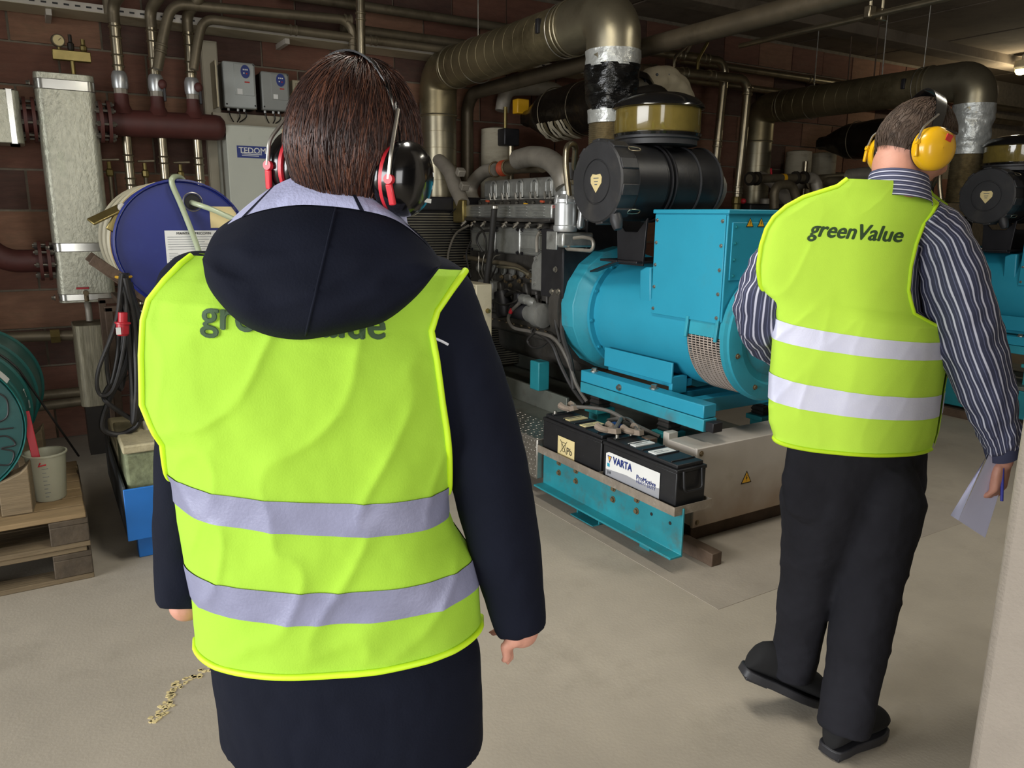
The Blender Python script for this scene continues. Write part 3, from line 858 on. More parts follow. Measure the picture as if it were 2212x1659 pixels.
    for k in range(6):
        a = k * math.pi / 3; MB().bar(cb + Vector((math.cos(a) * .064, math.sin(a) * .064, .145)), cb + Vector((math.cos(a) * .055, math.sin(a) * .055, .195)), .012, .012).build('separator_lug', 'filter_silver', t, bev=.003)
    lettering('separator_print', 'OCWEH', cb + Vector((-.052, .052, .125)) + Vector((-.008, -.008, 0)), (.72, -.69, 0), (0, 0, 1), 'print_red', t, width=.075, bold=.02, off=.004)
    for dz in (.02, .12):
        q = cb + Vector((.05, -.055, dz + .02))
        MB().lathe([(.028, 0), (.028, .012), (.018, .014), (.018, .03)], q, (.5, -.85, 0), n=8).build('valve_cap', 'filter_silver', t, smooth=20)
    MB().bar(cb + Vector((.045, -.075, .02)), cb + Vector((.055, -.08, .17)), .03, .03).build('valve_body', 'filter_silver', t, bev=.008)
    MB().bb(cb.x - .05, cb.x + .16, cb.y - .05, cb.y + .075, cb.z - .085, cb.z - .005).build('separator_base', 'cast_alu', t, bev=.012)
    MB().bb(cb.x - .058, cb.x - .048, cb.y - .0, cb.y + .10, cb.z - .10, cb.z + .0).build('base_flange', 'cast_alu', t, bev=.004)
    MB().tube(fillet([PX(1240, 514, 2.50), PX(1262, 512, 2.50), PX(1283, 517, 2.50), PX(1281, 542, 2.50), PX(1225, 538, 2.50), PX(1222, 530, 2.5)], .035, 6), .010, 10).build('return_pipe', 'grey_hose', t)
    # silver swan-neck pipe from the canister
    MB().tube(fillet([ct, PX(1221, 352, 2.50), PX(1224, 312, 2.52), PX(1244, 310, 2.60), PX(1240, 360, 2.66), PX(1240, 395, 2.70)], .05, 8), .017, 14).build('breather_pipe', 'chrome_pipe', t)
    MB().cyl(PX(1234, 352, 2.66), PX(1234, 388, 2.66), .030, n=16).build('breather_hose', 'rubber', t)
    # charge-air pipework
    MB().tube(spline([PX(1118, 345, 2.85), PX(1150, 338, 2.85), PX(1185, 345, 2.84), PX(1212, 372, 2.82), PX(1222, 405, 2.82)], 8), .066, 18).build('charge_air_elbow', 'grey_hose', t)
    MB().tube(spline([PX(1172, 358, 2.98), PX(1130, 360, 2.98), PX(1098, 362, 2.98)], 6), .046, 16).build('charge_air_pipe', 'dull_pipe', t)
    h = MB(); a = PX(1098, 362, 2.98); b = PX(1070, 366, 2.98); d = (b - a)
    h.lathe([(.05, 0), (.058, .02), (.05, .035), (.058, .05), (.05, .065), (.058, .08), (.05, .10)], a, d, n=24)
    h.build('bellows_hose', 'orange_hose', t)
    for q in (a, b): MB().torus(q, d, .053, .007, 24, 6).build('hose_clamp', 'rust_bolt', t)
    MB().tube(spline([b, PX(1045, 372, 2.96), PX(1022, 395, 2.94), PX(1018, 420, 2.93), PX(1030, 445, 2.93)], 8), .05, 16).build('charge_air_bend', 'pale_pipe', t)
    # long pale pipe to the radiator header
    MB().tube(spline([PX(915, 348, 2.70), PX(945, 345, 2.70), PX(970, 370, 2.68), PX(985, 405, 2.66), PX(1000, 440, 2.64)], 8), [.048, .05, .052, .056, .05], 16).build('coolant_pipe', 'pale_pipe', t)
    for px, py in ((995, 372), (1003, 402), (998, 428)):
        p = PX(px, py, 2.66); MB().box(p, (.06, .05, .05), Matrix.Rotation(.6, 3, 'X')).build('pipe_lug', 'pale_pipe', t, bev=.006)
    p = PX(918, 342, 2.70); MB().torus(p, (0, .5, .1), .055, .014, 20, 8).build('hose_clamp', 'brass', t)
    # oil filler tube and dipstick
    MB().tube([PX(1068, 450, 2.52), PX(1060, 540, 2.52), PX(1052, 600, 2.52), PX(1049, 640, 2.52)], [.020, .020, .021, .026], 14).build('oil_filler_tube', 'rubber', t)
    MB().lathe([(.016, 0), (.024, .004), (.024, .02), (.014, .026)], PX(1069, 452, 2.52), (0, 0, 1), n=12).build('filler_cap', 'steel_bolt', t)
    MB().sph(PX(1048, 632, 2.53), .034, n=14).build('filler_elbow', 'rubber', t)
    # starter motor
    a = PX(1118, 672, 2.56); b = PX(1152, 690, 2.56); c = PX(1196, 708, 2.56)
    ax = Vector((0, -1, 0))
    MB().lathe([(.045, 0), (.055, .01), (.055, .16), (.05, .17)], (2.60, 4.22, .90), (0, -1, 0), n=24).build('starter_motor', 'black_metal', t)
    MB().lathe([(.05, 0), (.058, .02), (.06, .06), (.075, .10), (.075, .17), (.04, .18)], (2.60, 4.05, .90), (0, -1, 0), n=20).build('starter_nose', 'cast_grey', t)
    MB().lathe([(.028, 0), (.032, .01), (.032, .07)], (2.575, 4.10, .985), (0, -1, 0), n=16).build('starter_solenoid', 'cast_alu', t)
    MB().lathe([(.022, 0), (.026, .02), (.03, .06), (.015, .085)], (2.575, 4.03, .98), (0, -1, -.1), n=14).build('solenoid_nose', 'cast_grey', t)
    MB().bb(2.55, 2.62, 4.10, 4.16, .93, 1.02).build('starter_bracket', 'black_metal', t, bev=.01)
    # cables and hoses hanging on the side
    W = [([PX(1122, 655, 2.55), PX(1105, 672, 2.54), PX(1098, 690, 2.53), PX(1110, 708, 2.53), PX(1145, 716, 2.53), PX(1195, 730, 2.53), PX(1225, 775, 2.54), PX(1245, 830, 2.55), PX(1268, 868, 2.55)], .011, 'cable_grey'),
         ([PX(1155, 718, 2.52), PX(1140, 735, 2.52), PX(1150, 750, 2.52), PX(1170, 748, 2.52), PX(1182, 738, 2.52)], .008, 'cable'),
         ([PX(1152, 715, 2.53), PX(1190, 740, 2.53), PX(1212, 790, 2.54), PX(1235, 835, 2.55), PX(1262, 872, 2.55)], .012, 'cable'),
         ([PX(1065, 648, 2.53), PX(1085, 658, 2.52), PX(1105, 655, 2.53), PX(1122, 645, 2.55)], .006, 'cable'),
         ([PX(1075, 498, 2.56), PX(1040, 500, 2.56), PX(1030, 520, 2.56), PX(1042, 545, 2.58)], .008, 'cable'),
         ([PX(1012, 487, 2.58), PX(985, 505, 2.56), PX(970, 540, 2.54), PX(968, 570, 2.54), PX(978, 595, 2.55)], .008, 'grey_hose'),
         ([PX(1018, 520, 2.56), PX(1008, 545, 2.55), PX(1010, 570, 2.55), PX(1018, 600, 2.55)], .006, 'cable'),
         ([PX(985, 450, 2.6), PX(972, 465, 2.6), PX(970, 485, 2.6), PX(980, 500, 2.6), PX(1005, 495, 2.6)], .005, 'cable'),
         ([PX(1020, 480, 2.6), PX(1040, 495, 2.55), PX(1050, 520, 2.54), PX(1050, 545, 2.55)], .007, 'rubber'),
         ([PX(1030, 470, 2.58), PX(1080, 482, 2.6), PX(1130, 488, 2.6), PX(1190, 478, 2.6)], .006, 'cable'),
         ([PX(1075, 576, 2.57), PX(1115, 580, 2.57), PX(1140, 592, 2.57)], .009, 'chrome_pipe'),
         ([PX(1072, 575, 2.57), PX(1066, 590, 2.57), PX(1058, 605, 2.56)], .006, 'cable'),
         ([PX(1090, 640, 2.62), PX(1110, 632, 2.62), PX(1130, 640, 2.62)], .016, 'rubber'),
         ([PX(1228, 560, 2.60), PX(1215, 610, 2.58), PX(1218, 660, 2.58), PX(1215, 720, 2.56), PX(1232, 780, 2.55), PX(1240, 840, 2.55)], .016, 'rubber'),
         ([PX(1206, 640, 2.56), PX(1200, 690, 2.55), PX(1210, 740, 2.54)], .009, 'cable'),
         ([PX(1166, 500, 2.6), PX(1160, 515, 2.6), PX(1160, 545, 2.6)], .010, 'grey_hose')]
    for pts, r, m in W: MB().tube(spline(pts, 8), r, 8).build('hose' if r > .0095 else 'cable', m, t)
    p = PX(1106, 668, 2.54); q = PX(1102, 676, 2.535); MB().cyl(p, q, .0135, n=10).build('cable_sleeve', 'red_plastic', t)
    p = PX(1153, 716, 2.525); MB().torus(p, (0, 1, -.3), .016, .006, 14, 6).build('cable_clip', 'rubber', t)
    MB().bb(2.70, 3.15, 3.60, 3.66, 1.30, 1.52).build('rear_plate', 'black_metal', t, bev=.006)
    return t


eng1 = make_engine()


def make_radiator():
    t = thing('radiator', 'finned radiator in black frame standing before the brick wall, nearer set', 'radiator', (AX, 5.2, .3), 'radiators of the generating sets')
    x0, x1, z0, z1 = 2.16, 3.66, .35, 1.52
    MB().bb(x0, x1, 5.13, 5.22, z0, z1).build('core', 'black_metal', t)
    f = MB(); n = int((z1 - z0) / .0185)
    for i in range(n): f.bb(x0 + .02, x1 - .02, 5.112, 5.135, z0 + i * .0185, z0 + i * .0185 + .0085)
    o = f.build('fin_pack', 'fin_alu', t, smooth=0); o['kind'] = 'stuff'
    MB().bb(x0 - .02, x1 + .02, 5.09, 5.26, z1, z1 + .10).build('header_tank', 'black_metal', t, bev=.015)
    for x in (x0 - .02, x1 - .02): MB().bb(x, x + .04, 5.09, 5.26, .3, z1).build('side_frame', 'black_metal', t, bev=.005)
    MB().lathe([(.05, 0), (.05, .04), (.042, .05)], (2.42, 5.17, z1 + .1), (0, 0, 1), n=20).build('filler_neck', 'pale_pipe', t)
    return t


rad1 = make_radiator()

t = thing('junction_box', 'cream sheet steel junction box beside the engine, partly behind the hooded person', 'box', (2.3, 4.1, .33))
A = PX(1062, 612, 2.30); B = PX(1064, 795, 2.30)
MB().bb(2.225, 2.335, 4.05, 4.36, .34, 1.09).build('body', 'cream_box', t, bev=.006)
MB().bb(2.213, 2.227, 4.06, 4.35, .35, 1.08).build('door', 'cream_box', t, bev=.005)
for z in (.5, .95): MB().cyl((2.212, 4.056, z - .03), (2.212, 4.056, z + .03), .007, n=8).build('hinge', 'cream_box', t)
MB().lathe([(.012, 0), (.016, .01), (.010, .03)], (2.30, 4.05, .93), (0, -1, 0), n=8).build('cable_gland', 'brass', t)


# ---------------------------------------------------------------- air cleaner with pre-cleaner bowl
def make_air_cleaner():
    t = thing('air_cleaner', 'black drum air cleaner with amber bowl beside the black-wrapped duct', 'air filter', (2.78, 3.12, 1.26), 'air cleaners of the generating sets')
    Y = 3.12; Z = 1.66; X0 = 2.387
    # end cap with notched skirt
    MB().lathe([(.001, 0), (.10, .0), (.102, .006), (.108, .006), (.11, .0), (.19, .0), (.198, .008), (.198, .10), (.19, .115), (.184, .115)], (X0, Y, Z), (1, 0, 0), n=56).build('end_cap', 'cap_plastic', t, smooth=30)
    for k in range(10):
        a = k * math.pi / 5 + .2
        c = Vector((X0 + .055, Y + math.cos(a) * .198, Z + math.sin(a) * .198))
        M = Matrix.Rotation(a, 3, 'X')
        MB().box(c, (.10, .014, .055), M).build('cap_rib', 'cap_plastic', t, bev=.004)
    hp = [(0, -.052), (.042, -.005), (.044, .022), (.030, .038), (0, .034), (-.030, .038), (-.044, .022), (-.042, -.005)]
    MB().prism(hp, (X0 - .0005, Y, Z), (0, -1, 0), (0, 0, 1), (-.0015, 0, 0)).build('cap_label', 'label_cream', t, smooth=0)
    for k, zz in enumerate((.016, .0, -.014)): MB().bb(X0 - .003, X0 - .002, Y - .02 + k * .005, Y + .02 - k * .005, Z + zz, Z + zz + .004).build('label_print', 'print_grey', t, smooth=0)
    MB().lathe([(.18, .11), (.188, .12), (.188, .30), (.18, .31), (.18, .36), (.186, .37), (.186, .66), (.17, .70), (.12, .72)], (X0, Y, Z), (1, 0, 0), n=56).build('drum', 'black_plastic', t, smooth=30)
    for x in (.33, .355, .52, .665): MB().torus((X0 + x, Y, Z), (1, 0, 0), .189, .006, 48, 6).build('band', 'black_metal' if x < .5 else 'cap_plastic', t)
    for a in (2.3, 3.9, .9):
        c = Vector((X0 + .12, Y + math.cos(a) * .205, Z + math.sin(a) * .205)); tt = Vector((0, -math.sin(a), math.cos(a)))
        MB().tube(spline([c - tt * .012 - Vector((.03, 0, 0)), c + tt * .012 - Vector((.03, 0, 0)), c + tt * .010 + Vector((.03, 0, 0)), c - tt * .010 + Vector((.03, 0, 0))], 4, closed=True), .003, 6, closed=True).build('latch', 'chrome_pipe', t)
    MB().tube(spline([(X0 + .70, Y, Z), (X0 + .78, Y + .02, Z - .01), (X0 + .84, Y + .10, Z - .06), (X0 + .85, Y + .2, Z - .12)], 6), [.11, .10, .095, .09], 20).build('outlet_elbow', 'cast_grey', t)
    # dust valve
    MB().lathe([(.028, 0), (.032, .03), (.026, .06), (.02, .075)], (X0 + .03, Y - .12, Z - .155), (0, -.35, -1), n=12).build('dust_valve', 'cap_plastic', t)
    # bowl pre-cleaner
    bx, by = 2.79, 3.15
    MB().lathe([(.09, 1.80), (.09, 1.845), (.205, 1.85), (.205, 1.875), (.215, 1.88), (.215, 1.895)], (bx, by, 0), (0, 0, 1), n=48).build('bowl_base', 'cap_plastic', t, smooth=30)
    MB().lathe([(.222, 1.892), (.225, 1.905), (.212, 1.912)], (bx, by, 0), (0, 0, 1), n=48).build('bowl_ring', 'dome_black', t, smooth=60)
    bo = MB().lathe([(.212, 1.905), (.218, 1.92), (.218, 2.035), (.214, 2.035), (.214, 1.925), (.206, 1.912), (.001, 1.912)], (bx, by, 0), (0, 0, 1), n=48, caps=False).build('clear_bowl', 'bowl_amber', t, smooth=40)
    MB().lathe([(.09, 1.91), (.10, 1.96), (.15, 2.0), (.15, 2.035)], (bx, by, 0), (0, 0, 1), n=32).build('vane_core', 'label_cream', t, smooth=60)
    MB().lathe([(.22, 2.025), (.235, 2.03), (.232, 2.045), (.20, 2.075), (.14, 2.098), (.07, 2.106), (.001, 2.108)], (bx, by, 0), (0, 0, 1), n=48, caps=False).build('bowl_lid', 'dome_black', t, smooth=60)
    MB().lathe([(.08, 1.70), (.08, 1.82)], (bx, by, 0), (0, 0, 1), n=32).build('inlet_stub', 'black_plastic', t)
    # saddle bracket on the alternator
    for x in (2.62, 2.98):
        b = MB(); b.prism([(-.10, 0), (.10, 0), (.12, .24), (.05, .17), (-.05, .17), (-.12, .24)], (x, Y, 1.25), (0, 1, 0), (0, 0, 1), (.012, 0, 0)); b.build('saddle', 'black_metal', t, bev=.003)
    MB().bb(2.58, 3.05, Y - .10, Y + .20, 1.262, 1.275).build('saddle_plate', 'black_metal', t, bev=.003)
    MB().bar((2.60, Y + .05, 1.27), (2.60, Y + .28, 1.20), .05, .01).build('saddle_foot', 'black_metal', t, bev=.003)
    return t


air1 = make_air_cleaner()


# ---------------------------------------------------------------- big ducts
def make_duct():
    t = thing('exhaust_air_duct', 'large galvanised elbow duct with black wrapped sleeve, nearest the hooded person', 'duct', (2.75, 3.5, 1.6), 'large galvanised ducts')
    R = .146; zt = 2.545; xn, yn, xf, yf = 2.765, 3.50, 2.748, 5.6
    near = [Vector((xn, yn, 2.30)), Vector((xn, yn, zt)), Vector((xn - .003, yn + .34, zt))]
    MB().tube(fillet([(xn, yn, 2.285), (xn, yn, zt), (xn - .002, yn + .36, zt)], .23, 14), R, 40, caps=False).build('near_elbow', 'galv', t)
    MB().tube([(xn - .002, yn + .34, zt), (xf, yf - .27, zt)], R - .004, 40, caps=False).build('spiral_run', 'galv_grimy', t)
    MB().tube(fillet([(xf, yf - .3, zt), (xf, yf, zt), (xf, yf, 2.22)], .26, 14), R * .97, 40, caps=False).build('far_elbow', 'galv_grimy', t)
    MB().tube([(xf, yf, 2.25), (xf, yf, 1.30)], R * .94, 40).build('down_pipe', 'galv', t)
    L = yf - .27 - (yn + .34); n = 13
    for i in range(n + 1):
        y = yn + .34 + L * i / n
        MB().torus((xn + (xf - xn) * i / n, y, zt), (.03, 1, .12), R - .004, .0026, 40, 5).build('lock_seam', 'galv_grimy', t)
    for i in range(7):
        MB().torus((xf, yf, 2.22 - i * .12), (.05, .1, 1), R * .94, .0022, 40, 5).build('lock_seam', 'galv_grimy', t)
    for (c, ax, r) in (((xn - .002, yn + .36, zt), (0, 1, 0), R + .004), ((xn, yn + .40, zt), (0, 1, 0), R + .003), ((xf, yf - .3, zt), (0, 1, 0), R + .001), ((xf, yf, 2.235), (0, 0, 1), R - .003)):
        MB().torus(c, ax, r, .006, 40, 6).build('joint_band', 'galv', t)
    MB().bb(xn - R - .015, xn - R + .01, 4.0, 4.03, zt - .02, zt + .06).build('clamp_lock', 'black_metal', t, bev=.003)
    # taped joint, black wrap, flexible hose
    def wrinkled(z0, z1, r0, r1, amp, sc, n=56, m=26, sd=0):
        P = []
        for i in range(m + 1):
            z = z0 + (z1 - z0) * i / m; r = r0 + (r1 - r0) * i / m; row = []
            for k in range(n):
                a = 2 * math.pi * k / n
                q = Vector((math.cos(a) * sc + sd, math.sin(a) * sc, z * sc * 9))
                row.append(Vector((xn + (r + amp * noise.noise(q)) * math.cos(a), yn + (r + amp * noise.noise(q)) * math.sin(a), z)))
            P.append(row)
        return MB().grid(P, wrap=True)
    wrinkled(2.275, 2.36, R + .002, R + .003, .006, 2.2, sd=4).build('tape_collar', 'duct_tape', t, smooth=180)
    wrinkled(2.055, 2.285, R - .015, R + .005, .016, 2.0, sd=9).build('black_wrap', 'black_plastic_wrap', t, smooth=180)
    wrinkled(1.99, 2.06, R - .022, R - .016, .004, 2.5, sd=2).build('tape_collar', 'duct_tape', t, smooth=180)
    hz = MB(); prof = []
    z = 1.62
    while z < 1.995:
        prof += [(R - .03, z), (R - .024, z + .005)]; z += .010
    hz.lathe(prof, (xn, yn, 0), (0, 0, 1), n=40); hz.build('flexible_hose', 'flex_hose', t)
    # hanger rods to the ceiling
    for y in (3.95, 5.0):
        MB().cyl((xn, y, zt + R), (xn, y, ZC - .005), .005, n=8).build('hanger_rod', 'steel_bolt', t)
        MB().torus((xn, y, zt), (0, 1, 0), R + .003, .004, 36, 5).build('hanger_ring', 'steel_bolt', t)
    return t


duct1 = make_duct()


def make_muffler():
    t = thing('exhaust_silencer', 'dark foil-wrapped silencer with torn lagging behind the black-wrapped duct', 'silencer', (3.2, 4.6, 1.9), 'wrapped exhaust silencers')
    c = PY(1205, 245, 4.95); x, z = c.x, c.z
    P = []; prof = [(.06, 5.38), (.07, 5.3), (.165, 5.05), (.175, 4.9), (.18, 4.6), (.178, 4.2), (.175, 4.05), (.12, 4.0)]
    for (r, y) in [(np.interp(s, np.linspace(0, 1, len(prof)), [q[0] for q in prof]), np.interp(s, np.linspace(0, 1, len(prof)), [q[1] for q in prof])) for s in np.linspace(0, 1, 40)]:
        P.append([Vector((x + (r + .008 * noise.noise(Vector((math.cos(a) * 3, math.sin(a) * 3, y * 6)))) * math.cos(a), y, z + (r + .008 * noise.noise(Vector((math.cos(a) * 3, math.sin(a) * 3, y * 6)))) * math.sin(a))) for a in np.linspace(0, 2 * math.pi, 49)[:-1]])
    MB().grid(P, wrap=True).build('body', 'muffler_foil', t, smooth=180)
    for y in (4.25, 4.6, 4.95): MB().torus((x, y, z), (0, 1, 0), .181, .004, 40, 5).build('strap', 'dull_pipe', t)
    rnd.seed(8)
    for k in range(9):
        y = 4.62 + k * .042; pts = []
        for a in np.linspace(-2.7, -1.3, 9):
            r = .186 + rnd.uniform(0, .012); pts.append((Vector((x + r * math.cos(a), y + rnd.uniform(-.006, .006), z + r * math.sin(a)))))
        w = .011 if k % 2 else .018
        P = [[p + Vector((0, -w, 0)) for p in pts], [p * 1.0 for p in pts], [p + Vector((0, w, -.004)) for p in pts]]
        g = MB().grid(P); g.build('torn_lagging', 'torn_foil' if k % 3 else 'flex_hose', t, smooth=60)
    MB().tube(fillet([(x, 4.05, z), (x, 3.8, z), (x, 3.8, z - .3)], .12, 8), .07, 20).build('inlet_bend', 'dark_pipe', t)
    return t


muf1 = make_muffler()

# quilted lagging on the exhaust bend behind the bowl
t = thing('quilted_lagging', 'cream quilted insulation jacket around a pipe bend behind the amber bowl', 'insulation', (3.4, 4.1, 2.2))
a = PY(1390, 190, 4.2); b = PY(1430, 175, 4.2); c = PY(1462, 200, 4.2); d = PY(1470, 240, 4.2)
pts = spline([a + Vector((-.06, .05, -.05)), a, b, c, d, d + Vector((0, 0, -.15))], 8); P = []
for i, p in enumerate(pts):
    tt = (pts[min(i + 1, len(pts) - 1)] - pts[max(i - 1, 0)]).normalized(); ux, uy = perp(tt)
    P.append([p + (ux * math.cos(q) + uy * math.sin(q)) * (.095 + .012 * abs(math.sin(i * .62)) * abs(math.cos(q * 3))) for q in np.linspace(0, 2 * math.pi, 37)[:-1]])
MB().grid(P, wrap=True).build('jacket', 'quilt', t, smooth=180)
for i in range(3, len(pts), 5):
    MB().sph(pts[i] + Vector((-.06, -.085, .03)), .010, n=8, m=6).build('quilt_button', 'print_grey', t)

# second set further right (whole copies)
SH = Vector((3.55, 0, 0))
alt2 = copy_tree(alt1, SH, 'turquoise alternator glimpsed behind the sleeve of the man in the striped shirt')
base2 = copy_tree(base1, SH, 'turquoise steel base frame seen low beyond the man in the striped shirt', skip=('tread_step',))
eng2 = copy_tree(eng1, SH, 'dark diesel engine seen over the shoulder of the man in the striped shirt')
rad2 = copy_tree(rad1, SH, 'finned radiator of the farther set behind the man in the striped shirt')
air2 = copy_tree(air1, SH, 'black drum air cleaner with bowl at the right edge of the picture')
duct2 = copy_tree(duct1, SH, 'galvanised elbow duct with silver taped hose above the man in the striped shirt', skip=('black_wrap',))
muf2 = copy_tree(muf1, SH, 'black wrapped silencer left of the head of the man in the striped shirt', skip=('torn_lagging',))
# silver tape instead of the black wrap on the second duct
P = []
for i in range(27):
    z = 2.05 + .235 * i / 26; row = []
    for k in range(56):
        q = 2 * math.pi * k / 56; r = .134 + .016 * i / 26 + .012 * noise.noise(Vector((math.cos(q) * 2, math.sin(q) * 2, z * 18)))
        row.append(Vector((2.765 + r * math.cos(q), 3.5 + r * math.sin(q), z)))
    P.append(row)
ob = MB().grid(P, wrap=True).build('tape_wrap', 'duct_tape', duct2, smooth=180)
ob.matrix_parent_inverse = Matrix.Translation(-ROOTLOC[duct1.name])

# ---------------------------------------------------------------- pipework behind the sets
def pipe(name, label, pts, r, m, bend=.1, joints=(), cat='pipe', group='overhead pipes', n=18):
    path = fillet(pts, bend, 8)
    t = thing(name, label, cat, tuple(Vector(pts[0])), group)
    MB().tube(path, r, n).build('tube', m, t)
    V = [Vector(p) for p in pts]
    for (i, f) in joints:
        p = V[i].lerp(V[i + 1], f); d = (V[i + 1] - V[i]).normalized()
        b = MB().lathe([(r * 1.02, -r * .9), (r * 1.22, -r * .8), (r * 1.22, -r * .5), (r * 1.06, -r * .4), (r * 1.06, r * .4), (r * 1.22, r * .5), (r * 1.22, r * .8), (r * 1.02, r * .9)], p, d, n=n)
        b.build('coupling', m, t)
    return t


xs, zs = 3.03, 2.42
pipe('steam_pipe', 'thick lagged pipe running up to the right from behind the black-wrapped duct', [(xs, -2.5, zs), (xs, 5.66, zs), (xs, 5.66, 0.5)], .050, 'lagged_pipe', .16, [(0, .8)])
for dx in (-.055, .055):
    t = thing('conduit_pipe', ('bright conduit pipe hung below the lagged pipe', 'dull conduit pipe beside the bright conduit')[dx > 0], 'pipe', (4.2 + dx, 1, 2.6), 'overhead pipes')
    MB().cyl((4.2 + dx, -2.0, 2.615 + dx * .3), (4.2 + dx, 3.9, 2.625 + dx * .3), .016, n=12).build('tube', ('chrome_pipe', 'dull_pipe')[dx > 0], t)
    for y in (2.95, 1.2):
        MB().cyl((4.2 + dx, y, 2.62), (4.2 + dx, y, ZC - .005), .010, n=8).build('hanger', 'chrome_pipe', t)
        MB().bb(4.2 + dx - .03, 4.2 + dx + .03, y - .02, y + .02, 2.595, 2.66).build('clip', 'chrome_pipe', t, bev=.006)
# pair of down pipes between the sets
Yp = 5.3
A = [PY(1385, 109, Yp), PY(1570, 135, Yp), PY(1548, 330, Yp)]
t = pipe('riser_pipe', 'left one of two bright down pipes between the sets, ending in a pale valve', [PY(1385, 109, Yp), PY(1480, 121, Yp), PY(1568, 133, Yp), PY(1556, 250, Yp), PY(1546, 350, Yp)], .038, 'chrome_pipe', .12, [(0, .9), (1, .5), (3, .6)], group='bright down pipes')
p = PY(1545, 360, Yp)
MB().lathe([(.05, 0), (.05, .05), (.062, .06), (.062, .12), (.05, .13), (.045, .18), (.075, .2), (.075, .22), (.05, .23), (.05, .6)], p + Vector((0, 0, .03)), (0, 0, -1), n=12).build('valve_body', 'pale_pipe', t, smooth=20)
t = pipe('riser_pipe', 'right one of two bright down pipes, ending in a brass valve with red knob', [PY(1385, 149, Yp - .1), PY(1500, 160, Yp - .1), PY(1617, 171, Yp - .1), PY(1605, 300, Yp - .1), PY(1592, 430, Yp - .1)], .040, 'chrome_pipe', .13, [(0, .2), (0, .8), (1, .3), (2, .2), (3, .85)], group='bright down pipes')
p = PY(1592, 425, Yp - .1)
MB().lathe([(.045, 0), (.05, .02), (.05, .06), (.04, .07), (.04, .4)], p, (0, 0, -1), n=10).build('valve_body', 'brass', t, smooth=20)
MB().sph(p + Vector((.02, -.06, -.04)), .025, .03, .025, n=12).build('valve_knob', 'red_plastic', t)
# small cross links between the two headers
for i, (a, b) in enumerate((((1480, 120), (1455, 152)), ((1512, 122), (1506, 155)))):
    pipe('link_pipe', ('thin sloping link pipe between the two header pipes, left one', 'thin copper-coloured link pipe between the two header pipes, right one')[i], [PY(*a, Yp), PY(*a, Yp) + Vector((0, -.1, .12)), PY(*b, Yp - .1) + Vector((0, 0, .1)), PY(*b, Yp - .1)], .014, ('chrome_pipe', 'brass')[i], .04, group='link pipes', n=10)
# long horizontal pipes along the back wall
for i, (a, b, r, m, lb) in enumerate((
        ((1500, 136), (1760, 171), .036, 'chrome_pipe', 'upper long bright pipe under the ceiling along the wall right of the big duct'),
        ((1440, 169), (1719, 202), .034, 'chrome_pipe', 'lower long bright pipe along the wall right of the big duct'))):
    p = PY(*a, 5.72); q = PY(*b, 5.72); d = (q - p); z = (p.z + q.z) / 2
    pipe('wall_pipe', lb, [(p.x - (.2 if i == 0 else 1.2), 5.72, z), (11.5, 5.72, z)], r, m, .05, [(0, .3)])
# stainless pipes over the drums and cabinets
Yq = 5.40
vp = [(262, 45, 232), (340, 55, 250), (417, 60, 262)]
zu = PY(600, 20, Yq).z; zl = PY(600, 50, Yq).z
T = pipe('header_pipe', 'upper stainless pipe crossing above the wall cabinets then turning down beside another pipe', [PY(340, 150, Yq), PY(356, 60, Yq), PY(372, 8, Yq), Vector((PY(762, 40, Yq).x, Yq, PY(560, 15, Yq).z)), PY(768, 420, Yq)], .030, 'dull_pipe', .10, [(2, .97), (3, .12), (0, .5)])
pipe('header_pipe', 'lower stainless pipe crossing above the wall cabinets from the third riser', [PY(418, 150, Yq), PY(428, 85, Yq), PY(440, 40, Yq), Vector((2.9, Yq, PY(440, 36, Yq).z - .01))], .028, 'dull_pipe', .10, [(2, .3), (2, .6)])
pipe('header_pipe', 'straight vertical stainless pipe above the head of the hooded person', [PY(776, -140, Yq - .12), PY(785, 420, Yq - .12)], .030, 'chrome_pipe', .1, [(0, .3)])
z1_ = PY(880, 28, 5.66).z
pipe('header_pipe', 'topmost long grey pipe under the ceiling left of the big duct', [(1.6, 5.66, z1_), (4.2, 5.66, z1_)], .034, 'dull_pipe', .1)
z2_ = PY(880, 84, 5.66).z
pipe('header_pipe', 'long grey pipe ending behind the elbow of the big duct', [(2.0, 5.60, z2_), (4.0, 5.60, z2_)], .036, 'dull_pipe', .1)
# perforated cable tray along the back wall
t = thing('cable_tray', 'perforated steel cable tray along the top of the brick wall', 'cable tray', (1, 5.6, 2.7))
zt0 = PY(465, 47, 5.55).z
tr = MB(); x = -0.6
MB().bb(-.8, 4.2, 5.55, 5.80, zt0 - .035, zt0 - .030).build('bottom', 'cream_box', t)
wb_ = MB().bb(-.8, 4.2, 5.548, 5.553, zt0 - .033, zt0 + .012).build('front_flange', 'box_grey', t)
sl = MB()
x = -.75
while x < 4.15:
    sl.bb(x, x + .028, 5.5465, 5.549, zt0 - .016, zt0 - .006); x += .058
so = sl.build('slots', 'print_black', t, smooth=0); so['kind'] = 'stuff'
for x in (0.2, 1.6, 3.0): MB().bb(x, x + .03, 5.6, YW - .006, zt0 - .07, zt0 - .036).build('bracket', 'box_grey', t)

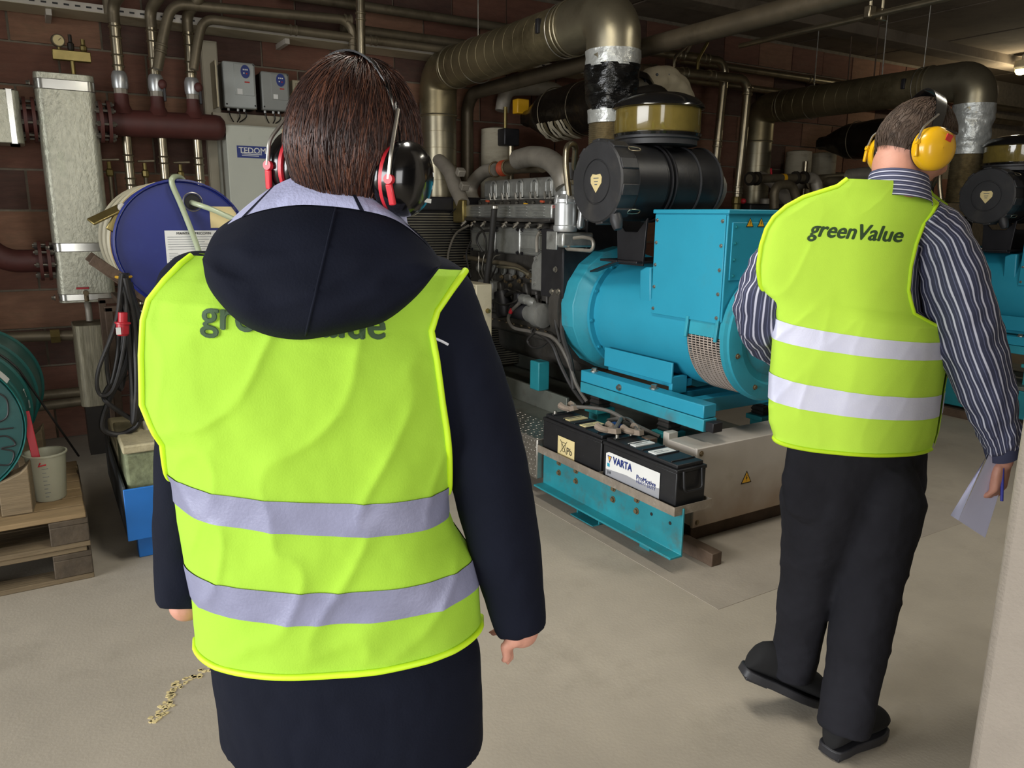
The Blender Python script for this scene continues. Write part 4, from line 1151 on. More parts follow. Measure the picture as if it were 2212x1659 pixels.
# pale lagged vessel, valve cluster and bends against the wall behind the engine
t = thing('lagged_vessel', 'pale lagged upright cylinder against the wall behind the engine', 'vessel', (3.0, 5.6, .3), 'lagged vessels')
c = PY(1074, 330, 5.62); 
MB().lathe([(.13, .0), (.135, 1.9), (.13, PY(1074, 280, 5.62).z), (.05, PY(1074, 275, 5.62).z)], (c.x, 5.62, 0), (0, 0, 1), n=28).build('jacket', 'insul_white', t, smooth=50)
lv2 = copy_tree(t, SH + Vector((.12, 0, 0)), 'pale lagged upright cylinder behind the second set, left of the thin bright pipe')
lv3 = copy_tree(t, SH + Vector((.52, 0, 0)), 'pale lagged upright cylinder behind the second set, right of the thin bright pipe')
c = PY(1104, 300, 5.45)
t = pipe('stand_pipe', 'thin bright upright pipe under a yellow actuator box behind the engine', [(c.x, 5.45, 0.0), (c.x, 5.45, 2.06)], .024, 'chrome_pipe', group='thin upright pipes')
copy_tree(t, SH, 'thin bright upright pipe between the lagged cylinders of the second set')
t = thing('valve_actuator', 'small yellow actuator box on the valve behind the engine', 'actuator', (c.x, 5.4, 2.1), 'valve actuators')
p = PY(1128, 230, 5.40)
MB().bb(p.x - .055, p.x + .055, 5.38, 5.46, p.z - .055, p.z + .055).build('housing', 'warn_yellow', t, bev=.008)
MB().bb(c.x - .09, c.x + .05, 5.40, 5.52, 2.03, 2.16).build('valve_block', 'black_metal', t, bev=.01)
MB().cyl((c.x - .06, 5.44, 2.16), (c.x - .06, 5.44, 2.32), .015, n=10).build('spindle', 'brass', t)
pipe('wall_bend', 'pale curved pipe bend on the wall below the big duct', [PY(1085, 240, 5.62), PY(1092, 192, 5.62), PY(1150, 190, 5.62), PY(1215, 194, 5.60), PY(1222, 260, 5.58)], .058, 'pale_pipe', .2, group='wall bends')
# pipes in front of the second set
pp = thing('flanged_pipe', 'short dark flanged pipe with yellow band left of the striped shirt collar', 'pipe', (5.6, 4.9, 1.6))
a = PY(1618, 386, 4.9); b = PY(1742, 384, 4.9)
MB().tube([a, b], .038, 18).build('tube', 'dull_pipe', pp)
d = (b - a).normalized()
for f in (.02, .12, .8, .95): MB().lathe([(.06, -.012), (.06, .012)], a.lerp(b, f), d, n=18).build('flange', 'dark_pipe', pp)
MB().lathe([(.0395, -.02), (.0395, .02)], a.lerp(b, .58), d, n=18).build('band', 'warn_yellow', pp)
q = a.lerp(b, .38); MB().cyl(q, q + Vector((-.03, -.01, .085)), .009, n=8).build('sensor', 'red_plastic', pp)
pipe('pipe_bend', 'pale swan-neck bend behind the shoulder of the green vest at right', [b, b + Vector((.12, 0, 0)), b + Vector((.16, -.05, -.22))], .052, 'pale_pipe', .1, group='bends of the second set')
a = PY(1765, 386, 4.95); b = PY(1905, 376, 4.95)
t = pipe('pipe_bend', 'grey pipe with red rubber sleeve left of the striped shirt collar', [a, b], .036, 'dull_pipe', group='bends of the second set')
MB().lathe([(.04, 0), (.048, .02), (.042, .035), (.048, .05), (.042, .065), (.048, .08), (.04, .10)], a.lerp(b, .42), (b - a), n=20).build('rubber_sleeve', 'orange_hose', t)
pipe('pipe_bend', 'brown arched pipe bend just above the terminal box', [PY(1672, 450, 4.8), PY(1672, 400, 4.8), PY(1712, 398, 4.8), PY(1720, 430, 4.8)], .04, 'dull_pipe', .09, group='bends of the second set')
# bulkhead lamp at the far right
p = PY(2206, 150, 4.8)
t = thing('bulkhead_lamp', 'small glowing bulkhead lamp under the ceiling at the far right', 'lamp', (p.x, 4.8, p.z))
MB().lathe([(.07, .09), (.075, .05), (.075, .02), (.06, .0)], (p.x, 4.8, p.z), (0, 0, 1), n=20).build('housing', 'cream_box', t)
MB().lathe([(.06, .02), (.06, -.02), (.04, -.05), (.001, -.06)], (p.x, 4.8, p.z), (0, 0, 1), n=20).build('glass', 'lamp_glass', t, smooth=60)
MB().cyl((p.x, 4.8, p.z + .09), (p.x, 4.8, ZC - .005), .008, n=8).build('stem', 'cream_box', t)
pl = bpy.data.lights.new('bulkhead_lamp_light', 'POINT'); pl.energy = 18; pl.color = (1.0, 0.88, 0.62); pl.shadow_soft_size = .06
po = bpy.data.objects.new('bulkhead_lamp_light', pl); COL.objects.link(po); po.location = (p.x, 4.8, p.z - .16)
# hanger rods left in the ceiling
for i, (px, py, y) in enumerate(((1833, 160, 5.0), (1890, 150, 4.6), (1907, 150, 4.6))):
    p = PY(px, py, y); o = MB().tube([(p.x, y, p.z - .15), (p.x - .01, y, ZC - .005)], .006, 8).build('hanger_rod', ('rust_steel', 'rust_steel', 'steel_bolt')[i])
    tag(o, ('rusty rod hanging from the ceiling, leftmost of three above the second duct', 'rusty bent rod hanging from the ceiling, middle of three above the second duct', 'thin steel rod hanging from the ceiling, rightmost of three above the second duct')[i], 'rod', 'ceiling hanger rods')
# ---------------------------------------------------------------- left side: pipework on the brick wall
mat('clad_alu', '#b9b8a6', 0.42, 0.55, var=0.16, scale=45, bump=0.35, bscale=70, dirt=('#8d9a7c', 0.28, 3), stretch=(1, 1, 0.6))
mat('clad_band', '#c3c2ba', 0.25, 0.85, var=0.1, scale=8)
mat('clad_streaked', '#8f8974', 0.5, 0.5, var=0.3, scale=14, bump=0.2, bscale=20, dirt=('#5d5840', 0.4, 9), stretch=(5, 5, 0.5))
mat('oxide_red', '#4f2722', 0.6, var=0.2, scale=7, bump=0.1, dirt=('#4a2a22', 0.3, 4))
mat('oxide_flange', '#57302a', 0.6, var=0.2, scale=9, dirt=('#4e332a', 0.3, 6))
mat('cabinet_grey', '#b9bbae', 0.5, var=0.05, scale=3, dirt=('#9a998a', 0.15, 3))
mat('drive_grey', '#a5a9a6', 0.5, var=0.05, scale=4)
mat('drive_dark', '#8a8c88', 0.5, var=0.06, scale=4)
mat('cream_panel', '#a8a08c', 0.6, var=0.08, scale=4)
mat('drum_blue', '#16236f', 0.42, var=0.1, scale=4, bump=0.03, bscale=30, dirt=('#2b3a80', 0.1, 6))
mat('drum_cream', '#b3ac93', 0.45, var=0.1, scale=5, dirt=('#7e775f', 0.2, 5))
mat('drum_green', '#15544f', 0.4, var=0.12, scale=4, bump=0.04, bscale=25, dirt=('#4b7f79', 0.15, 5))
mat('drum_green_lid', '#0c403e', 0.4, var=0.12, scale=4, bump=0.04, dirt=('#2b5f58', 0.15, 5))
mat('hose_clear', '#a9b394', 0.3, var=0.1, scale=6, spec=0.6)
mat('hose_white', '#b5ad9c', 0.55, var=0.12, scale=8, dirt=('#7d745f', 0.2, 6))
mat('strap_yellow', '#b58a1e', 0.7, var=0.2, scale=40)
mat('wood', '#74644b', 0.8, var=0.22, scale=9, bump=0.3, bscale=30, dirt=('#5a4c38', 0.35, 5), stretch=(0.4, 3, 6))
mat('wood_fresh', '#8d7654', 0.75, var=0.2, scale=9, bump=0.2, bscale=30, dirt=('#6b5a3d', 0.2, 5), stretch=(0.4, 3, 6))
mat('wood_dark', '#4d4234', 0.85, var=0.3, scale=10, bump=0.35, bscale=30, dirt=('#3a3227', 0.35, 6))
mat('jug_plastic', '#b9b8a2', 0.35, var=0.06, scale=6, alpha=0.78, spec=0.5)
mat('bench_blue', '#1f6fc0', 0.42, var=0.1, scale=4, dirt=('#385f8a', 0.15, 5))
mat('bench_dark', '#3b3f42', 0.6, var=0.2, scale=6)
mat('mossy_stone', '#7d8464', 0.85, var=0.35, scale=14, bump=0.6, bscale=25, dirt=('#4b4c38', 0.4, 9))
mat('stone_top', '#b0a685', 0.85, var=0.2, scale=9, bump=0.4, bscale=30, dirt=('#776e56', 0.3, 6))

YT = 5.45


def rbox(name, x0, x1, y0, y1, z0, z1, r, m, parent, n=6):
    """upright box with rounded vertical edges"""
    poly = []
    for cx, cy, a0 in ((x1 - r, y1 - r, 0), (x0 + r, y1 - r, 90), (x0 + r, y0 + r, 180), (x1 - r, y0 + r, 270)):
        for k in range(n + 1):
            a = math.radians(a0 + 90 * k / n); poly.append((cx + r * math.cos(a), cy + r * math.sin(a)))
    return MB().prism(poly, (0, 0, z0), (1, 0, 0), (0, 1, 0), (0, 0, z1 - z0)).build(name, m, parent, smooth=50, bev=.004)


def flange_pair(t, c, ax, R, m='oxide_flange', gap=.022, n=8):
    c = Vector(c); ax = Vector(ax).normalized(); x, y = perp(ax)
    for s in (-1, 1): MB().lathe([(R, -.009), (R, .009)], c + ax * s * gap, ax, n=32).build('flange', m, t)
    for k in range(n):
        a = 2 * math.pi * k / n + .2; p = c + (x * math.cos(a) + y * math.sin(a)) * R * .82
        b = MB(); b.cyl(p - ax * (gap + .035), p + ax * (gap + .035), .008, n=8)
        for s in (-1, 1): b.lathe([(.016, 0), (.016, .016)], p + ax * s * (gap + .010), ax * s, n=6)
        b.build('flange_bolt', 'steel_bolt', t, smooth=20)


t = thing('clad_vessel', 'tall aluminium-clad rectangular vessel with green streaks on the brick wall', 'vessel', (.25, 5.6, .94))
x0, x1, zb, ztp = .095, .408, .945, 2.285
rbox('cladding', x0, x1, YT, YT + .28, zb, ztp, .045, 'clad_alu', t)
for z0, z1 in ((2.19, 2.25), (1.255, 1.31), (zb + .012, zb + .055)): rbox('band', x0 - .004, x1 + .004, YT - .004, YT + .284, z0, z1, .048, 'clad_band', t)
for z in (2.22, 1.28, .98): MB().hexbolt((x0 - .02, YT + .02, z), (-1, 0, 0), .012, .02).build('band_screw', 'steel_bolt', t, smooth=0)
MB().bb(.14, .36, YT + .28, YW - .006, 1.0, 1.1).build('wall_bracket', 'dull_pipe', t)
p = PY(185, 632, YT)
v = MB(); v.cyl(p + Vector((0, .02, 0)), p + Vector((0, -.05, 0)), .016, n=10); v.cyl(p + Vector((0, -.03, 0)), p + Vector((0, -.045, -.05)), .013, n=10)
v.build('drain_cock', 'rust_bolt', t)
MB().bar(p + Vector((-.05, -.035, .03)), p + Vector((.02, -.035, .03)), .012, .012).build('cock_lever', 'red_plastic', t, bev=.003)
t2 = thing('gauge_block', 'brass manifold block with a round pressure gauge above the clad vessel', 'gauge', (.26, 5.5, 2.29))
c = PY(155, 121, 5.52)
MB().bb(c.x - .10, c.x + .10, 5.50, 5.54, c.z - .03, c.z + .028).build('block', 'brass', t2, bev=.004)
MB().cyl((c.x, 5.52, 2.28), (c.x, 5.52, c.z - .03), .013, n=10).build('riser', 'brass', t2)
g = PY(126, 87, 5.50)
MB().lathe([(.033, 0), (.036, .004), (.036, .025), (.0, .027)], g, (-.2, 1, 0), n=24).build('gauge_case', 'dull_pipe', t2)
MB().lathe([(.029, -.002), (.001, -.002)], g, (-.2, 1, 0), n=24, caps=False).build('gauge_face', 'label_cream', t2)
MB().bar(g + Vector((0, -.004, 0)), g + Vector((.015, -.004, .015)), .003, .002).build('gauge_needle', 'print_black', t2)
MB().cyl(g + Vector((0, .012, -.03)), (g.x, 5.512, c.z + .02), .008, n=8).build('gauge_stem', 'brass', t2)
MB().lathe([(.012, 0), (.018, .01), (.018, .04), (.01, .05), (.01, .09)], (c.x, 5.52, c.z + .028), (0, 0, 1), n=8).build('vent', 'dark_pipe', t2, smooth=20)
MB().lathe([(.012, 0), (.02, .01), (.02, .03), (.012, .04), (.012, .07)], (c.x + .065, 5.52, c.z + .028), (0, 0, 1), n=8).build('relief_valve', 'brass', t2, smooth=20)

t = thing('clad_pipe', 'clad pipe end at the left edge joined to the tall vessel by a red flange', 'pipe', (-.2, 5.6, 1.9))
a = PY(45, 195, YT); b = PY(48, 310, YT)
rbox('cladding', -.9, a.x - .012, YT, YT + .27, b.z, a.z, .04, 'clad_alu', t)
rbox('band', -.06, a.x - .035, YT - .003, YT + .273, b.z - .003, a.z + .003, .04, 'clad_band', t)
flange_pair(t, (.055, YT + .14, (a.z + b.z) / 2), (1, 0, 0), .13)
MB().cyl((-.02, YT + .14, (a.z + b.z) / 2), (.1, YT + .14, (a.z + b.z) / 2), .07, n=20).build('spool', 'oxide_red', t)

# red manifold with three risers
zm = 2.03
t = thing('pipe_manifold', 'red-brown horizontal manifold pipe right of the clad vessel', 'manifold', (.8, 5.5, 2.0))
MB().lathe([(.078, 0), (.08, .01), (.08, .62), (.075, .65), (.05, .672), (.001, .678)], (.47, 5.5, zm), (1, 0, .01), n=32).build('body', 'oxide_red', t, smooth=50)
MB().cyl((.40, 5.5, zm), (.48, 5.5, zm), .06, n=20).build('neck', 'oxide_red', t)
flange_pair(t, (.445, 5.5, zm), (1, 0, 0), .125)
risers = []
for i, (pxu, pyu, pxl, pyl) in enumerate(((262, 60, 280, 420), (340, 62, 356, 420), (417, 65, 432, 420))):
    u = PY(pxu, pyu, 5.5); l = PY(pxl, pyl, 5.5); xm = PY((pxu + pxl) / 2 + (-4, -4, -4)[i], 262, 5.5).x
    MB().lathe([(.075, 0), (.055, .03), (.042, .06), (.04, .12)], (xm, 5.5, zm + .05), (0, 0, 1), n=20).build('branch', 'oxide_red', t, smooth=60)
    lb = ('leftmost', 'middle', 'rightmost')[i]
    r = thing('riser', lb + ' of three stainless risers on the red-brown manifold', 'pipe', (xm, 5.5, zm + .15), 'risers on the red manifold')
    MB().cyl((xm, 5.5, zm + .16), (xm, 5.5, zm + .24), .038, n=8).build('union', 'pale_pipe', r, smooth=20)
    MB().lathe([(.042, 0), (.046, .02), (.046, .07), (.04, .09), (.034, .10)], (xm, 5.5, zm + .20), (0, 0, 1), n=16).build('valve_body', 'filter_silver', r, smooth=30)
    MB().tube([(xm, 5.5, zm + .3), (xm, 5.5, 2.62)], .031, 18).build('tube', 'chrome_pipe', r)
    for z in (2.36, 2.42, 2.52, 2.58): MB().torus((xm, 5.5, z), (0, 0, 1), .032, .006, 20, 6).build('press_ring', 'chrome_pipe', r)
    if i:
        MB().sph((xm + .03, 5.45, zm + .24), .026, .02, .03, n=12).build('valve_knob', 'oxide_red', r)
        MB().bb(xm + .03, xm + .045, 5.44, 5.455, zm + .14, zm + .25).build('valve_lever', 'black_metal', r, bev=.003)
    # upper cranked part towards the ceiling
    q = fillet([(xm, 5.5, 2.60), (xm, 5.5, 2.70), (xm + .06, 5.36, 2.78), (xm + .06, 5.36, 3.0 if i == 0 else 2.86)], .05, 6)
    MB().tube(q, .033, 16).build('offset_bend', 'dull_pipe', r)
    if i == 0: MB().tube(fillet([(xm - .02, 5.56, 2.66), (xm - .02, 5.56, 2.85), (xm - .03, 5.4, ZC - .01)], .06, 6), .03, 14).build('return_bend', 'dull_pipe', r)
    # leg below the manifold
    d = thing('drop_pipe', lb + ' of three stainless drop pipes under the red-brown manifold', 'pipe', (xm, 5.52, .3), 'drop pipes under the manifold')
    MB().tube([(xm + .01, 5.52, zm - .07), (xm + .01, 5.52, .25)], .027, 18).build('tube', 'chrome_pipe', d)
    for z in (1.84, 1.80, 1.70, 1.66, 1.56): MB().torus((xm + .01, 5.52, z), (0, 0, 1), .029, .006, 20, 6).build('press_ring', 'chrome_pipe', d)
    k = thing('stop_tap', lb + ' small tap with a T handle among the drop pipes', 'tap', (xm - .09, 5.56, .9), 'small taps below the manifold')
    MB().tube([(xm - .10, 5.56, .9), (xm - .10, 5.56, 1.72)], .012, 10).build('tube', 'dull_pipe', k)
    MB().lathe([(.014, 0), (.022, .01), (.022, .04), (.012, .05), (.012, .09)], (xm - .10, 5.56, 1.71), (0, 0, 1), n=8).build('tap_body', 'brass', k, smooth=20)
    MB().bar((xm - .14, 5.56, 1.81), (xm - .04, 5.54, 1.815), .014, .014).build('t_handle', 'dull_pipe', k, bev=.004)
t = thing('pipe_elbow', 'red-brown pipe elbow with bolted flange at the left edge of the brick wall', 'pipe', (-.1, 5.55, 1.2))
e = Vector((.045, 5.56, 1.20))
MB().tube(fillet([e + Vector((.06, 0, 0)), e + Vector((-.30, 0, 0)), e + Vector((-.34, 0, .45))], .2, 10), .068, 22).build('elbow', 'oxide_red', t)
flange_pair(t, e, (1, 0, 0), .12)
t = thing('streaked_vessel', 'small streaked metal-clad vessel low on the wall below the tall clad vessel', 'vessel', (.25, 5.4, .3))
a = PY(157, 705, 5.3); b = PY(240, 875, 5.3)
rbox('cladding', a.x, b.x + .06, 5.3, 5.58, b.z, a.z, .05, 'clad_streaked', t)
MB().bb(a.x + .02, b.x + .03, 5.33, 5.55, .0, b.z).build('stand', 'dark_pipe', t)
MB().tube([(a.x, 5.42, a.z - .07), (a.x - .1, 5.42, a.z - .065), (a.x - .5, 5.45, a.z - .06), (a.x - 1.0, 5.45, a.z - .05)], .032, 14).build('side_pipe', 'dull_pipe', t)
MB().lathe([(.045, 0), (.045, .05)], (a.x - .07, 5.42, a.z - .067), (-1, 0, 0), n=6).build('union_nut', 'brass', t, smooth=20)
MB().tube([(a.x, 5.42, b.z + .08), (a.x - .6, 5.42, b.z + .08)], .03, 14).build('side_pipe', 'dull_pipe', t)
MB().tube([(a.x, 5.42, b.z + .02), (a.x - .6, 5.42, b.z + .0)], .03, 14).build('side_pipe', 'dull_pipe', t)
MB().tube(fillet([(a.x + .1, 5.45, .83), (a.x + .1, 5.45, .92), (a.x + .1, 5.55, .95)], .03, 4), .02, 10).build('top_pipe', 'pale_pipe', t)

# ---------------------------------------------------------------- cabinets on the wall
yc = 5.45
t = thing('control_cabinet', 'tall light grey control cabinet with blue maker sign behind the blue drum', 'cabinet', (1.5, 5.6, .1))
cx0 = 1.14; cx1 = 1.96; cz = 2.06
MB().bb(cx0 + .004, cx1, yc + .014, YW - .006, .1, cz).build('body', 'cabinet_grey', t, bev=.005)
MB().bb(cx0, cx1 + .004, yc, yc + .016, .11, cz - .006).build('door', 'cabinet_grey', t, bev=.006)
a = PY(511, 314, yc); b = PY(577, 343, yc)
sg = MB().bb(a.x, b.x, yc - .002, yc, b.z, a.z).build('maker_sign', 'print_blue', t, smooth=0)
lettering('sign_print', 'TEDOM', (a.x + .012, yc - .0025, a.z - .046), (1, 0, 0), (0, 0, 1), 'label_white', sg, width=(b.x - a.x) * .90, height=.036, bold=.018)
for k in range(3): MB().bb(a.x + .03, a.x + .03 + (.11, .13, .12)[k], yc - .003, yc - .002, b.z + .012 + k * .010, b.z + .016 + k * .010).build('sign_print', 'label_white', sg, smooth=0)
p = PY(609, 292, yc); s2 = MB().bb(p.x, p.x + .12, yc - .002, yc, p.z - .003, p.z + .038).build('name_plate', 'label_cream', t, smooth=0)
lettering('plate_print', 'BHKW', (p.x + .012, yc - .0025, p.z + .006), (1, 0, 0), (0, 0, 1), 'print_black', s2, height=.022, bold=.01)
for k in range(6):
    p = PY(598, 318 + k * 6.5, yc); MB().bb(p.x, p.x + .16, yc - .008, yc, p.z - .004, p.z + .004).build('louvre', 'cabinet_grey', t, bev=.002)
p = PY(584, 388, yc); MB().bb(p.x - .02, p.x + .02, yc - .012, yc, p.z - .035, p.z + .025).build('lock', 'black_plastic', t, bev=.004)
MB().bb(cx0 - .02, cx1 + .02, 5.72, YW - .006, cz, cz + .10).build('top_plate', 'cream_panel', t, bev=.003)
for (px, py, pxb, pyb, m, lb, yy) in ((480, 130, 556, 236, 'drive_grey', 'light grey wall drive with blue oval keypad, left of the two', 5.60), (563, 152, 628, 241, 'drive_dark', 'darker grey wall drive with blue oval keypad, right of the two', 5.62)):
    t = thing('motor_drive', lb, 'drive unit', (PY(px, py, yy).x, yy, PY(px, pyb, yy).z), 'wall drives above the cabinet')
    A = PY(px, py, yy); B = PY(pxb, pyb, yy); zt_ = (A.z + PY(pxb, py + 8, yy).z) / 2; zb_ = B.z; wd = B.x - A.x
    MB().bb(A.x + .004, B.x, yy + .02, YW - .02, zb_ + .005, zt_ - .004).build('heat_sink', 'dark_pipe', t, bev=.004)
    MB().bb(A.x, B.x, yy, yy + .06, zb_, zt_).build('cover', m, t, bev=.010)
    MB().bb(A.x - .045, A.x - .035, yy + .02, YW - .006, zb_, zt_).build('mount_plate', 'galv', t)
    MB().bb(A.x + wd * .33, B.x - .012, yy - .004, yy + .002, zb_ + (zt_ - zb_) * .28, zt_ - .012).build('front_panel', m, t, bev=.003)
    MB().prism([(math.cos(q) * .030, math.sin(q) * .042) for q in np.linspace(0, 6.283, 25)[:-1]], (A.x + wd * .68, yy - .004, zt_ - (zt_ - zb_) * .20), (1, 0, 0), (0, 0, 1), (0, -.004, 0)).build('keypad', 'print_blue', t, smooth=0)
    for dx, dz, m2 in ((-.012, .012, 'label_white'), (.0, .012, 'label_white'), (.012, .012, 'label_white'), (-.01, -.01, 'label_white'), (.008, -.012, 'print_red')):
        MB().bb(A.x + wd * .68 + dx - .004, A.x + wd * .68 + dx + .004, yy - .010, yy - .008, zt_ - (zt_ - zb_) * .20 + dz - .004, zt_ - (zt_ - zb_) * .20 + dz + .004).build('key', m2, t, smooth=0)
    MB().bb(A.x + wd * .40, A.x + wd * .56, yy - .006, yy - .004, zb_ + (zt_ - zb_) * .30, zb_ + (zt_ - zb_) * .42).build('rating_label', 'label_white', t, smooth=0)
    MB().bb(A.x + wd * .64, A.x + wd * .80, yy - .005, yy - .004, zb_ + (zt_ - zb_) * .56, zb_ + (zt_ - zb_) * .59).build('unit_print', 'print_red', t, smooth=0)
    for x, z in ((A.x + .012, zb_ + .02), (B.x - .012, zb_ + .02), (B.x - .012, zt_ - .012)): MB().hexbolt((x, yy, z), (0, -1, 0), .004, .003).build('screw', 'print_black', t, smooth=0)
    for f in (.15, .45, .65): 
        q = Vector((A.x + wd * f, yy + .06, zb_)); MB().tube(spline([q, q + Vector((.01, 0, -.05)), Vector((A.x + wd * .45, 5.76, zb_ - .10)), Vector((A.x + wd * .5, 5.76, zb_ - .16))], 5), .004, 6).build('lead', 'cable', t)
        MB().lathe([(.008, 0), (.008, .015)], q, (0, 0, -1), n=6).build('cable_gland', 'label_white', t)
t = thing('fuse_box', 'flat cream wall box partly behind the hair of the hooded person', 'box', (1.75, 5.75, 2.1))
A = PY(631, 172, 5.72); B = PY(720, 260, 5.72)
MB().bb(A.x, B.x, 5.72, YW - .006, B.z, A.z).build('body', 'cream_box', t, bev=.006)
MB().bb(A.x + .02, B.x - .02, 5.712, 5.722, B.z + .02, A.z - .02).build('cover', 'cream_box', t, bev=.004)
t = thing('meter_box', 'small grey wall meter between the hair of the hooded person and the big duct', 'meter', (2.6, 5.75, 2.1))
A = PY(866, 219, 5.74); B = PY(902, 252, 5.74)
MB().bb(A.x, B.x, 5.74, YW - .006, B.z, A.z).build('case', 'drive_grey', t, bev=.006)
MB().bb(A.x + .02, B.x - .03, 5.735, 5.741, A.z - .05, A.z - .02).build('display', 'print_black', t, bev=.002)
MB().bb(B.x - .05, B.x - .02, 5.735, 5.741, B.z + .02, B.z + .05).build('window', 'print_black', t, bev=.002)
MB().bb(B.x - .07, B.x - .01, 5.78, YW - .006, .6, B.z).build('trunking', 'cream_box', t)
t = thing('cable_duct', 'pale vertical trunking on the wall between the risers and the grey cabinet', 'trunking', (1.05, 5.8, .1))
A = PY(437, 150, 5.78); B = PY(468, 400, 5.78)
MB().bb(A.x, A.x + .105, 5.78, YW - .006, .1, 2.62).build('body', 'cream_panel', t, bev=.004)
MB().bb(A.x + .006, A.x + .099, 5.774, 5.782, .11, 2.61).build('lid', 'cream_panel', t, bev=.003)

# ---------------------------------------------------------------- blue drum on its stand
DC = Vector((.591, 3.862, 1.349)); DR = .292
t = thing('blue_drum', 'blue steel drum with cream painted side lying on a stand behind the hooded person', 'drum', tuple(DC + Vector((0, .44, -DR))))
ay = (0, 1, 0)
MB().lathe([(DR - .004, .0), (DR + .004, .004), (DR + .004, .014), (DR - .004, .02)], DC, ay, n=56, caps=False).build('rim', 'drum_blue', t, smooth=50)
MB().lathe([(.001, .016), (DR - .012, .016), (DR - .006, .004)], DC, ay, n=56, caps=False).build('lid', 'drum_blue', t, smooth=40)
prof = [(DR - .006, .018), (DR - .004, .05)]
MB().lathe([(DR - .006, .02), (DR - .006, .30), (DR + .004, .31), (DR - .006, .33), (DR - .006, .57), (DR + .004, .58), (DR - .006, .60), (DR - .006, .86), (DR + .004, .87), (DR, .88)], DC, ay, n=56).build('shell', 'drum_cream', t, smooth=35)
for y in (.045, .095, .155, .21): MB().lathe([(DR - .004, -.012), (DR - .003, .0), (DR - .004, .012)], DC + Vector((0, y, 0)), ay, n=56).build('painted_stripe', 'drum_blue', t, smooth=60)
hb = PY(416, 436, DC.y + .016)
MB().lathe([(.040, -.006), (.044, -.004), (.044, .002), (.034, .002), (.034, -.006)], hb, ay, n=28, caps=False).build('bung_ring', 'steel_bolt', t, smooth=40)
MB().lathe([(.036, .0), (.001, .0)], hb + Vector((0, -.001, 0)), ay, n=28, caps=False).build('bung_hole', 'print_black', t)
A = PY(355, 498, DC.y + .014); B = PY(472, 566, DC.y + .014)
lb = MB().bb(A.x, B.x, DC.y + .012, DC.y + .0145, B.z, A.z).build('paper_label', 'label_white', t, smooth=0)
ly = DC.y + .0115
lettering('label_print', 'MAINTAIN FRICOFIN', (A.x + .05, ly, A.z - .018), (1, 0, 0), (0, 0, 1), 'print_black', lb, width=(B.x - A.x) * .66, bold=.01)
for k in range(6): MB().bb(A.x + .01, B.x - .015 - (k % 3) * .02, ly - .0005, ly, A.z - .030 - k * .011, A.z - .0285 - k * .011).build('label_print', 'print_grey', lb, smooth=0)
for k in range(5): MB().bb(A.x + .012, A.x + .05 + (k % 2) * .02, ly - .0005, ly, B.z + .012 + k * .008, B.z + .0135 + k * .008).build('label_print', 'print_grey', lb, smooth=0)
A = PY(452, 446, DC.y + .014); B = PY(512, 492, DC.y + .014)
MB().bb(A.x, B.x, DC.y + .012, DC.y + .0145, B.z, A.z).build('old_label', 'label_cream', t, smooth=0)
A = PY(395, 571, DC.y + .014); B = PY(420, 580, DC.y + .014)
MB().bb(A.x, B.x, DC.y + .012, DC.y + .0145, B.z, A.z).build('small_label', 'label_white', t, smooth=0)
t = thing('drain_hose', 'pale green clear hose looped over the top of the blue drum', 'hose', tuple(PY(372, 393, DC.y)))
MB().tube(spline([PY(395, 388, DC.y + .12), PY(385, 382, DC.y + .04), PY(374, 384, DC.y - .01), PY(372, 398, DC.y - .02), PY(390, 440, DC.y - .015), PY(412, 495, DC.y - .012), PY(430, 545, DC.y - .01), PY(455, 640, DC.y - .02), PY(470, 800, DC.y - .03)], 8), .0125, 12).build('tube', 'hose_clear', t)
t = thing('suction_hose', 'greenish hose coming out of the bung hole of the blue drum', 'hose', tuple(hb))
MB().tube(spline([hb + Vector((0, .03, 0)), hb + Vector((0, -.02, -.006)), PY(440, 446, DC.y - .05), PY(475, 460, DC.y - .07), PY(530, 490, DC.y - .08), PY(600, 560, DC.y - .08)], 8), .012, 12).build('tube', 'hose_clear', t)
# ratchet strap around the drum
t = thing('ratchet_strap', 'yellow lashing strap with steel ratchet on the left side of the blue drum', 'strap', tuple(DC + Vector((-DR, .2, 0))))
P = []
for a in np.linspace(math.radians(-20), math.radians(215), 60):
    P.append([DC + Vector((math.cos(a) * (DR + .006), .085, math.sin(a) * (DR + .006))), DC + Vector((math.cos(a) * (DR + .006), .12, math.sin(a) * (DR + .006)))])
MB().grid(P).build('webbing', 'strap_yellow', t, smooth=60)
a = PY(262, 448, DC.y + .1); b = PY(195, 480, DC.y + .05)
MB().bar(a, b, .05, .012, up=(0, -.6, 1)).build('handle', 'brass', t, bev=.005)
MB().bar(a + Vector((.01, 0, -.005)), PY(240, 500, DC.y + .1), .05, .02, up=(0, -1, 0)).build('ratchet_frame', 'brass', t, bev=.005)
MB().cyl(a + Vector((0, -.035, 0)), a + Vector((0, .035, 0)), .018, n=14).build('spindle', 'steel_bolt', t)
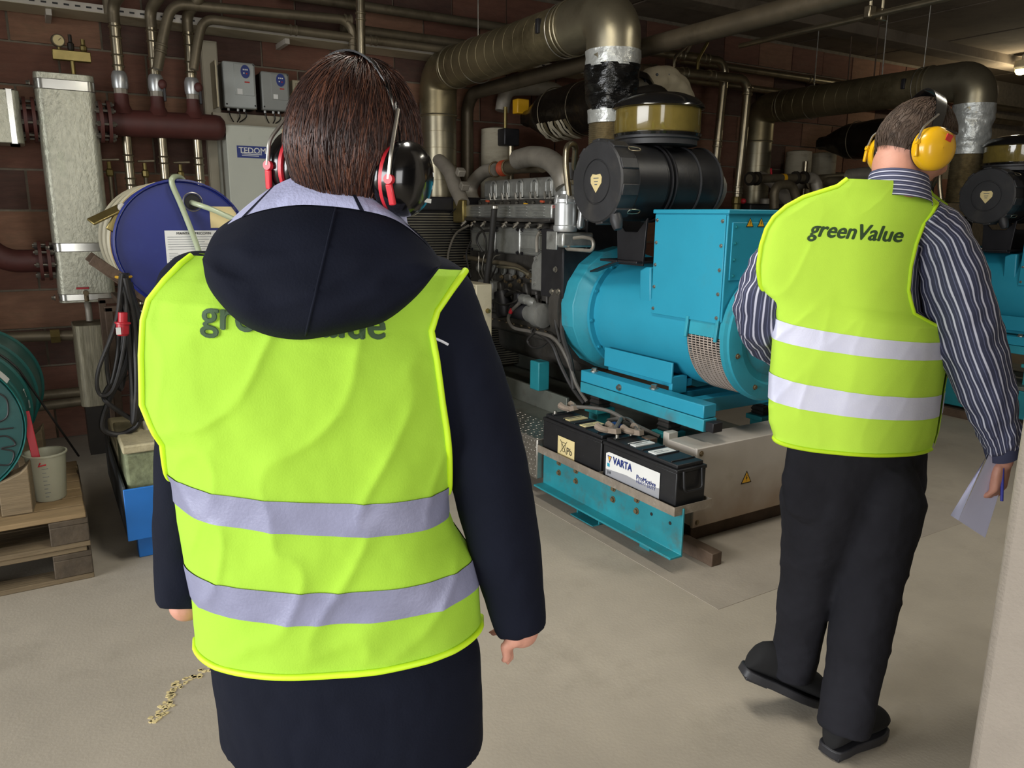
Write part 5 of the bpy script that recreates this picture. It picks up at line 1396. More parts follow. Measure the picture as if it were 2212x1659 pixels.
# stand
t = thing('drum_stand', 'dark brown steel stand holding up the blue drum', 'stand', (.6, 4.2, 0))
for y in (4.62, 5.05):
    for s in (-1, 1): MB().bar((DC.x + s * .29, y, 0), (DC.x + s * .29, y, 1.0), .04, .04).build('leg', 'rust_steel', t, bev=.004)
    MB().bar((DC.x - .31, y, .99), (DC.x + .31, y, .99), .04, .03).build('cross_bar', 'rust_steel', t, bev=.004)
    MB().bar((DC.x - .28, y, .58), (DC.x + .28, y, .93), .03, .02).build('brace', 'rust_steel', t, bev=.003)
for s in (-1, 1): MB().bar((DC.x + s * .22, 3.9, 1.022), (DC.x + s * .22, 5.08, 1.022), .04, .03).build('rail', 'rust_steel', t, bev=.004)
for y in (3.95, 4.58):
    for s in (-1, 1):
        MB().bar((DC.x + s * .10, y, 1.045), (DC.x + s * .36, y, 1.275), .05, .012, up=(0, 1, 0)).build('cradle_arm', 'rust_steel', t, bev=.003)
for s in (-1, 1): MB().bar((DC.x + s * .29, 4.62, .5), (DC.x + s * .29, 5.05, .5), .03, .03).build('side_bar', 'rust_steel', t, bev=.003)
# bundle of cables hanging from the stand
t = thing('cable_bundle', 'hank of black cables hanging from the drum stand', 'cable', (.3, 3.8, .5))
top = PY(266, 590, 3.80); rnd.seed(4)
loops = [((266, 592), (250, 700), (215, 800), (212, 850), (240, 845), (262, 780), (275, 690), (268, 598)),
         ((268, 592), (270, 720), (255, 800), (225, 850), (230, 870), (275, 900), (295, 905), (300, 860)),
         ((262, 590), (285, 700), (270, 790), (235, 860), (220, 920), (245, 938), (280, 932), (300, 900), (295, 780), (285, 650), (270, 595)),
         ((272, 590), (300, 700), (322, 800), (330, 860), (320, 890), (300, 905), (288, 850), (290, 720), (274, 600)),
         ((270, 592), (290, 640), (315, 730), (335, 830), (342, 900)),
         ((268, 594), (276, 700), (285, 830), (290, 915), (296, 830), (290, 700), (272, 600)),
         ((264, 592), (252, 680), (232, 760), (235, 830), (255, 770), (262, 680), (266, 600)),
         ((270, 590), (280, 660), (298, 760), (308, 850), (312, 800), (300, 690), (276, 605)),
         ((266, 590), (262, 650), (268, 760), (262, 840), (275, 760), (272, 640)),
         ((268, 590), (286, 690), (300, 800), (306, 880), (316, 840), (312, 740), (280, 610))]
for i, lp in enumerate(loops):
    yy = 3.72 + (i % 5) * .025
    MB().tube(spline([PY(x + rnd.uniform(-3, 3), y, yy + rnd.uniform(-.015, .015)) for x, y in lp], 7), .0085 + .002 * (i % 3), 8).build('cable', 'cable', t)
p = PY(265, 700, 3.69)
MB().lathe([(.020, -.05), (.026, -.04), (.026, .0), (.032, .002), (.032, .008), (.019, .01), (.019, .05)], p, (.1, 0, 1), n=14).build('plug', 'red_plastic', t, smooth=30)
MB().bb(p.x - .03, p.x - .012, p.y - .035, p.y - .024, p.z - .04, p.z - .01).build('plug_label', 'label_white', t)
MB().torus(PY(267, 598, 3.78), (0, 0, 1), .03, .006, 16, 6).build('tie', 'strap_yellow', t)
q = PY(228, 585, 3.8); MB().bar(q + Vector((-.05, 0, .05)), q + Vector((.07, .0, -.04)), .045, .012, up=(0, -1, 0)).build('hook_plate', 'rust_steel', t, bev=.003)

# ---------------------------------------------------------------- blue trough with stone block
t = thing('blue_trough', 'blue painted steel trough on the floor left of the hooded person', 'trough', (.4, 4.1, 0))
X0, X1, Y0, Y1 = .213, .62, 3.52, 4.56
MB().bb(X0, X1, Y0, Y0 + .012, .10, .335).build('front_plate', 'bench_blue', t, bev=.003)
MB().bb(X0, X0 + .01, Y0 + .01, Y1, .10, .345).build('side_plate', 'bench_dark', t, bev=.002)
MB().bb(X1 - .01, X1, Y0 + .01, Y1, .10, .345).build('side_plate', 'bench_dark', t, bev=.002)
MB().bb(X0 + .005, X1 - .005, Y0 + .01, Y1, .10, .12).build('bottom', 'bench_dark', t)
for y in (Y0 + .04, Y1 - .12): MB().bb(X0 + .04, X1 - .04, y, y + .08, 0, .10).build('foot', 'bench_blue', t, bev=.004)
t = thing('stone_block', 'mossy stone block with pale slab lid standing in the blue trough', 'block', (.42, 3.75, .12))
MB().bb(.235, .60, 3.56, 3.95, .12, .48).build('block', 'mossy_stone', t, bev=.012)
MB().bb(.228, .606, 3.55, 4.0, .482, .52).build('lid', 'stone_top', t, bev=.008)
MB().bb(.235, .60, 4.02, 4.53, .12, .42).build('rear_block', 'stone_top', t, bev=.012)
t = thing('white_hose', 'thick whitish hose bent down onto the stone block', 'hose', (.42, 3.8, .52))
MB().tube(spline([PY(360, 830, 3.86), PY(336, 862, 3.84), PY(321, 895, 3.82), PY(320, 925, 3.80), PY(334, 945, 3.78), PY(352, 955, 3.77)], 8), .020, 14).build('tube', 'hose_white', t)

# ---------------------------------------------------------------- pallets, green drum, jug
def make_pallet(z0, label, fresh):
    t = thing('wooden_pallet', label, 'pallet', (-.53, 3.85, z0), 'stacked wooden pallets')
    x0, x1, y0, y1 = -1.13, .07, 3.45, 4.25
    rnd.seed(int(z0 * 100) + 2)
    for k in range(3):
        y = (y0 + .05, (y0 + y1) / 2, y1 - .05)[k]
        MB().bb(x0 + .0, x1, y - .05, y + .05, z0, z0 + .022).build('bottom_board', 'wood', t, bev=.003)
        for x in (x0 + .07, (x0 + x1) / 2, x1 - .07): MB().bb(x - .07, x + .07, y - .05, y + .05, z0 + .022, z0 + .10).build('block', 'wood_dark', t, bev=.004)
    for x in (x0 + .07, (x0 + x1) / 2, x1 - .07): MB().bb(x - .07, x + .07, y0, y1, z0 + .10, z0 + .122).build('stringer', 'wood_dark', t, bev=.003)
    n = 7 if fresh else 5; wd = (y1 - y0) / n
    for k in range(n):
        MB().bb(x0, x1 - rnd.uniform(0, .015), y0 + k * wd + .006, y0 + (k + 1) * wd - .006, z0 + .122, z0 + .144).build('top_board', 'wood_fresh' if fresh else 'wood', t, bev=.003)
    return t


make_pallet(0.0, 'dark weathered pallet on the floor at the bottom of the stack', False)
make_pallet(0.144, 'pallet with pale boards on top of the stack under the green drum', True)
GC = Vector((-.40, 3.60, .665)); ga = Vector((math.sin(math.radians(5)), math.cos(math.radians(5)), 0)); gs = Vector((ga.y, -ga.x, 0))
t = thing('green_drum', 'dark green steel drum lying on the pallet stack at the left edge', 'drum', (GC.x, GC.y + .4, .37))
MB().lathe([(DR - .006, .018), (DR + .004, .0), (DR + .006, .012), (DR - .004, .02)], GC, ga, n=56, caps=False).build('rim', 'drum_green', t, smooth=50)
MB().lathe([(.001, .016), (DR - .010, .016), (DR - .006, .006)], GC, ga, n=56, caps=False).build('lid', 'drum_green_lid', t, smooth=40)
MB().lathe([(DR - .006, .02), (DR - .006, .10), (DR - .001, .105), (DR - .006, .11), (DR - .001, .125), (DR - .006, .13), (DR - .006, .30), (DR + .004, .31), (DR - .006, .33), (DR - .006, .57), (DR + .004, .58), (DR - .006, .60), (DR - .006, .86), (DR + .004, .87), (DR, .88)], GC, ga, n=56).build('shell', 'drum_green', t, smooth=35)


def gd(u, v): return GC + gs * u + UP * v + ga * .0148


for pts in ([(.16, .10), (.20, .13), (.24, .10), (.235, .03), (.19, .01), (.16, .05), (.16, .10)], [(.15, -.06), (.22, -.05), (.25, -.09), (.20, -.10), (.24, -.12), (.22, -.17), (.16, -.16)], [(.17, -.02), (.25, -.02)]):
    MB().tube(spline([gd(u, v) for u, v in pts], 6), .0035, 6).build('marker_writing', 'print_black', t)
for (s, ang, hh) in (('T', 12, .20), ('O', 2, .205)):
    a = math.radians(ang); o = GC + gs * math.cos(a) * (DR - .003) + UP * math.sin(a) * (DR - .003) + ga * hh
    lettering('white_lettering', s, o, ga, gs * -math.sin(a) + UP * math.cos(a), 'label_white', t, height=.035, bold=.02, off=.003)
a = math.radians(38); o = GC + gs * math.cos(a) * (DR + .001) + UP * math.sin(a) * (DR + .001)
P = [[GC + gs * math.cos(q) * (DR + .002) + UP * math.sin(q) * (DR + .002) + ga * h for q in np.linspace(math.radians(33), math.radians(55), 6)] for h in (.03, .12)]
MB().grid(P).build('torn_label', 'label_white', t, smooth=60)
t = thing('lashing_cord', 'dark cord over the green drum running down to the pallet', 'cord', (-.1, 3.8, .3))
P = [GC + gs * math.cos(q) * (DR + .005) + UP * math.sin(q) * (DR + .005) + ga * .36 for q in np.linspace(math.radians(100), math.radians(30), 12)]
MB().tube(P + [PZ(170, 985, .30)], .005, 8).build('cord', 'rubber', t)
t = thing('drum_chock', 'wooden chock blocks wedged under the green drum', 'chock', (-.2, 3.6, .288))
for s in (-1, 1):
    for h in (-.02, .6):
        c = GC + gs * s * .235 + ga * h
        MB().prism([(-.06 * s, 0), (.05 * s, 0), (.05 * s, .20), (.02 * s, .172), (-.06 * s, .138)], (c.x, c.y, .2885), gs, UP, ga * .12).build('block', 'wood', t, bev=.004)
MB().bar(GC + gs * .31 + ga * .1 + UP * -.24, GC + gs * .285 + ga * .12 + UP * .02, .03, .008, up=ga).build('red_tape_strip', 'red_plastic', t, bev=.002)
t = thing('measuring_jug', 'translucent plastic measuring jug standing on the pallet beside the green drum', 'jug', (-.055, 3.72, .288))
jc = Vector((-.055, 3.72, .289))
MB().lathe([(.001, 0), (.058, 0), (.062, .006), (.078, .20), (.081, .204), (.077, .203), (.0585, .008), (.001, .005)], jc, (0, 0, 1), n=36, caps=False).build('body', 'jug_plastic', t, smooth=50)
MB().lathe([(.079, .196), (.084, .2), (.084, .206), (.078, .207)], jc, (0, 0, 1), n=36, caps=False).build('rim', 'jug_plastic', t, smooth=60)
vd = Vector((-.25, -1, 0)).normalized()
for k in range(9):
    r = .062 + .014 * (k * .018 + .02) / .2 + .0015; z = .025 + k * .018
    a = math.atan2(vd.y, vd.x)
    MB().tube([jc + Vector((math.cos(a + q) * r, math.sin(a + q) * r, z)) for q in (0, .1, .2 + .12 * (k % 2))], .0012, 5).build('scale_mark', 'print_grey', t)
MB().tube([jc + Vector((.0, -.078, .17)), jc + Vector((-.03, -.074, .165)), jc + Vector((-.02, -.078, .18))], .003, 6).build('red_mark', 'red_plastic', t)
hd = Vector((.3, .95, 0)).normalized()
MB().tube(fillet([jc + hd * .076 + UP * .18, jc + hd * .125 + UP * .175, jc + hd * .115 + UP * .07, jc + hd * .066 + UP * .06], .02, 5), .008, 10).build('handle', 'jug_plastic', t)
# ---------------------------------------------------------------- people
mat('skin', '#c08a76', 0.55, var=0.10, scale=14, bump=0.08, bscale=90)
mat('vest', '#9dc73b', 0.8, var=0.06, scale=5, bump=0.1, bscale=350, spec=0.2)
mat('vest_brightened', '#c9f452', 0.8, var=0.04, scale=5, bump=0.1, bscale=350, spec=0.2)  # vest colour raised to stand in for light missing on the striped-shirt man
mat('vest_trim', '#c8f022', 0.6, var=0.04, scale=9)
mat('reflective', '#8687a0', 0.5, 0.1, var=0.12, scale=9, bump=0.1, bscale=200)
mat('reflective_lit', '#e4e6ff', 0.4, 0.05, var=0.06, scale=9, bump=0.06, bscale=200)  # retroreflected daylight put into the band colour
mat('vest_print', '#2f4a26', 0.7, var=0.08, scale=30)
mat('jacket_navy', '#10131f', 0.9, var=0.12, scale=8, bump=0.1, bscale=260, spec=0.15)
mat('lining_lavender', '#9ea0bd', 0.9, var=0.08, scale=30, bump=0.2, bscale=200)
mat('trouser_black', '#222227', 0.9, var=0.15, scale=8, bump=0.1, bscale=220, spec=0.15)
mat('trouser_navy', '#0b0d13', 0.9, var=0.15, scale=8, bump=0.1, bscale=220)
mat('hair_brown', '#33201a', 0.5, var=0.35, scale=30, spec=0.4)
mat('hair_tip', '#5c3a2b', 0.45, var=0.3, scale=30, spec=0.4)
mat('hair_grey', '#4b3d33', 0.6, var=0.35, scale=40, spec=0.3)
mat('muff_black', '#0c0c0d', 0.18, var=0.2, scale=6, coat=0.3)
mat('muff_red', '#c12732', 0.4, var=0.05)
mat('muff_yellow', '#dca80f', 0.3, var=0.05, coat=0.3)
mat('shoe_suede', '#0d0d0f', 0.9, var=0.2, scale=12)
mat('shoe_sole', '#26262a', 0.5, var=0.2, scale=12)
mat('paper', '#d6d6f0', 0.7, var=0.03)
mat('eye_white', '#e8e4dc', 0.2, var=0.02)
mat('pen_blue', '#3a3f9c', 0.3, var=0.05)
mat('piping_white', '#d8d8e0', 0.5, var=0.03)
# pin-striped shirt cloth: stripes follow the cut of each piece
sm_ = mat('shirt_stripe', '#454862', 0.75, var=0.08, scale=20)
nt = sm_.node_tree
at_ = nt.nodes.new('ShaderNodeAttribute'); at_.attribute_name = 'suv'
sx_ = nt.nodes.new('ShaderNodeSeparateXYZ'); nt.links.new(at_.outputs['Vector'], sx_.inputs[0])
fr_ = nt.nodes.new('ShaderNodeMath'); fr_.operation = 'FRACT'; nt.links.new(sx_.outputs[0], fr_.inputs[0])
rp_ = nt.nodes.new('ShaderNodeValToRGB'); e_ = rp_.color_ramp.elements
e_[0].position = 0.0; e_[0].color = (*H('#343750'), 1); e_[1].position = 1.0; e_[1].color = (*H('#343750'), 1)
for p_, c_ in ((.36, '#343750'), (.42, '#c4c4d6'), (.58, '#c4c4d6'), (.64, '#343750'), (.86, '#343750'), (.9, '#5f6382'), (.95, '#5f6382')):
    q_ = rp_.color_ramp.elements.new(p_); q_.color = (*H(c_), 1)
nt.links.new(fr_.outputs[0], rp_.inputs['Fac']); nt.links.new(rp_.outputs[0], nt.nodes['Principled BSDF'].inputs['Base Color'])


def hv(deg):
    a = math.radians(deg); return Vector((math.sin(a), math.cos(a), 0))


def loft(mb, rings, n=48, e=0.9):
    """rings: (centre, half-width vector, half-depth vector)"""
    P = []
    for (c, a, b) in rings:
        row = []
        for k in range(n):
            q = 2 * math.pi * k / n; cc, ss = math.cos(q), math.sin(q)
            row.append(c + a * cc + b * (max(0, 1 - abs(cc) ** 2.3) ** .5 * (1 if ss > 0 else -1)))
        P.append(row)
    o = len(mb.v); mb.grid(P, wrap=True)
    m = len(P)
    mb.f.append(tuple(o + k for k in range(n - 1, -1, -1))); mb.f.append(tuple(o + (m - 1) * n + k for k in range(n)))


def capsule(mb, pts, rad, n=20, sub=6, ends=(1, 1)):
    P = spline(pts, sub); R = list(np.interp(np.linspace(0, len(pts) - 1, len(P)), range(len(pts)), rad))
    d0 = (P[0] - P[1]).normalized(); d1 = (P[-1] - P[-2]).normalized(); a, b = [], []
    for f in (.95, .75, .4):
        h = math.sqrt(1 - f * f)
        if ends[0]: a.append((P[0] + d0 * R[0] * f, R[0] * h))
        if ends[1]: b.insert(0, (P[-1] + d1 * R[-1] * f, R[-1] * h))
    Q = [x[0] for x in a] + P + [x[0] for x in b]; S = [x[1] for x in a] + R + [x[1] for x in b]
    mb.tube(Q, S, n)


def hand(mb, wrist, d, pn, side, s=1.0, curl=0.5):
    """palm and five fingers; d along the fingers, pn out of the palm, side = thumb direction"""
    d = Vector(d).normalized(); pn = Vector(pn); pn = (pn - d * pn.dot(d)).normalized(); w = d.cross(pn).normalized()
    if w.dot(Vector(side)) < 0: w = -w
    M = Matrix((w, d, pn)).transposed()
    capsule(mb, [wrist - d * .05 * s, wrist + d * .01 * s], [.027 * s, .026 * s], 14)
    mb.sph(wrist + d * .05 * s, .042 * s, .052 * s, .017 * s, 18, 10, M)
    mb.box(wrist + d * .055 * s, (.072 * s, .07 * s, .024 * s), M)
    for k, (off, ln) in enumerate(((.030, .070), (.010, .078), (-.011, .072), (-.031, .056))):
        p = wrist + d * .088 * s + w * off * s; pts = [p - d * .02 * s, p]; dd = d.copy(); c = curl * (1 + .12 * k)
        for seg, q in ((.45, .8), (.32, 1.1), (.23, .7)):
            dd = (Matrix.Rotation(c * q, 3, w) @ dd) if (Matrix.Rotation(c * q, 3, w) @ dd).dot(pn) > dd.dot(pn) else (Matrix.Rotation(-c * q, 3, w) @ dd)
            pts.append(pts[-1] + dd * ln * seg * s)
        capsule(mb, pts, [.0095 * s, .0095 * s, .009 * s, .0082 * s, .0072 * s], 10, 3)
    b = wrist + d * .025 * s + w * .035 * s; t1 = (w * .6 + d * .75 + pn * .35).normalized(); t2 = (w * .1 + d * .95 + pn * .5).normalized()
    capsule(mb, [b - w * .02 * s, b, b + t1 * .035 * s, b + t1 * .035 * s + t2 * .03 * s], [.012 * s, .0125 * s, .0105 * s, .0085 * s], 10, 3)


def headmap(v):
    """unit direction -> head surface (x right, y forward, z up)"""
    dx, dy, dz = v
    rz = .118; x = .077 * dx; y = (.094 if dy > 0 else .100) * dy; z = rz * dz
    if z < 0:
        k = -z / rz; x *= 1 - .26 * k ** 1.6
        y *= (1 - .10 * k) if dy > 0 else (1 - .45 * k ** 1.3)
    if dy > 0:
        g = lambda a, c, s: math.exp(-((a - c) / s) ** 2)
        y += .024 * g(x, 0, .011) * g(z, -.026, .020) + .012 * g(x, 0, .009) * g(z, .0, .02)
        y += .005 * g(z, .026, .010) * g(abs(x), .028, .03)
        y -= .009 * g(abs(x), .032, .014) * g(z, .008, .012)
        y += .005 * g(z, -.062, .008) * g(x, 0, .022)
        y += .010 * g(z, -.098, .018) * g(x, 0, .026)
    return Vector((x, y, z))


def headsurf(n=56, m=44):
    P = []
    for i in range(m + 1):
        t = math.pi * i / m
        P.append([headmap((max(math.sin(t), 1e-3) * math.cos(2 * math.pi * k / n), max(math.sin(t), 1e-3) * math.sin(2 * math.pi * k / n), math.cos(t))) for k in range(n)])
    return P


def frame(heading, pitch=0, tilt=0):
    """columns: right, forward, up of a head turned to heading, pitched down and tilted to its right (degrees)"""
    f = hv(heading); r = Vector((f.y, -f.x, 0)); u = UP.copy()
    q = Matrix.Rotation(math.radians(-pitch), 3, r); f = q @ f; u = q @ u
    q = Matrix.Rotation(math.radians(tilt), 3, f); r = q @ r; u = q @ u
    return Matrix((r, f, u)).transposed()


def add_head(mb, c, M):
    mb.grid([[c + M @ p for p in row] for row in headsurf()], wrap=True)
    for s in (-1, 1):
        mb.sph(c + M @ Vector((s * .079, -.012, -.004)), .008, .019, .032, 12, 8, M @ Matrix.Rotation(s * .3, 3, 'Z'))


def eyes(c, M, t):
    for s in (-1, 1):
        p = c + M @ Vector((s * .032, .078, .006))
        o = MB().sph(p, .0125, n=14, m=10).build('eye', 'eye_white', t, smooth=180)
        MB().sph(p + M @ Vector((0, .009, 0)), .006, n=10, m=8).build('iris', 'hair_brown', o, smooth=180)


def hair(name, c, M, t, m, line, thick, nstr, slen, rad, top_up, m2=None, seed=1, amp=.006, top=0.0):
    """shell over the hair-bearing skull plus combed strands; line(az)->lowest z of the hair"""
    P = []; n, mm = 72, 40
    for i in range(mm + 1):
        row = []
        for k in range(n):
            a = 2 * math.pi * k / n; zl = line(a)
            t0 = math.acos(max(-1, min(1, zl / .118))); th = max(top + (t0 - top) * i / mm, .004)
            v = Vector((math.sin(th) * math.cos(a), math.sin(th) * math.sin(a), math.cos(th)))
            p = headmap(v); fade = min(1, (1 - i / mm) * 6) * (min(1, i / 5) if top else 1)
            d = Vector((p.x / .077, p.y / .095, p.z / .118)).normalized()
            nz = noise.noise(Vector((p.x * 60, p.y * 60, p.z * 18)) + Vector((seed, 0, 0)))
            row.append(c + M @ (p + d * (thick * .72 * fade * (.75 + .25 * fade) + amp * .45 * nz * fade + .0015)))
        P.append(row)
    MB().grid(P, wrap=True).build(name, m, t, smooth=180)
    rs = random.Random(seed)
    for part, (mt, cnt) in enumerate(((m, int(nstr * .7)), (m2 or m, int(nstr * .3)))):
        b = MB()
        for _ in range(cnt):
            a = rs.uniform(0, 2 * math.pi); zl = line(a); t0 = math.acos(max(-1, min(1, zl / .118)))
            th = math.acos(1 - rs.random() * (1 - math.cos(t0))) if t0 < 1.6 else rs.uniform(.05, t0 * .97)
            pts = []; L = slen * rs.uniform(.6, 1.3); a1 = a + rs.uniform(-.18, .18); lift = rs.uniform(0, .6)
            for j in range(5):
                f = j / 4; tj = th + f * L / .1
                v = Vector((math.sin(tj) * math.cos(a + (a1 - a) * f), math.sin(tj) * math.sin(a + (a1 - a) * f), math.cos(tj)))
                p = headmap(v); d = Vector((p.x / .077, p.y / .095, p.z / .118)).normalized()
                up = top_up * max(0, math.cos(th)) ** 2 * f * (1 + lift)
                pts.append(c + M @ (p + d * (thick * 1.02 + .003 * lift + up) + Vector((0, 0, 0))))
            if (M.transposed() @ (pts[-1] - c)).z < line(a1) - .012: continue
            b.tube(pts, [rad, rad, rad * .8, rad * .5, rad * .15], 3, caps=False)
        o = b.build('strands', mt, t, smooth=180, fix=False); o['kind'] = 'stuff'


def ear_muffs(name, label, c, M, cup_m, ring_m, band_m, loc, drop=.012, cupR=.054, gap=.082):
    t = thing(name, label, 'ear defenders', loc, 'ear defenders')
    R_ = M @ Vector((1, 0, 0)); U_ = M @ Vector((0, 0, 1)); F_ = M @ Vector((0, 1, 0))
    for s in (-1, 1):
        o = c + R_ * (s * gap) - U_ * drop - F_ * .008; ax = R_ * s
        MB().torus(o + ax * .004, ax, cupR * .70, .013, 36, 10).build('cushion', 'muff_black', t, smooth=180)
        MB().lathe([(cupR * .85, .008), (cupR * .99, .010), (cupR * .99, .016), (cupR * .85, .018)], o, ax, n=40).build('ring', ring_m, t)
        sh = MB().lathe([(cupR * .90, .013), (cupR, .016), (cupR * 1.0, .026), (cupR * .95, .036), (cupR * .78, .046), (cupR * .5, .053), (.001, .056)], o, ax, n=40, caps=False).build('cup', cup_m, t, smooth=60)
        # wire yoke and pivot
        MB().tube(fillet([o + ax * .03 - F_ * (cupR + .004) - U_ * .006, o + ax * .03 - F_ * (cupR + .004) + U_ * .03, c + ax * (gap + .012) - F_ * .03 + U_ * .062], .01, 4), .0028, 8).build('yoke_wire', 'steel_bolt', t)
        MB().lathe([(.007, 0), (.007, .008)], o + ax * .03 - F_ * (cupR - .002) - U_ * .006, -F_, n=14).build('pivot', ring_m, t)
        MB().bar(o + ax * .03 - F_ * (cupR + .002) - U_ * .012, o + ax * .034 - F_ * (cupR * .85) - U_ * .04, .010, .006, up=F_).build('yoke_arm', ring_m, t, bev=.002)
    P = []
    for q in np.linspace(math.radians(8), math.radians(172), 40):
        rr = Vector((math.cos(q) * (gap + .016), 0, math.sin(q) * .134))
        wd = .010 + .009 * math.sin(q)
        P.append([c + M @ (rr + Vector((0, -.022 - wd, 0))), c + M @ (rr * 1.02 + Vector((0, -.022 - wd, 0))), c + M @ (rr * 1.02 + Vector((0, -.022 + wd, 0))), c + M @ (rr + Vector((0, -.022 + wd, 0)))])
    MB().grid(P, wrap=True).build('headband', band_m, t, smooth=50)
    return t


class Vest:
    """hi-vis vest over a torso given by rows (py_left, x_left, py_right, x_right, depth)"""
    def __init__(s, rows, FL, FR, fwd, closed, cam_frac=None):
        s.L = [PF(r[1], r[0], FL) for r in rows]; s.R = [PF(r[3], r[2], FR) for r in rows]; s.b = [r[4] for r in rows]
        s.fwd = fwd; s.closed = closed; s.n = len(rows)

    def at(s, tt, u, sign=-1, off=0.0):
        i = min(int(tt), s.n - 2); f = tt - i
        g = lambda A: A[i].lerp(A[i + 1], f) if isinstance(A[0], Vector) else A[i] * (1 - f) + A[i + 1] * f
        L, R, b = g(s.L), g(s.R), g(s.b)
        c = (L + R) / 2; h = (R - L) / 2
        A = 1.0 + .14 * max(0, min(1, (tt - s.closed) / 2.0))
        sg = abs(u) / A
        d = b * max(0, 1 - sg ** 2.3) ** .5
        return c + h * u * (1 + off / h.length) + s.fwd * sign * (d + off)

    def wr(s, p, k):
        q = Vector((p.x * 7, p.y * 7, p.z * 2.2)) + Vector((k, 0, 0))
        a = noise.noise(q) * .006 + noise.noise(Vector((p.x * 14 + p.z * 5, p.y * 14, p.z * 5)) + Vector((0, k, 0))) * .003 - .006
        a += .006 * (1 - abs(noise.noise(Vector((p.x * 8 - p.z * 6, p.y * 8, p.z * 3)) * 1.3 + Vector((0, 0, k))))) ** 6 + .0006 * noise.noise(p * 45)
        return a

    def build(s, t, band_rows, band_m, k=1.0, amp=1.0, cloth='vest'):
        n, m = 90, (s.n - 1) * 9
        v = MB()
        for sign in (-1, 1):
            P = []
            for i in range(m + 1):
                tt = (s.n - 1) * i / m; row = []
                for j in range(n + 1):
                    u = -1 + 2 * j / n; p = s.at(tt, u, sign, .010)
                    e = min(1, (1 - abs(u)) * 8 + .25) * min(1, i / 4 + .3)
                    row.append(p + s.fwd * sign * s.wr(p, k) * e * amp)
                P.append(row)
            v.grid(P)
            if sign < 0: s.back = P
        o = v.build('vest', cloth, t, smooth=180, fix=False)
        me = o.data
        s.bvh = BVHTree.FromPolygons([p for row in s.back for p in row], [(i * (n + 1) + j, i * (n + 1) + j + 1, (i + 1) * (n + 1) + j + 1, (i + 1) * (n + 1) + j) for i in range(m) for j in range(n)])
        # trim along the armholes and hem
        for nm, pts in (('armhole_trim', [r[0] for r in s.back[int(s.closed * 9):]]), ('armhole_trim', [r[-1] for r in s.back[int(s.closed * 9):]]), ('hem_trim', s.back[0])):
            MB().tube([p + s.fwd * -.001 for p in pts], .0055, 8).build(nm, 'vest_trim', o, smooth=180)
        # reflective bands
        for ta, tb in band_rows:
            b = MB()
            for sign in (-1, 1):
                P = []
                for i in range(9):
                    tt = ta + (tb - ta) * i / 8; row = []
                    for j in range(n + 1):
                        u = -1 + 2 * j / n; p = s.at(tt, u, sign, .010); e = min(1, (1 - abs(u)) * 8 + .25)
                        q = p + s.fwd * sign * (s.wr(p, k) * e * amp + .002)
                        row.append(q + (q - (s.at(tt, 0, -1) + s.at(tt, 0, 1)) / 2).normalized() * .0015)
                    P.append(row)
                b.grid(P)
            b.build('reflective_band', band_m, o, smooth=180, fix=False)
        s.obj = o
        return o

    def text(s, txt, p0, p1, hpx, F0, F1, m, shear, bold):
        a = PF(*p0, F0); b = PF(*p1, F1); ex = (b - a); wd = ex.length; ex.normalize()
        ht = (PF(p0[0], p0[1] - hpx, F0) - a).length
        vs, fs = textmesh(txt, wd, ht, shear=shear, bold=bold, sub=3)
        out = []
        for x, y, z in vs:
            p = a + ex * x + UP * y
            h = s.bvh.ray_cast(p - s.fwd * .6, s.fwd)
            q = h[0] if h[0] is not None else p
            out.append(q - s.fwd * (.0025 + z))
        MB().add(out, fs).build('vest_lettering', m, s.obj, smooth=0, fix=False)


def shoe(t, heel, toe, h=.10, up=UP):
    heel = Vector(heel); toe = Vector(toe); d = (toe - heel); L = d.length; d.normalize()
    r = d.cross(up).normalized(); u = r.cross(d)
    prof = [(0, .014, .05), (.015, .025, .065), (.04, .031, .085), (.08, .035, .098), (.2, .038, .115), (.34, .037, .11), (.5, .043, .088), (.7, .049, .078), (.85, .047, .068), (.95, .038, .056), (1, .018, .038)]
    rings = []; sole = []
    for f, w, hh in prof:
        c = heel + d * L * f
        rings.append((c + u * (.026 + hh / 2 - .004), r * w, u * (hh / 2)))
    mb = MB(); P = []
    for c, a, b in rings:
        P.append([c + a * math.cos(q) + b * (math.sin(q) if math.sin(q) > 0 else max(math.sin(q), -.92)) for q in np.linspace(0, 2 * math.pi, 25)[:-1]])
    mb.grid(P, wrap=True); mb.f.append(tuple(range(23, -1, -1))); mb.f.append(tuple(len(mb.v) - 24 + k for k in range(24)))
    o = mb.build('shoe', 'shoe_suede', t, smooth=60)
    poly = [(f * L, w * 1.08) for f, w, hh in prof] + [(f * L, -w * 1.08) for f, w, hh in reversed(prof)]
    MB().prism(poly, heel - d * .004, d, r, u * .028).build('sole', 'shoe_sole', o, smooth=40, bev=.004)
    MB().prism([(0, -.034), (.075, -.036), (.075, .036), (0, .034)], heel - u * .004 + d * .004, d, r, u * .012).build('heel', 'shoe_sole', o, smooth=20, bev=.002)
    return o


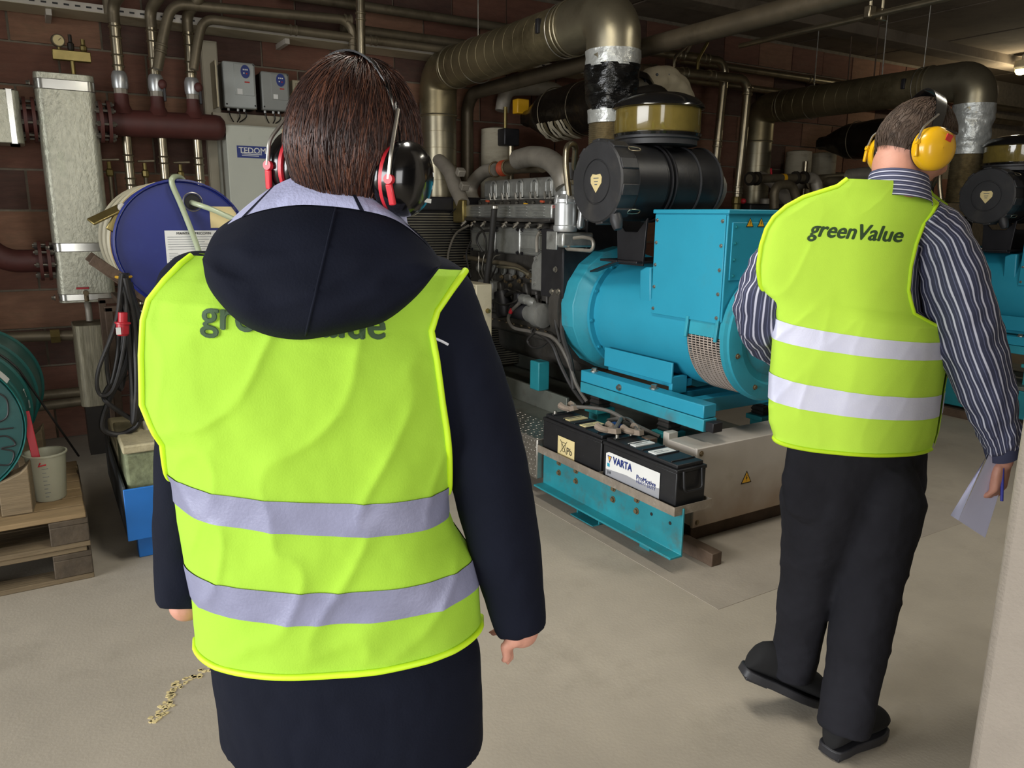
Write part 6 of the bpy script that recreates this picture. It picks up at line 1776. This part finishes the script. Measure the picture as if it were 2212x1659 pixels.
# ================================================================= person in the hooded jacket
F1 = 1.25; f1 = hv(19); r1 = Vector((f1.y, -f1.x, 0))
rows1 = [(1372, 437, 1325, 1024, .150), (1262, 427, 1240, 1019, .150), (1195, 413, 1185, 1006, .150), (1120, 400, 1130, 968, .146), (1065, 392, 1095, 955, .145),
         (1005, 385, 1030, 950, .145), (935, 384, 960, 945, .142), (890, 362, 900, 938, .140), (850, 345, 850, 930, .138), (750, 343, 760, 918, .132),
         (680, 346, 700, 907, .124), (640, 356, 660, 920, .114), (600, 386, 620, 950, .095), (568, 415, 592, 974, .070), (550, 437, 580, 986, .045)]
pr1 = thing('person', 'person seen from behind in a navy hooded jacket and green vest, arms hanging', 'person', tuple(PF(745, 1590, F1).xy) + (0,))
hipc = PF(748, 1560, F1)
body = MB(); jk = MB()
# jacket: torso
rg = []
for (py, xl, xr, b) in ((1592, 474, 1040, .155), (1500, 466, 1040, .155), (1400, 452, 1034, .152)):
    L = PF(xl, py, F1); R = PF(xr, py - (10 if py < 1550 else 0), F1); rg.append(((L + R) / 2, (R - L) / 2, f1 * b))
for i, (pl, xl, prr, xr, b) in enumerate(rows1):
    L = PF(xl, pl, F1); R = PF(xr, prr, F1)
    h = (R - L) / 2; h = h * ((1 - .014 / h.length) * (1 + .10 * max(0, min(1, (i - 4.6) / 2))))
    rg.append(((L + R) / 2, h, f1 * (b - .012)))
for (py, xl, xr, b) in ((530, 560, 850, .06), (500, 620, 800, .062), (470, 640, 790, .06)):
    L = PF(xl, py, F1); R = PF(xr, py, F1); rg.append(((L + R) / 2, (R - L) / 2, f1 * b))
loft(jk, rg, 56, .92)
la = [PF(440, 640, 1.30), PF(428, 800, 1.33), PF(420, 980, 1.33), PF(412, 1150, 1.29), PF(402, 1306, 1.25)]
ra = [PF(925, 655, 1.27), PF(1008, 850, 1.26), PF(1052, 1000, 1.25), PF(1090, 1180, 1.23), PF(1127, 1362, 1.21)]
capsule(jk, la, [.076, .072, .068, .062, .050], 24, 8, (1, 0)); capsule(jk, ra, [.078, .072, .069, .062, .043], 24, 8, (1, 0))
wrj = lambda p: .0045 * noise.noise(Vector((p.x * 9, p.y * 9, p.z * 5))) + .003 * abs(noise.noise(Vector((p.x * 22, p.y * 22, p.z * 14)))) + (.003 * math.sin(p.z * 40 + noise.noise(p * 6) * 5) * max(0, noise.noise(p * 4)))
jo = remesh(jk, 'jacket', .0075, 'jacket_navy', pr1, 4, wrj)
# white piping on the right shoulder
jb = BVHTree.FromPolygons([v.co.copy() for v in jo.data.vertices], [tuple(p.vertices) for p in jo.data.polygons])
pp_ = []
for k in range(9):
    d_ = ray(922 + k * 5.8, 726 + k * 1.2 + k * k * .14).normalized(); h_ = jb.ray_cast(CAM, d_)
    if h_[0] is not None: pp_.append(h_[0] - d_ * .001)
if len(pp_) > 2: MB().tube(pp_, .0022, 6).build('sleeve_piping', 'piping_white', pr1)
# body inside: torso, arms, legs, neck, head
rg2 = [(c - f1 * 0.0, a * .80, b * .72) for (c, a, b) in rg]
loft(body, rg2, 40, .95)
for P_, R_ in ((la, .036), (ra, .036)): capsule(body, P_, [.045, .042, .04, .036, .030], 16, 6)
legs = []
for s in (-1, 1):
    h = hipc + r1 * s * .095; h.z = .82
    kx = Vector((h.x, h.y, .47)) + f1 * (.05 if s > 0 else .0) + r1 * s * .0; an = Vector((h.x, h.y, .09)) + f1 * (.06 if s > 0 else -.06)
    legs.append((h, kx, an)); capsule(body, [h, kx, an], [.085, .055, .04], 18, 6)
    fo = an + f1 * .10; body.sph(Vector((fo.x, fo.y, .045)), .04, .11, .035, 14, 8, Matrix((r1, f1, UP)).transposed())
H1 = frame(54, 4, 6); hc1 = PF(766, 330, 1.20)
capsule(body, [PF(745, 540, 1.27), PF(752, 440, 1.26), hc1 + UP * -.06 + f1 * .02], [.06, .052, .05], 20, 6)
add_head(body, hc1, H1)
hand(body, PF(1127, 1275, 1.21), (0.02, 0.0, -1), f1 * .6 - r1 * .8, f1 - r1 * .2, .95, .95)
hand(body, PF(403, 1215, 1.26), (0.0, 0.0, -1), f1 * .6 + r1 * .8, f1 + r1 * .2, .95, .9)
remesh(body, 'body', .006, 'skin', pr1, 2)
eyes(hc1, H1, pr1)
tr = MB()
for (h, kx, an) in legs: capsule(tr, [h + UP * .10 + f1 * .03, h + f1 * .02, kx, an + UP * .015], [.06, .105, .092, .085], 28, 8, (1, 0))
tr.sph(hipc + UP * .0, .18, .11, .12, 24, 14, Matrix((r1, f1, UP)).transposed())
remesh(tr, 'trousers', .008, 'trouser_navy', pr1, 3, lambda p: .004 * noise.noise(Vector((p.x * 12, p.y * 12, p.z * 8))))
for (h, kx, an) in legs:
    b0 = an - f1 * .07; b0.z = .004; e0 = an + f1 * .20; e0.z = .004; shoe(pr1, b0, e0)
V1 = Vest(rows1, F1, F1, f1, 4.6)
V1.build(pr1, ((1.0, 2.0), (4.0, 5.0)), 'reflective', 1.0, 1.25)
V1.text('greenValue', (430, 710), (834, 736), 62, 1.12, 1.12, 'vest_print', .06, .028)
# hood hanging on the back
Tq = [(437, 560), (462, 505), (500, 474), (560, 450), (640, 437), (720, 440), (790, 450), (850, 467), (900, 500), (935, 538), (955, 572)]
Bq = [(437, 560), (447, 612), (475, 655), (520, 698), (580, 725), (650, 734), (715, 725), (775, 712), (835, 692), (900, 640), (955, 572)]
Ts = spline([(x, y, 0) for x, y in Tq], 5); Bs = spline([(x, y, 0) for x, y in Bq], 5)
nu = len(Ts); hd = MB()
for near in (1, 0):
    P = []
    for j in range(25):
        v = j / 24; row = []
        for i in range(nu):
            u = i / (nu - 1); x = Ts[i].x * (1 - v) + Bs[i].x * v; y = Ts[i].y * (1 - v) + Bs[i].y * v
            eu = max(0, 4 * u * (1 - u)) ** .5; ev = max(0, (4 * v * (1 - v))) ** .45 * (.75 + .5 * v)
            base = 1.150 - .035 * v - .02 * eu
            fold = .014 * noise.noise(Vector((u * 5, v * 3, 3))) + .007 * (1 - abs(noise.noise(Vector((u * 4 + v * 3, v * 3, 1))))) ** 4 - .003
            F = base - near * (.078 * eu * ev + fold * eu * ev) + (1 - near) * .02 * eu * ev
            row.append(PF(x, y, F))
        P.append(row)
    hd.grid(P if near else P[::-1])
ho = hd.build('hood', 'jacket_navy', pr1, smooth=180)
seam = [PF(Ts[nu // 2].x * (1 - v) + Bs[nu // 2].x * v + 8, Ts[nu // 2].y * (1 - v) + Bs[nu // 2].y * v, 1.150 - .035 * v - .02 - .0785 * (max(0, 4 * v * (1 - v)) ** .45 * (.75 + .5 * v)) - .001) for v in np.linspace(.03, .97, 24)]
hb_ = BVHTree.FromPolygons([Vector(v) for v in hd.v], hd.f); sp_ = []
for p_ in seam:
    h_ = hb_.ray_cast(p_ - f1 * .3, f1)
    if h_[0] is not None: sp_.append(h_[0] - f1 * .0005)
MB().tube(sp_, .0022, 6).build('hood_seam', 'jacket_navy', ho, smooth=180)
# lavender lining between the hood edge and the neck
Cq = [(470, 505), (520, 455), (575, 412), (620, 388), (655, 379), (705, 379), (745, 386), (790, 408), (835, 442), (870, 472), (895, 500)]
Cs = spline([(x, y, 0) for x, y in Cq], 5); P = []
for j in range(9):
    v = j / 8; row = []
    for i in range(nu):
        u = i / (nu - 1); k = min(nu - 1, max(0, int(round((.06 + .86 * u) * (nu - 1)))))
        x = Ts[k].x * (1 - v) + Cs[i].x * v; y = (Ts[k].y + 6) * (1 - v) + Cs[i].y * v
        row.append(PF(x, y, (1.128 - .02 * max(0, 4 * u * (1 - u)) ** .5) * (1 - v) + (1.155 + .10 * abs(2 * u - 1) ** 2.2) * v - .012 * math.sin(math.pi * v)))
    P.append(row)
inner = [[p + f1 * .012 - UP * .004 for p in row] for row in P]
lo_ = MB(); lo_.grid(P); lo_.grid(inner[::-1]); lo_.grid([P[-1], inner[-1]]); lo_.build('hood_lining', 'lining_lavender', ho, smooth=180)
for ui in (0.22, 0.615):
    i = int(ui * (nu - 1)); S = []
    for row in P: S.append([row[i] - f1 * .0022, row[i + 1 if i + 1 < nu else i] - f1 * .0022])
    S = [[a, a.lerp(b, .75)] for a, b in S]
    MB().grid(S).build('lining_seam', 'jacket_navy', ho, smooth=0)
# collar ring round the neck
cc = PF(748, 448, 1.225)
MB().lathe([(.098, -.05), (.09, 0), (.082, .03), (.078, .03), (.084, 0)], cc, (0.02, .06, 1), n=40, caps=False).build('collar', 'lining_lavender', pr1, smooth=60)


def line1(a):
    d = math.degrees(a) % 360  # 90 = forward
    fr = max(0, math.cos(math.radians(d - 90)))
    return -.092 + .135 * fr ** .7 if fr > 0 else -.094


hair('hair', hc1, H1, pr1, 'hair_brown', line1, .014, 5200, .055, .0012, .006, 'hair_tip', 3, .007)
em1 = ear_muffs('ear_defenders', 'black ear defenders with red rings on the brown-haired head', hc1, H1, 'muff_black', 'muff_red', 'muff_black', tuple(hc1), .030, .054, .074)
for dz_ in (.012, -.006, -.026):
    o = hc1 + H1 @ Vector((.074 + .0505, .012, -.030 + dz_)); MB().box(o, (.004, .018, .006), H1).build('cup_mark', 'label_white', em1, smooth=0)

# ================================================================= man in the striped shirt
f2 = hv(74); r2 = Vector((f2.y, -f2.x, 0)); FL2, FR2 = 1.97, 2.09
rows2 = [(937, 1690, 968, 2008, .140), (900, 1678, 935, 2018, .142), (850, 1678, 897, 2024, .145), (795, 1680, 850, 2030, .148), (722, 1687, 772, 2043, .150),
         (680, 1691, 735, 2046, .150), (645, 1686, 704, 2036, .146), (612, 1677, 672, 1986, .142), (570, 1676, 622, 1975, .136), (530, 1680, 572, 1979, .126),
         (495, 1689, 524, 1989, .112), (470, 1702, 486, 2002, .098), (447, 1727, 460, 2020, .092), (427, 1762, 440, 2030, .084), (404, 1832, 416, 2000, .078), (388, 1852, 394, 1985, .078)]
pr2 = thing('person', 'man seen from behind in striped shirt and green vest walking with papers', 'person', tuple(PZ(1800, 1600, 0)))
body = MB()
rg = []
for i, (pl, xl, prr, xr, b) in enumerate(rows2):
    L = PF(xl, pl, FL2); R = PF(xr, prr, FR2)
    h = (R - L) / 2; h = h * ((1 - .014 / h.length) * (1 + .14 * max(0, min(1, (i - 5.6) / 2)))); rg.append(((L + R) / 2, h, f2 * (b - .010)))
# shirt body with vertical stripes
P = []; U = []; n = 72
for (c, a, b) in rg:
    row = []; ur = []
    for k in range(n + 1):
        q = 2 * math.pi * k / n; cc_, ss_ = math.cos(q), math.sin(q)
        row.append(c + a * cc_ + b * (max(0, 1 - abs(cc_) ** 2.3) ** .5 * (1 if ss_ > 0 else -1))); ur.append((k / n * 56, 0))
    P.append(row); U.append(ur)
MB().grid(P, uv=U).build('shirt', 'shirt_stripe', pr2, smooth=180, fix=False)


def sleeve(name, pts, rad, nstr, twist=0.0, wr=.006, sub=10, ph=0.0):
    S = spline(pts, sub); R = list(np.interp(np.linspace(0, len(pts) - 1, len(S)), range(len(pts)), rad)); P = []; U = []; n = 64; x = None
    for i, p in enumerate(S):
        tt = (S[min(i + 1, len(S) - 1)] - S[max(i - 1, 0)]).normalized()
        if x is None: x, _ = perp(tt)
        x = (x - tt * x.dot(tt)).normalized(); y = tt.cross(x); row = []; ur = []
        for k in range(n + 1):
            q = 2 * math.pi * k / n
            qv = Vector((math.cos(q) * 1.2, math.sin(q) * 1.2, i * .16))
            r = R[i] + wr * (noise.noise(qv * 1.5 + Vector((ph, 0, 0))) + .8 * noise.noise(Vector((math.cos(q) * 1.5, math.sin(q) * 1.5, i * .42 + ph))))
            row.append(p + (x * math.cos(q) + y * math.sin(q)) * r)
            ur.append((k / n * nstr + twist * i / len(S) + .35 * noise.noise(Vector((math.cos(q) * 2, math.sin(q) * 2, i * .12 + ph))), i))
        P.append(row); U.append(ur)
    b = MB().grid(P, uv=U)
    b.f.append(tuple(range(n, -1, -1))); b.f.append(tuple((len(P) - 1) * (n + 1) + k for k in range(n + 1)))
    return b.build(name, 'shirt_stripe', pr2, smooth=180, fix=False)


ra2 = [PF(1985, 470, 2.10), PF(2030, 520, 2.10), PF(2062, 620, 2.08), PF(2092, 725, 2.06), PF(2128, 838, 2.05), PF(2152, 915, 2.06), PF(2163, 965, 2.07)]
sleeve('sleeve', ra2, [.060, .078, .086, .084, .072, .056, .044], 24, 1.5, .007, ph=2.0)
la2 = [PF(1740, 485, 2.04), PF(1706, 522, 2.03), PF(1674, 590, 1.99), PF(1652, 650, 1.97), PF(1650, 695, 2.0), PF(1672, 735, 2.07), PF(1712, 765, 2.15), PF(1760, 785, 2.22)]
sleeve('sleeve', la2, [.050, .058, .066, .070, .070, .062, .056, .05], 22, 3.0, .009, ph=7.0)
# cuff
c0 = PF(2160, 955, 2.07); c1 = PF(2166, 985, 2.075)
MB().lathe([(.040, 0), (.044, .006), (.042, (c1 - c0).length)], c0, c1 - c0, n=28).build('cuff', 'shirt_stripe', pr2)
# collar with stripes running round it
P = []; U = []; nc = PF(1928, 402, 2.035) + f2 * .042
for j in range(7):
    v = j / 6; row = []; ur = []
    for k in range(49):
        q = 2 * math.pi * k / 48
        r = .086 - .016 * v
        row.append(nc + r2 * math.cos(q) * r * 1.0 + f2 * math.sin(q) * r * 1.05 + UP * (-.040 + .066 * v - .018 * math.sin(q) - .0 * math.cos(q))); ur.append((v * 6.0 + .2, 0))
    P.append(row); U.append(ur)
MB().grid(P, uv=U).build('collar', 'shirt_stripe', pr2, smooth=180, fix=False)
# body inside
loft(body, [(c, a * .82, b * .78) for (c, a, b) in rg[:14]], 40, .95)
capsule(body, ra2, [.04, .052, .052, .048, .042, .034, .028], 16, 6); capsule(body, la2 + [PF(1800, 800, 2.24)], [.035, .045, .045, .045, .045, .04, .036, .032, .028], 16, 6)
H2 = frame(112, 22, 0); hc2 = PF(1976, 316, 2.08)
capsule(body, [PF(1932, 425, 2.05) + f2 * .05, PF(1936, 395, 2.05), hc2 + H2 @ Vector((0, -.025, -.06))], [.046, .054, .060], 22, 6)
add_head(body, hc2, H2)
wr2 = PF(2168, 990, 2.08)
hand(body, wr2, Vector((-.05, .0, -1)), -r2 + f2 * .2, f2, 1.0, .55)
hand(body, PF(1800, 805, 2.24), f2 * .5 + r2 * .7, -f2, UP, 1.0, .5)
# legs: trailing left, standing right
rl = [PF(1895, 985, 2.06), PF(1893, 1080, 2.05), PF(1880, 1230, 2.03), PF(1858, 1380, 1.99), PF(1822, 1575, 1.95)]
ll = [PF(1775, 975, 2.0), PF(1768, 1080, 2.03), PF(1748, 1230, 2.08), PF(1728, 1350, 2.11), PF(1712, 1452, 2.14)]
capsule(body, [rl[1] + UP * .07 + f2 * .04] + rl[1:4] + [rl[4] + UP * .07], [.05, .07, .065, .06, .036], 18, 6); capsule(body, [ll[1] + UP * .07 + f2 * .04] + ll[1:4] + [ll[4] + UP * .05], [.05, .07, .06, .055, .036], 18, 6); body.sph((rl[1] + ll[1]) / 2 + UP * .10 + f2 * .05, .09, .07, .12, 16, 10)
remesh(body, 'body', .006, 'skin', pr2, 2)
eyes(hc2, H2, pr2)
tm = MB()
hipL = PF(1700, 960, FL2); hipR = PF(2008, 985, FR2); hcn = (hipL + hipR) / 2; hh = (hipR - hipL) / 2
dn = UP * -1
loft(tm, [(hcn + UP * .10, hh * .93, f2 * .118), (hcn, hh * .95, f2 * .122), (hcn + dn * .10, hh * .99, f2 * .128), (hcn + dn * .17, hh * .92, f2 * .115), (hcn + dn * .20, hh * .8, f2 * .09)], 48, .92)
rlt = [rl[0] + f2 * .03 + dn * .03] + rl[1:]; llt = [ll[0] + f2 * .02 + dn * .04] + ll[1:]
capsule(tm, rlt, [.085, .128, .098, .082, .070], 28, 8, (1, 0)); capsule(tm, llt, [.08, .106, .078, .069, .065], 28, 8, (1, 0))
wrt = lambda p: .006 * noise.noise(Vector((p.x * 9, p.y * 9, p.z * 7))) + .005 * (1 - abs(noise.noise(Vector((p.x * 6, p.y * 6, p.z * 8 + p.x * 6))))) ** 3 - .002 + .002 * noise.noise(p * 40)
remesh(tm, 'trousers', .0075, 'trouser_black', pr2, 4, wrt)
shoe(pr2, PZ(1787, 1632, .004), PZ(1900, 1572, .004))
tl = PZ(1768, 1520, .006); hl = PF(1664, 1478, 2.14); dd = (tl - hl); hl = tl - dd.normalized() * .285
rr_ = dd.normalized().cross(UP).normalized(); shoe(pr2, hl, tl, up=rr_.cross(dd.normalized()))
V2 = Vest(rows2, FL2, FR2, f2, 5.6)
V2.build(pr2, ((2.0, 3.0), (4.0, 5.0)), 'reflective_lit', 5.0, .7, 'vest_brightened')
V2.text('greenValue', (1717, 510), (1936, 524), 34, 1.86, 1.98, 'vest_print', .25, .028)


def line2(a):
    d = math.degrees(a) % 360; fr = math.cos(math.radians(d - 90))
    return (.03 + .05 * fr) if fr > .2 else -.035 + .02 * max(0, fr)


hair('hair', hc2, H2, pr2, 'hair_grey', line2, .004, 2600, .022, .0011, .0, None, 9, .0012, .62)
em2 = ear_muffs('ear_defenders', 'yellow ear defenders on the head of the man in the striped shirt', hc2, H2, 'muff_yellow', 'muff_yellow', 'muff_black', tuple(hc2), .018, .053, .070)
o = hc2 + H2 @ Vector((.070 + .057, -.008, .005))
MB().box(o + H2 @ Vector((-.004, .004, .004)), (.004, .016, .016), H2).build('cup_mark', 'print_red', em2, smooth=0)
MB().box(o + H2 @ Vector((-.005, .004, .020)), (.004, .034, .003), H2).build('cup_mark', 'print_black', em2, smooth=0)
# papers and pen in his hand
t = thing('paper_sheets', 'folded white sheets of paper held in the hand of the man in the striped shirt', 'paper', tuple(PF(2110, 1080, 2.07)))
A = PF(2143, 956, 2.07); B = PF(2147, 959, 2.045); B2 = PF(2183, 985, 2.09); C = PF(2053, 1113, 2.09); D = PF(2070, 1124, 2.055); E = PF(2128, 1162, 2.08)
for i, (a, b, c, d) in enumerate(((A, B, D, C), (B, B2, E, D))):
    P = []
    for j in range(9):
        v = j / 8; l = a.lerp(c if i == 0 else d, v); r_ = b.lerp(d if i == 0 else c, v)
        P.append([l.lerp(r_, u) + f2 * .006 * math.sin(math.pi * u) * math.sin(math.pi * v) for u in np.linspace(0, 1, 7)])
    bk = [[p + f2 * .0015 for p in row] for row in P]
    s_ = MB(); s_.grid(P); s_.grid(bk[::-1]); s_.build('sheet', 'paper', t, smooth=60)
o = MB().cyl(PF(2166, 1010, 2.06), PF(2164, 1082, 2.05), .0042, n=10).build('pen', 'pen_blue', None)
tag(o, 'blue pen held together with the papers', 'pen')
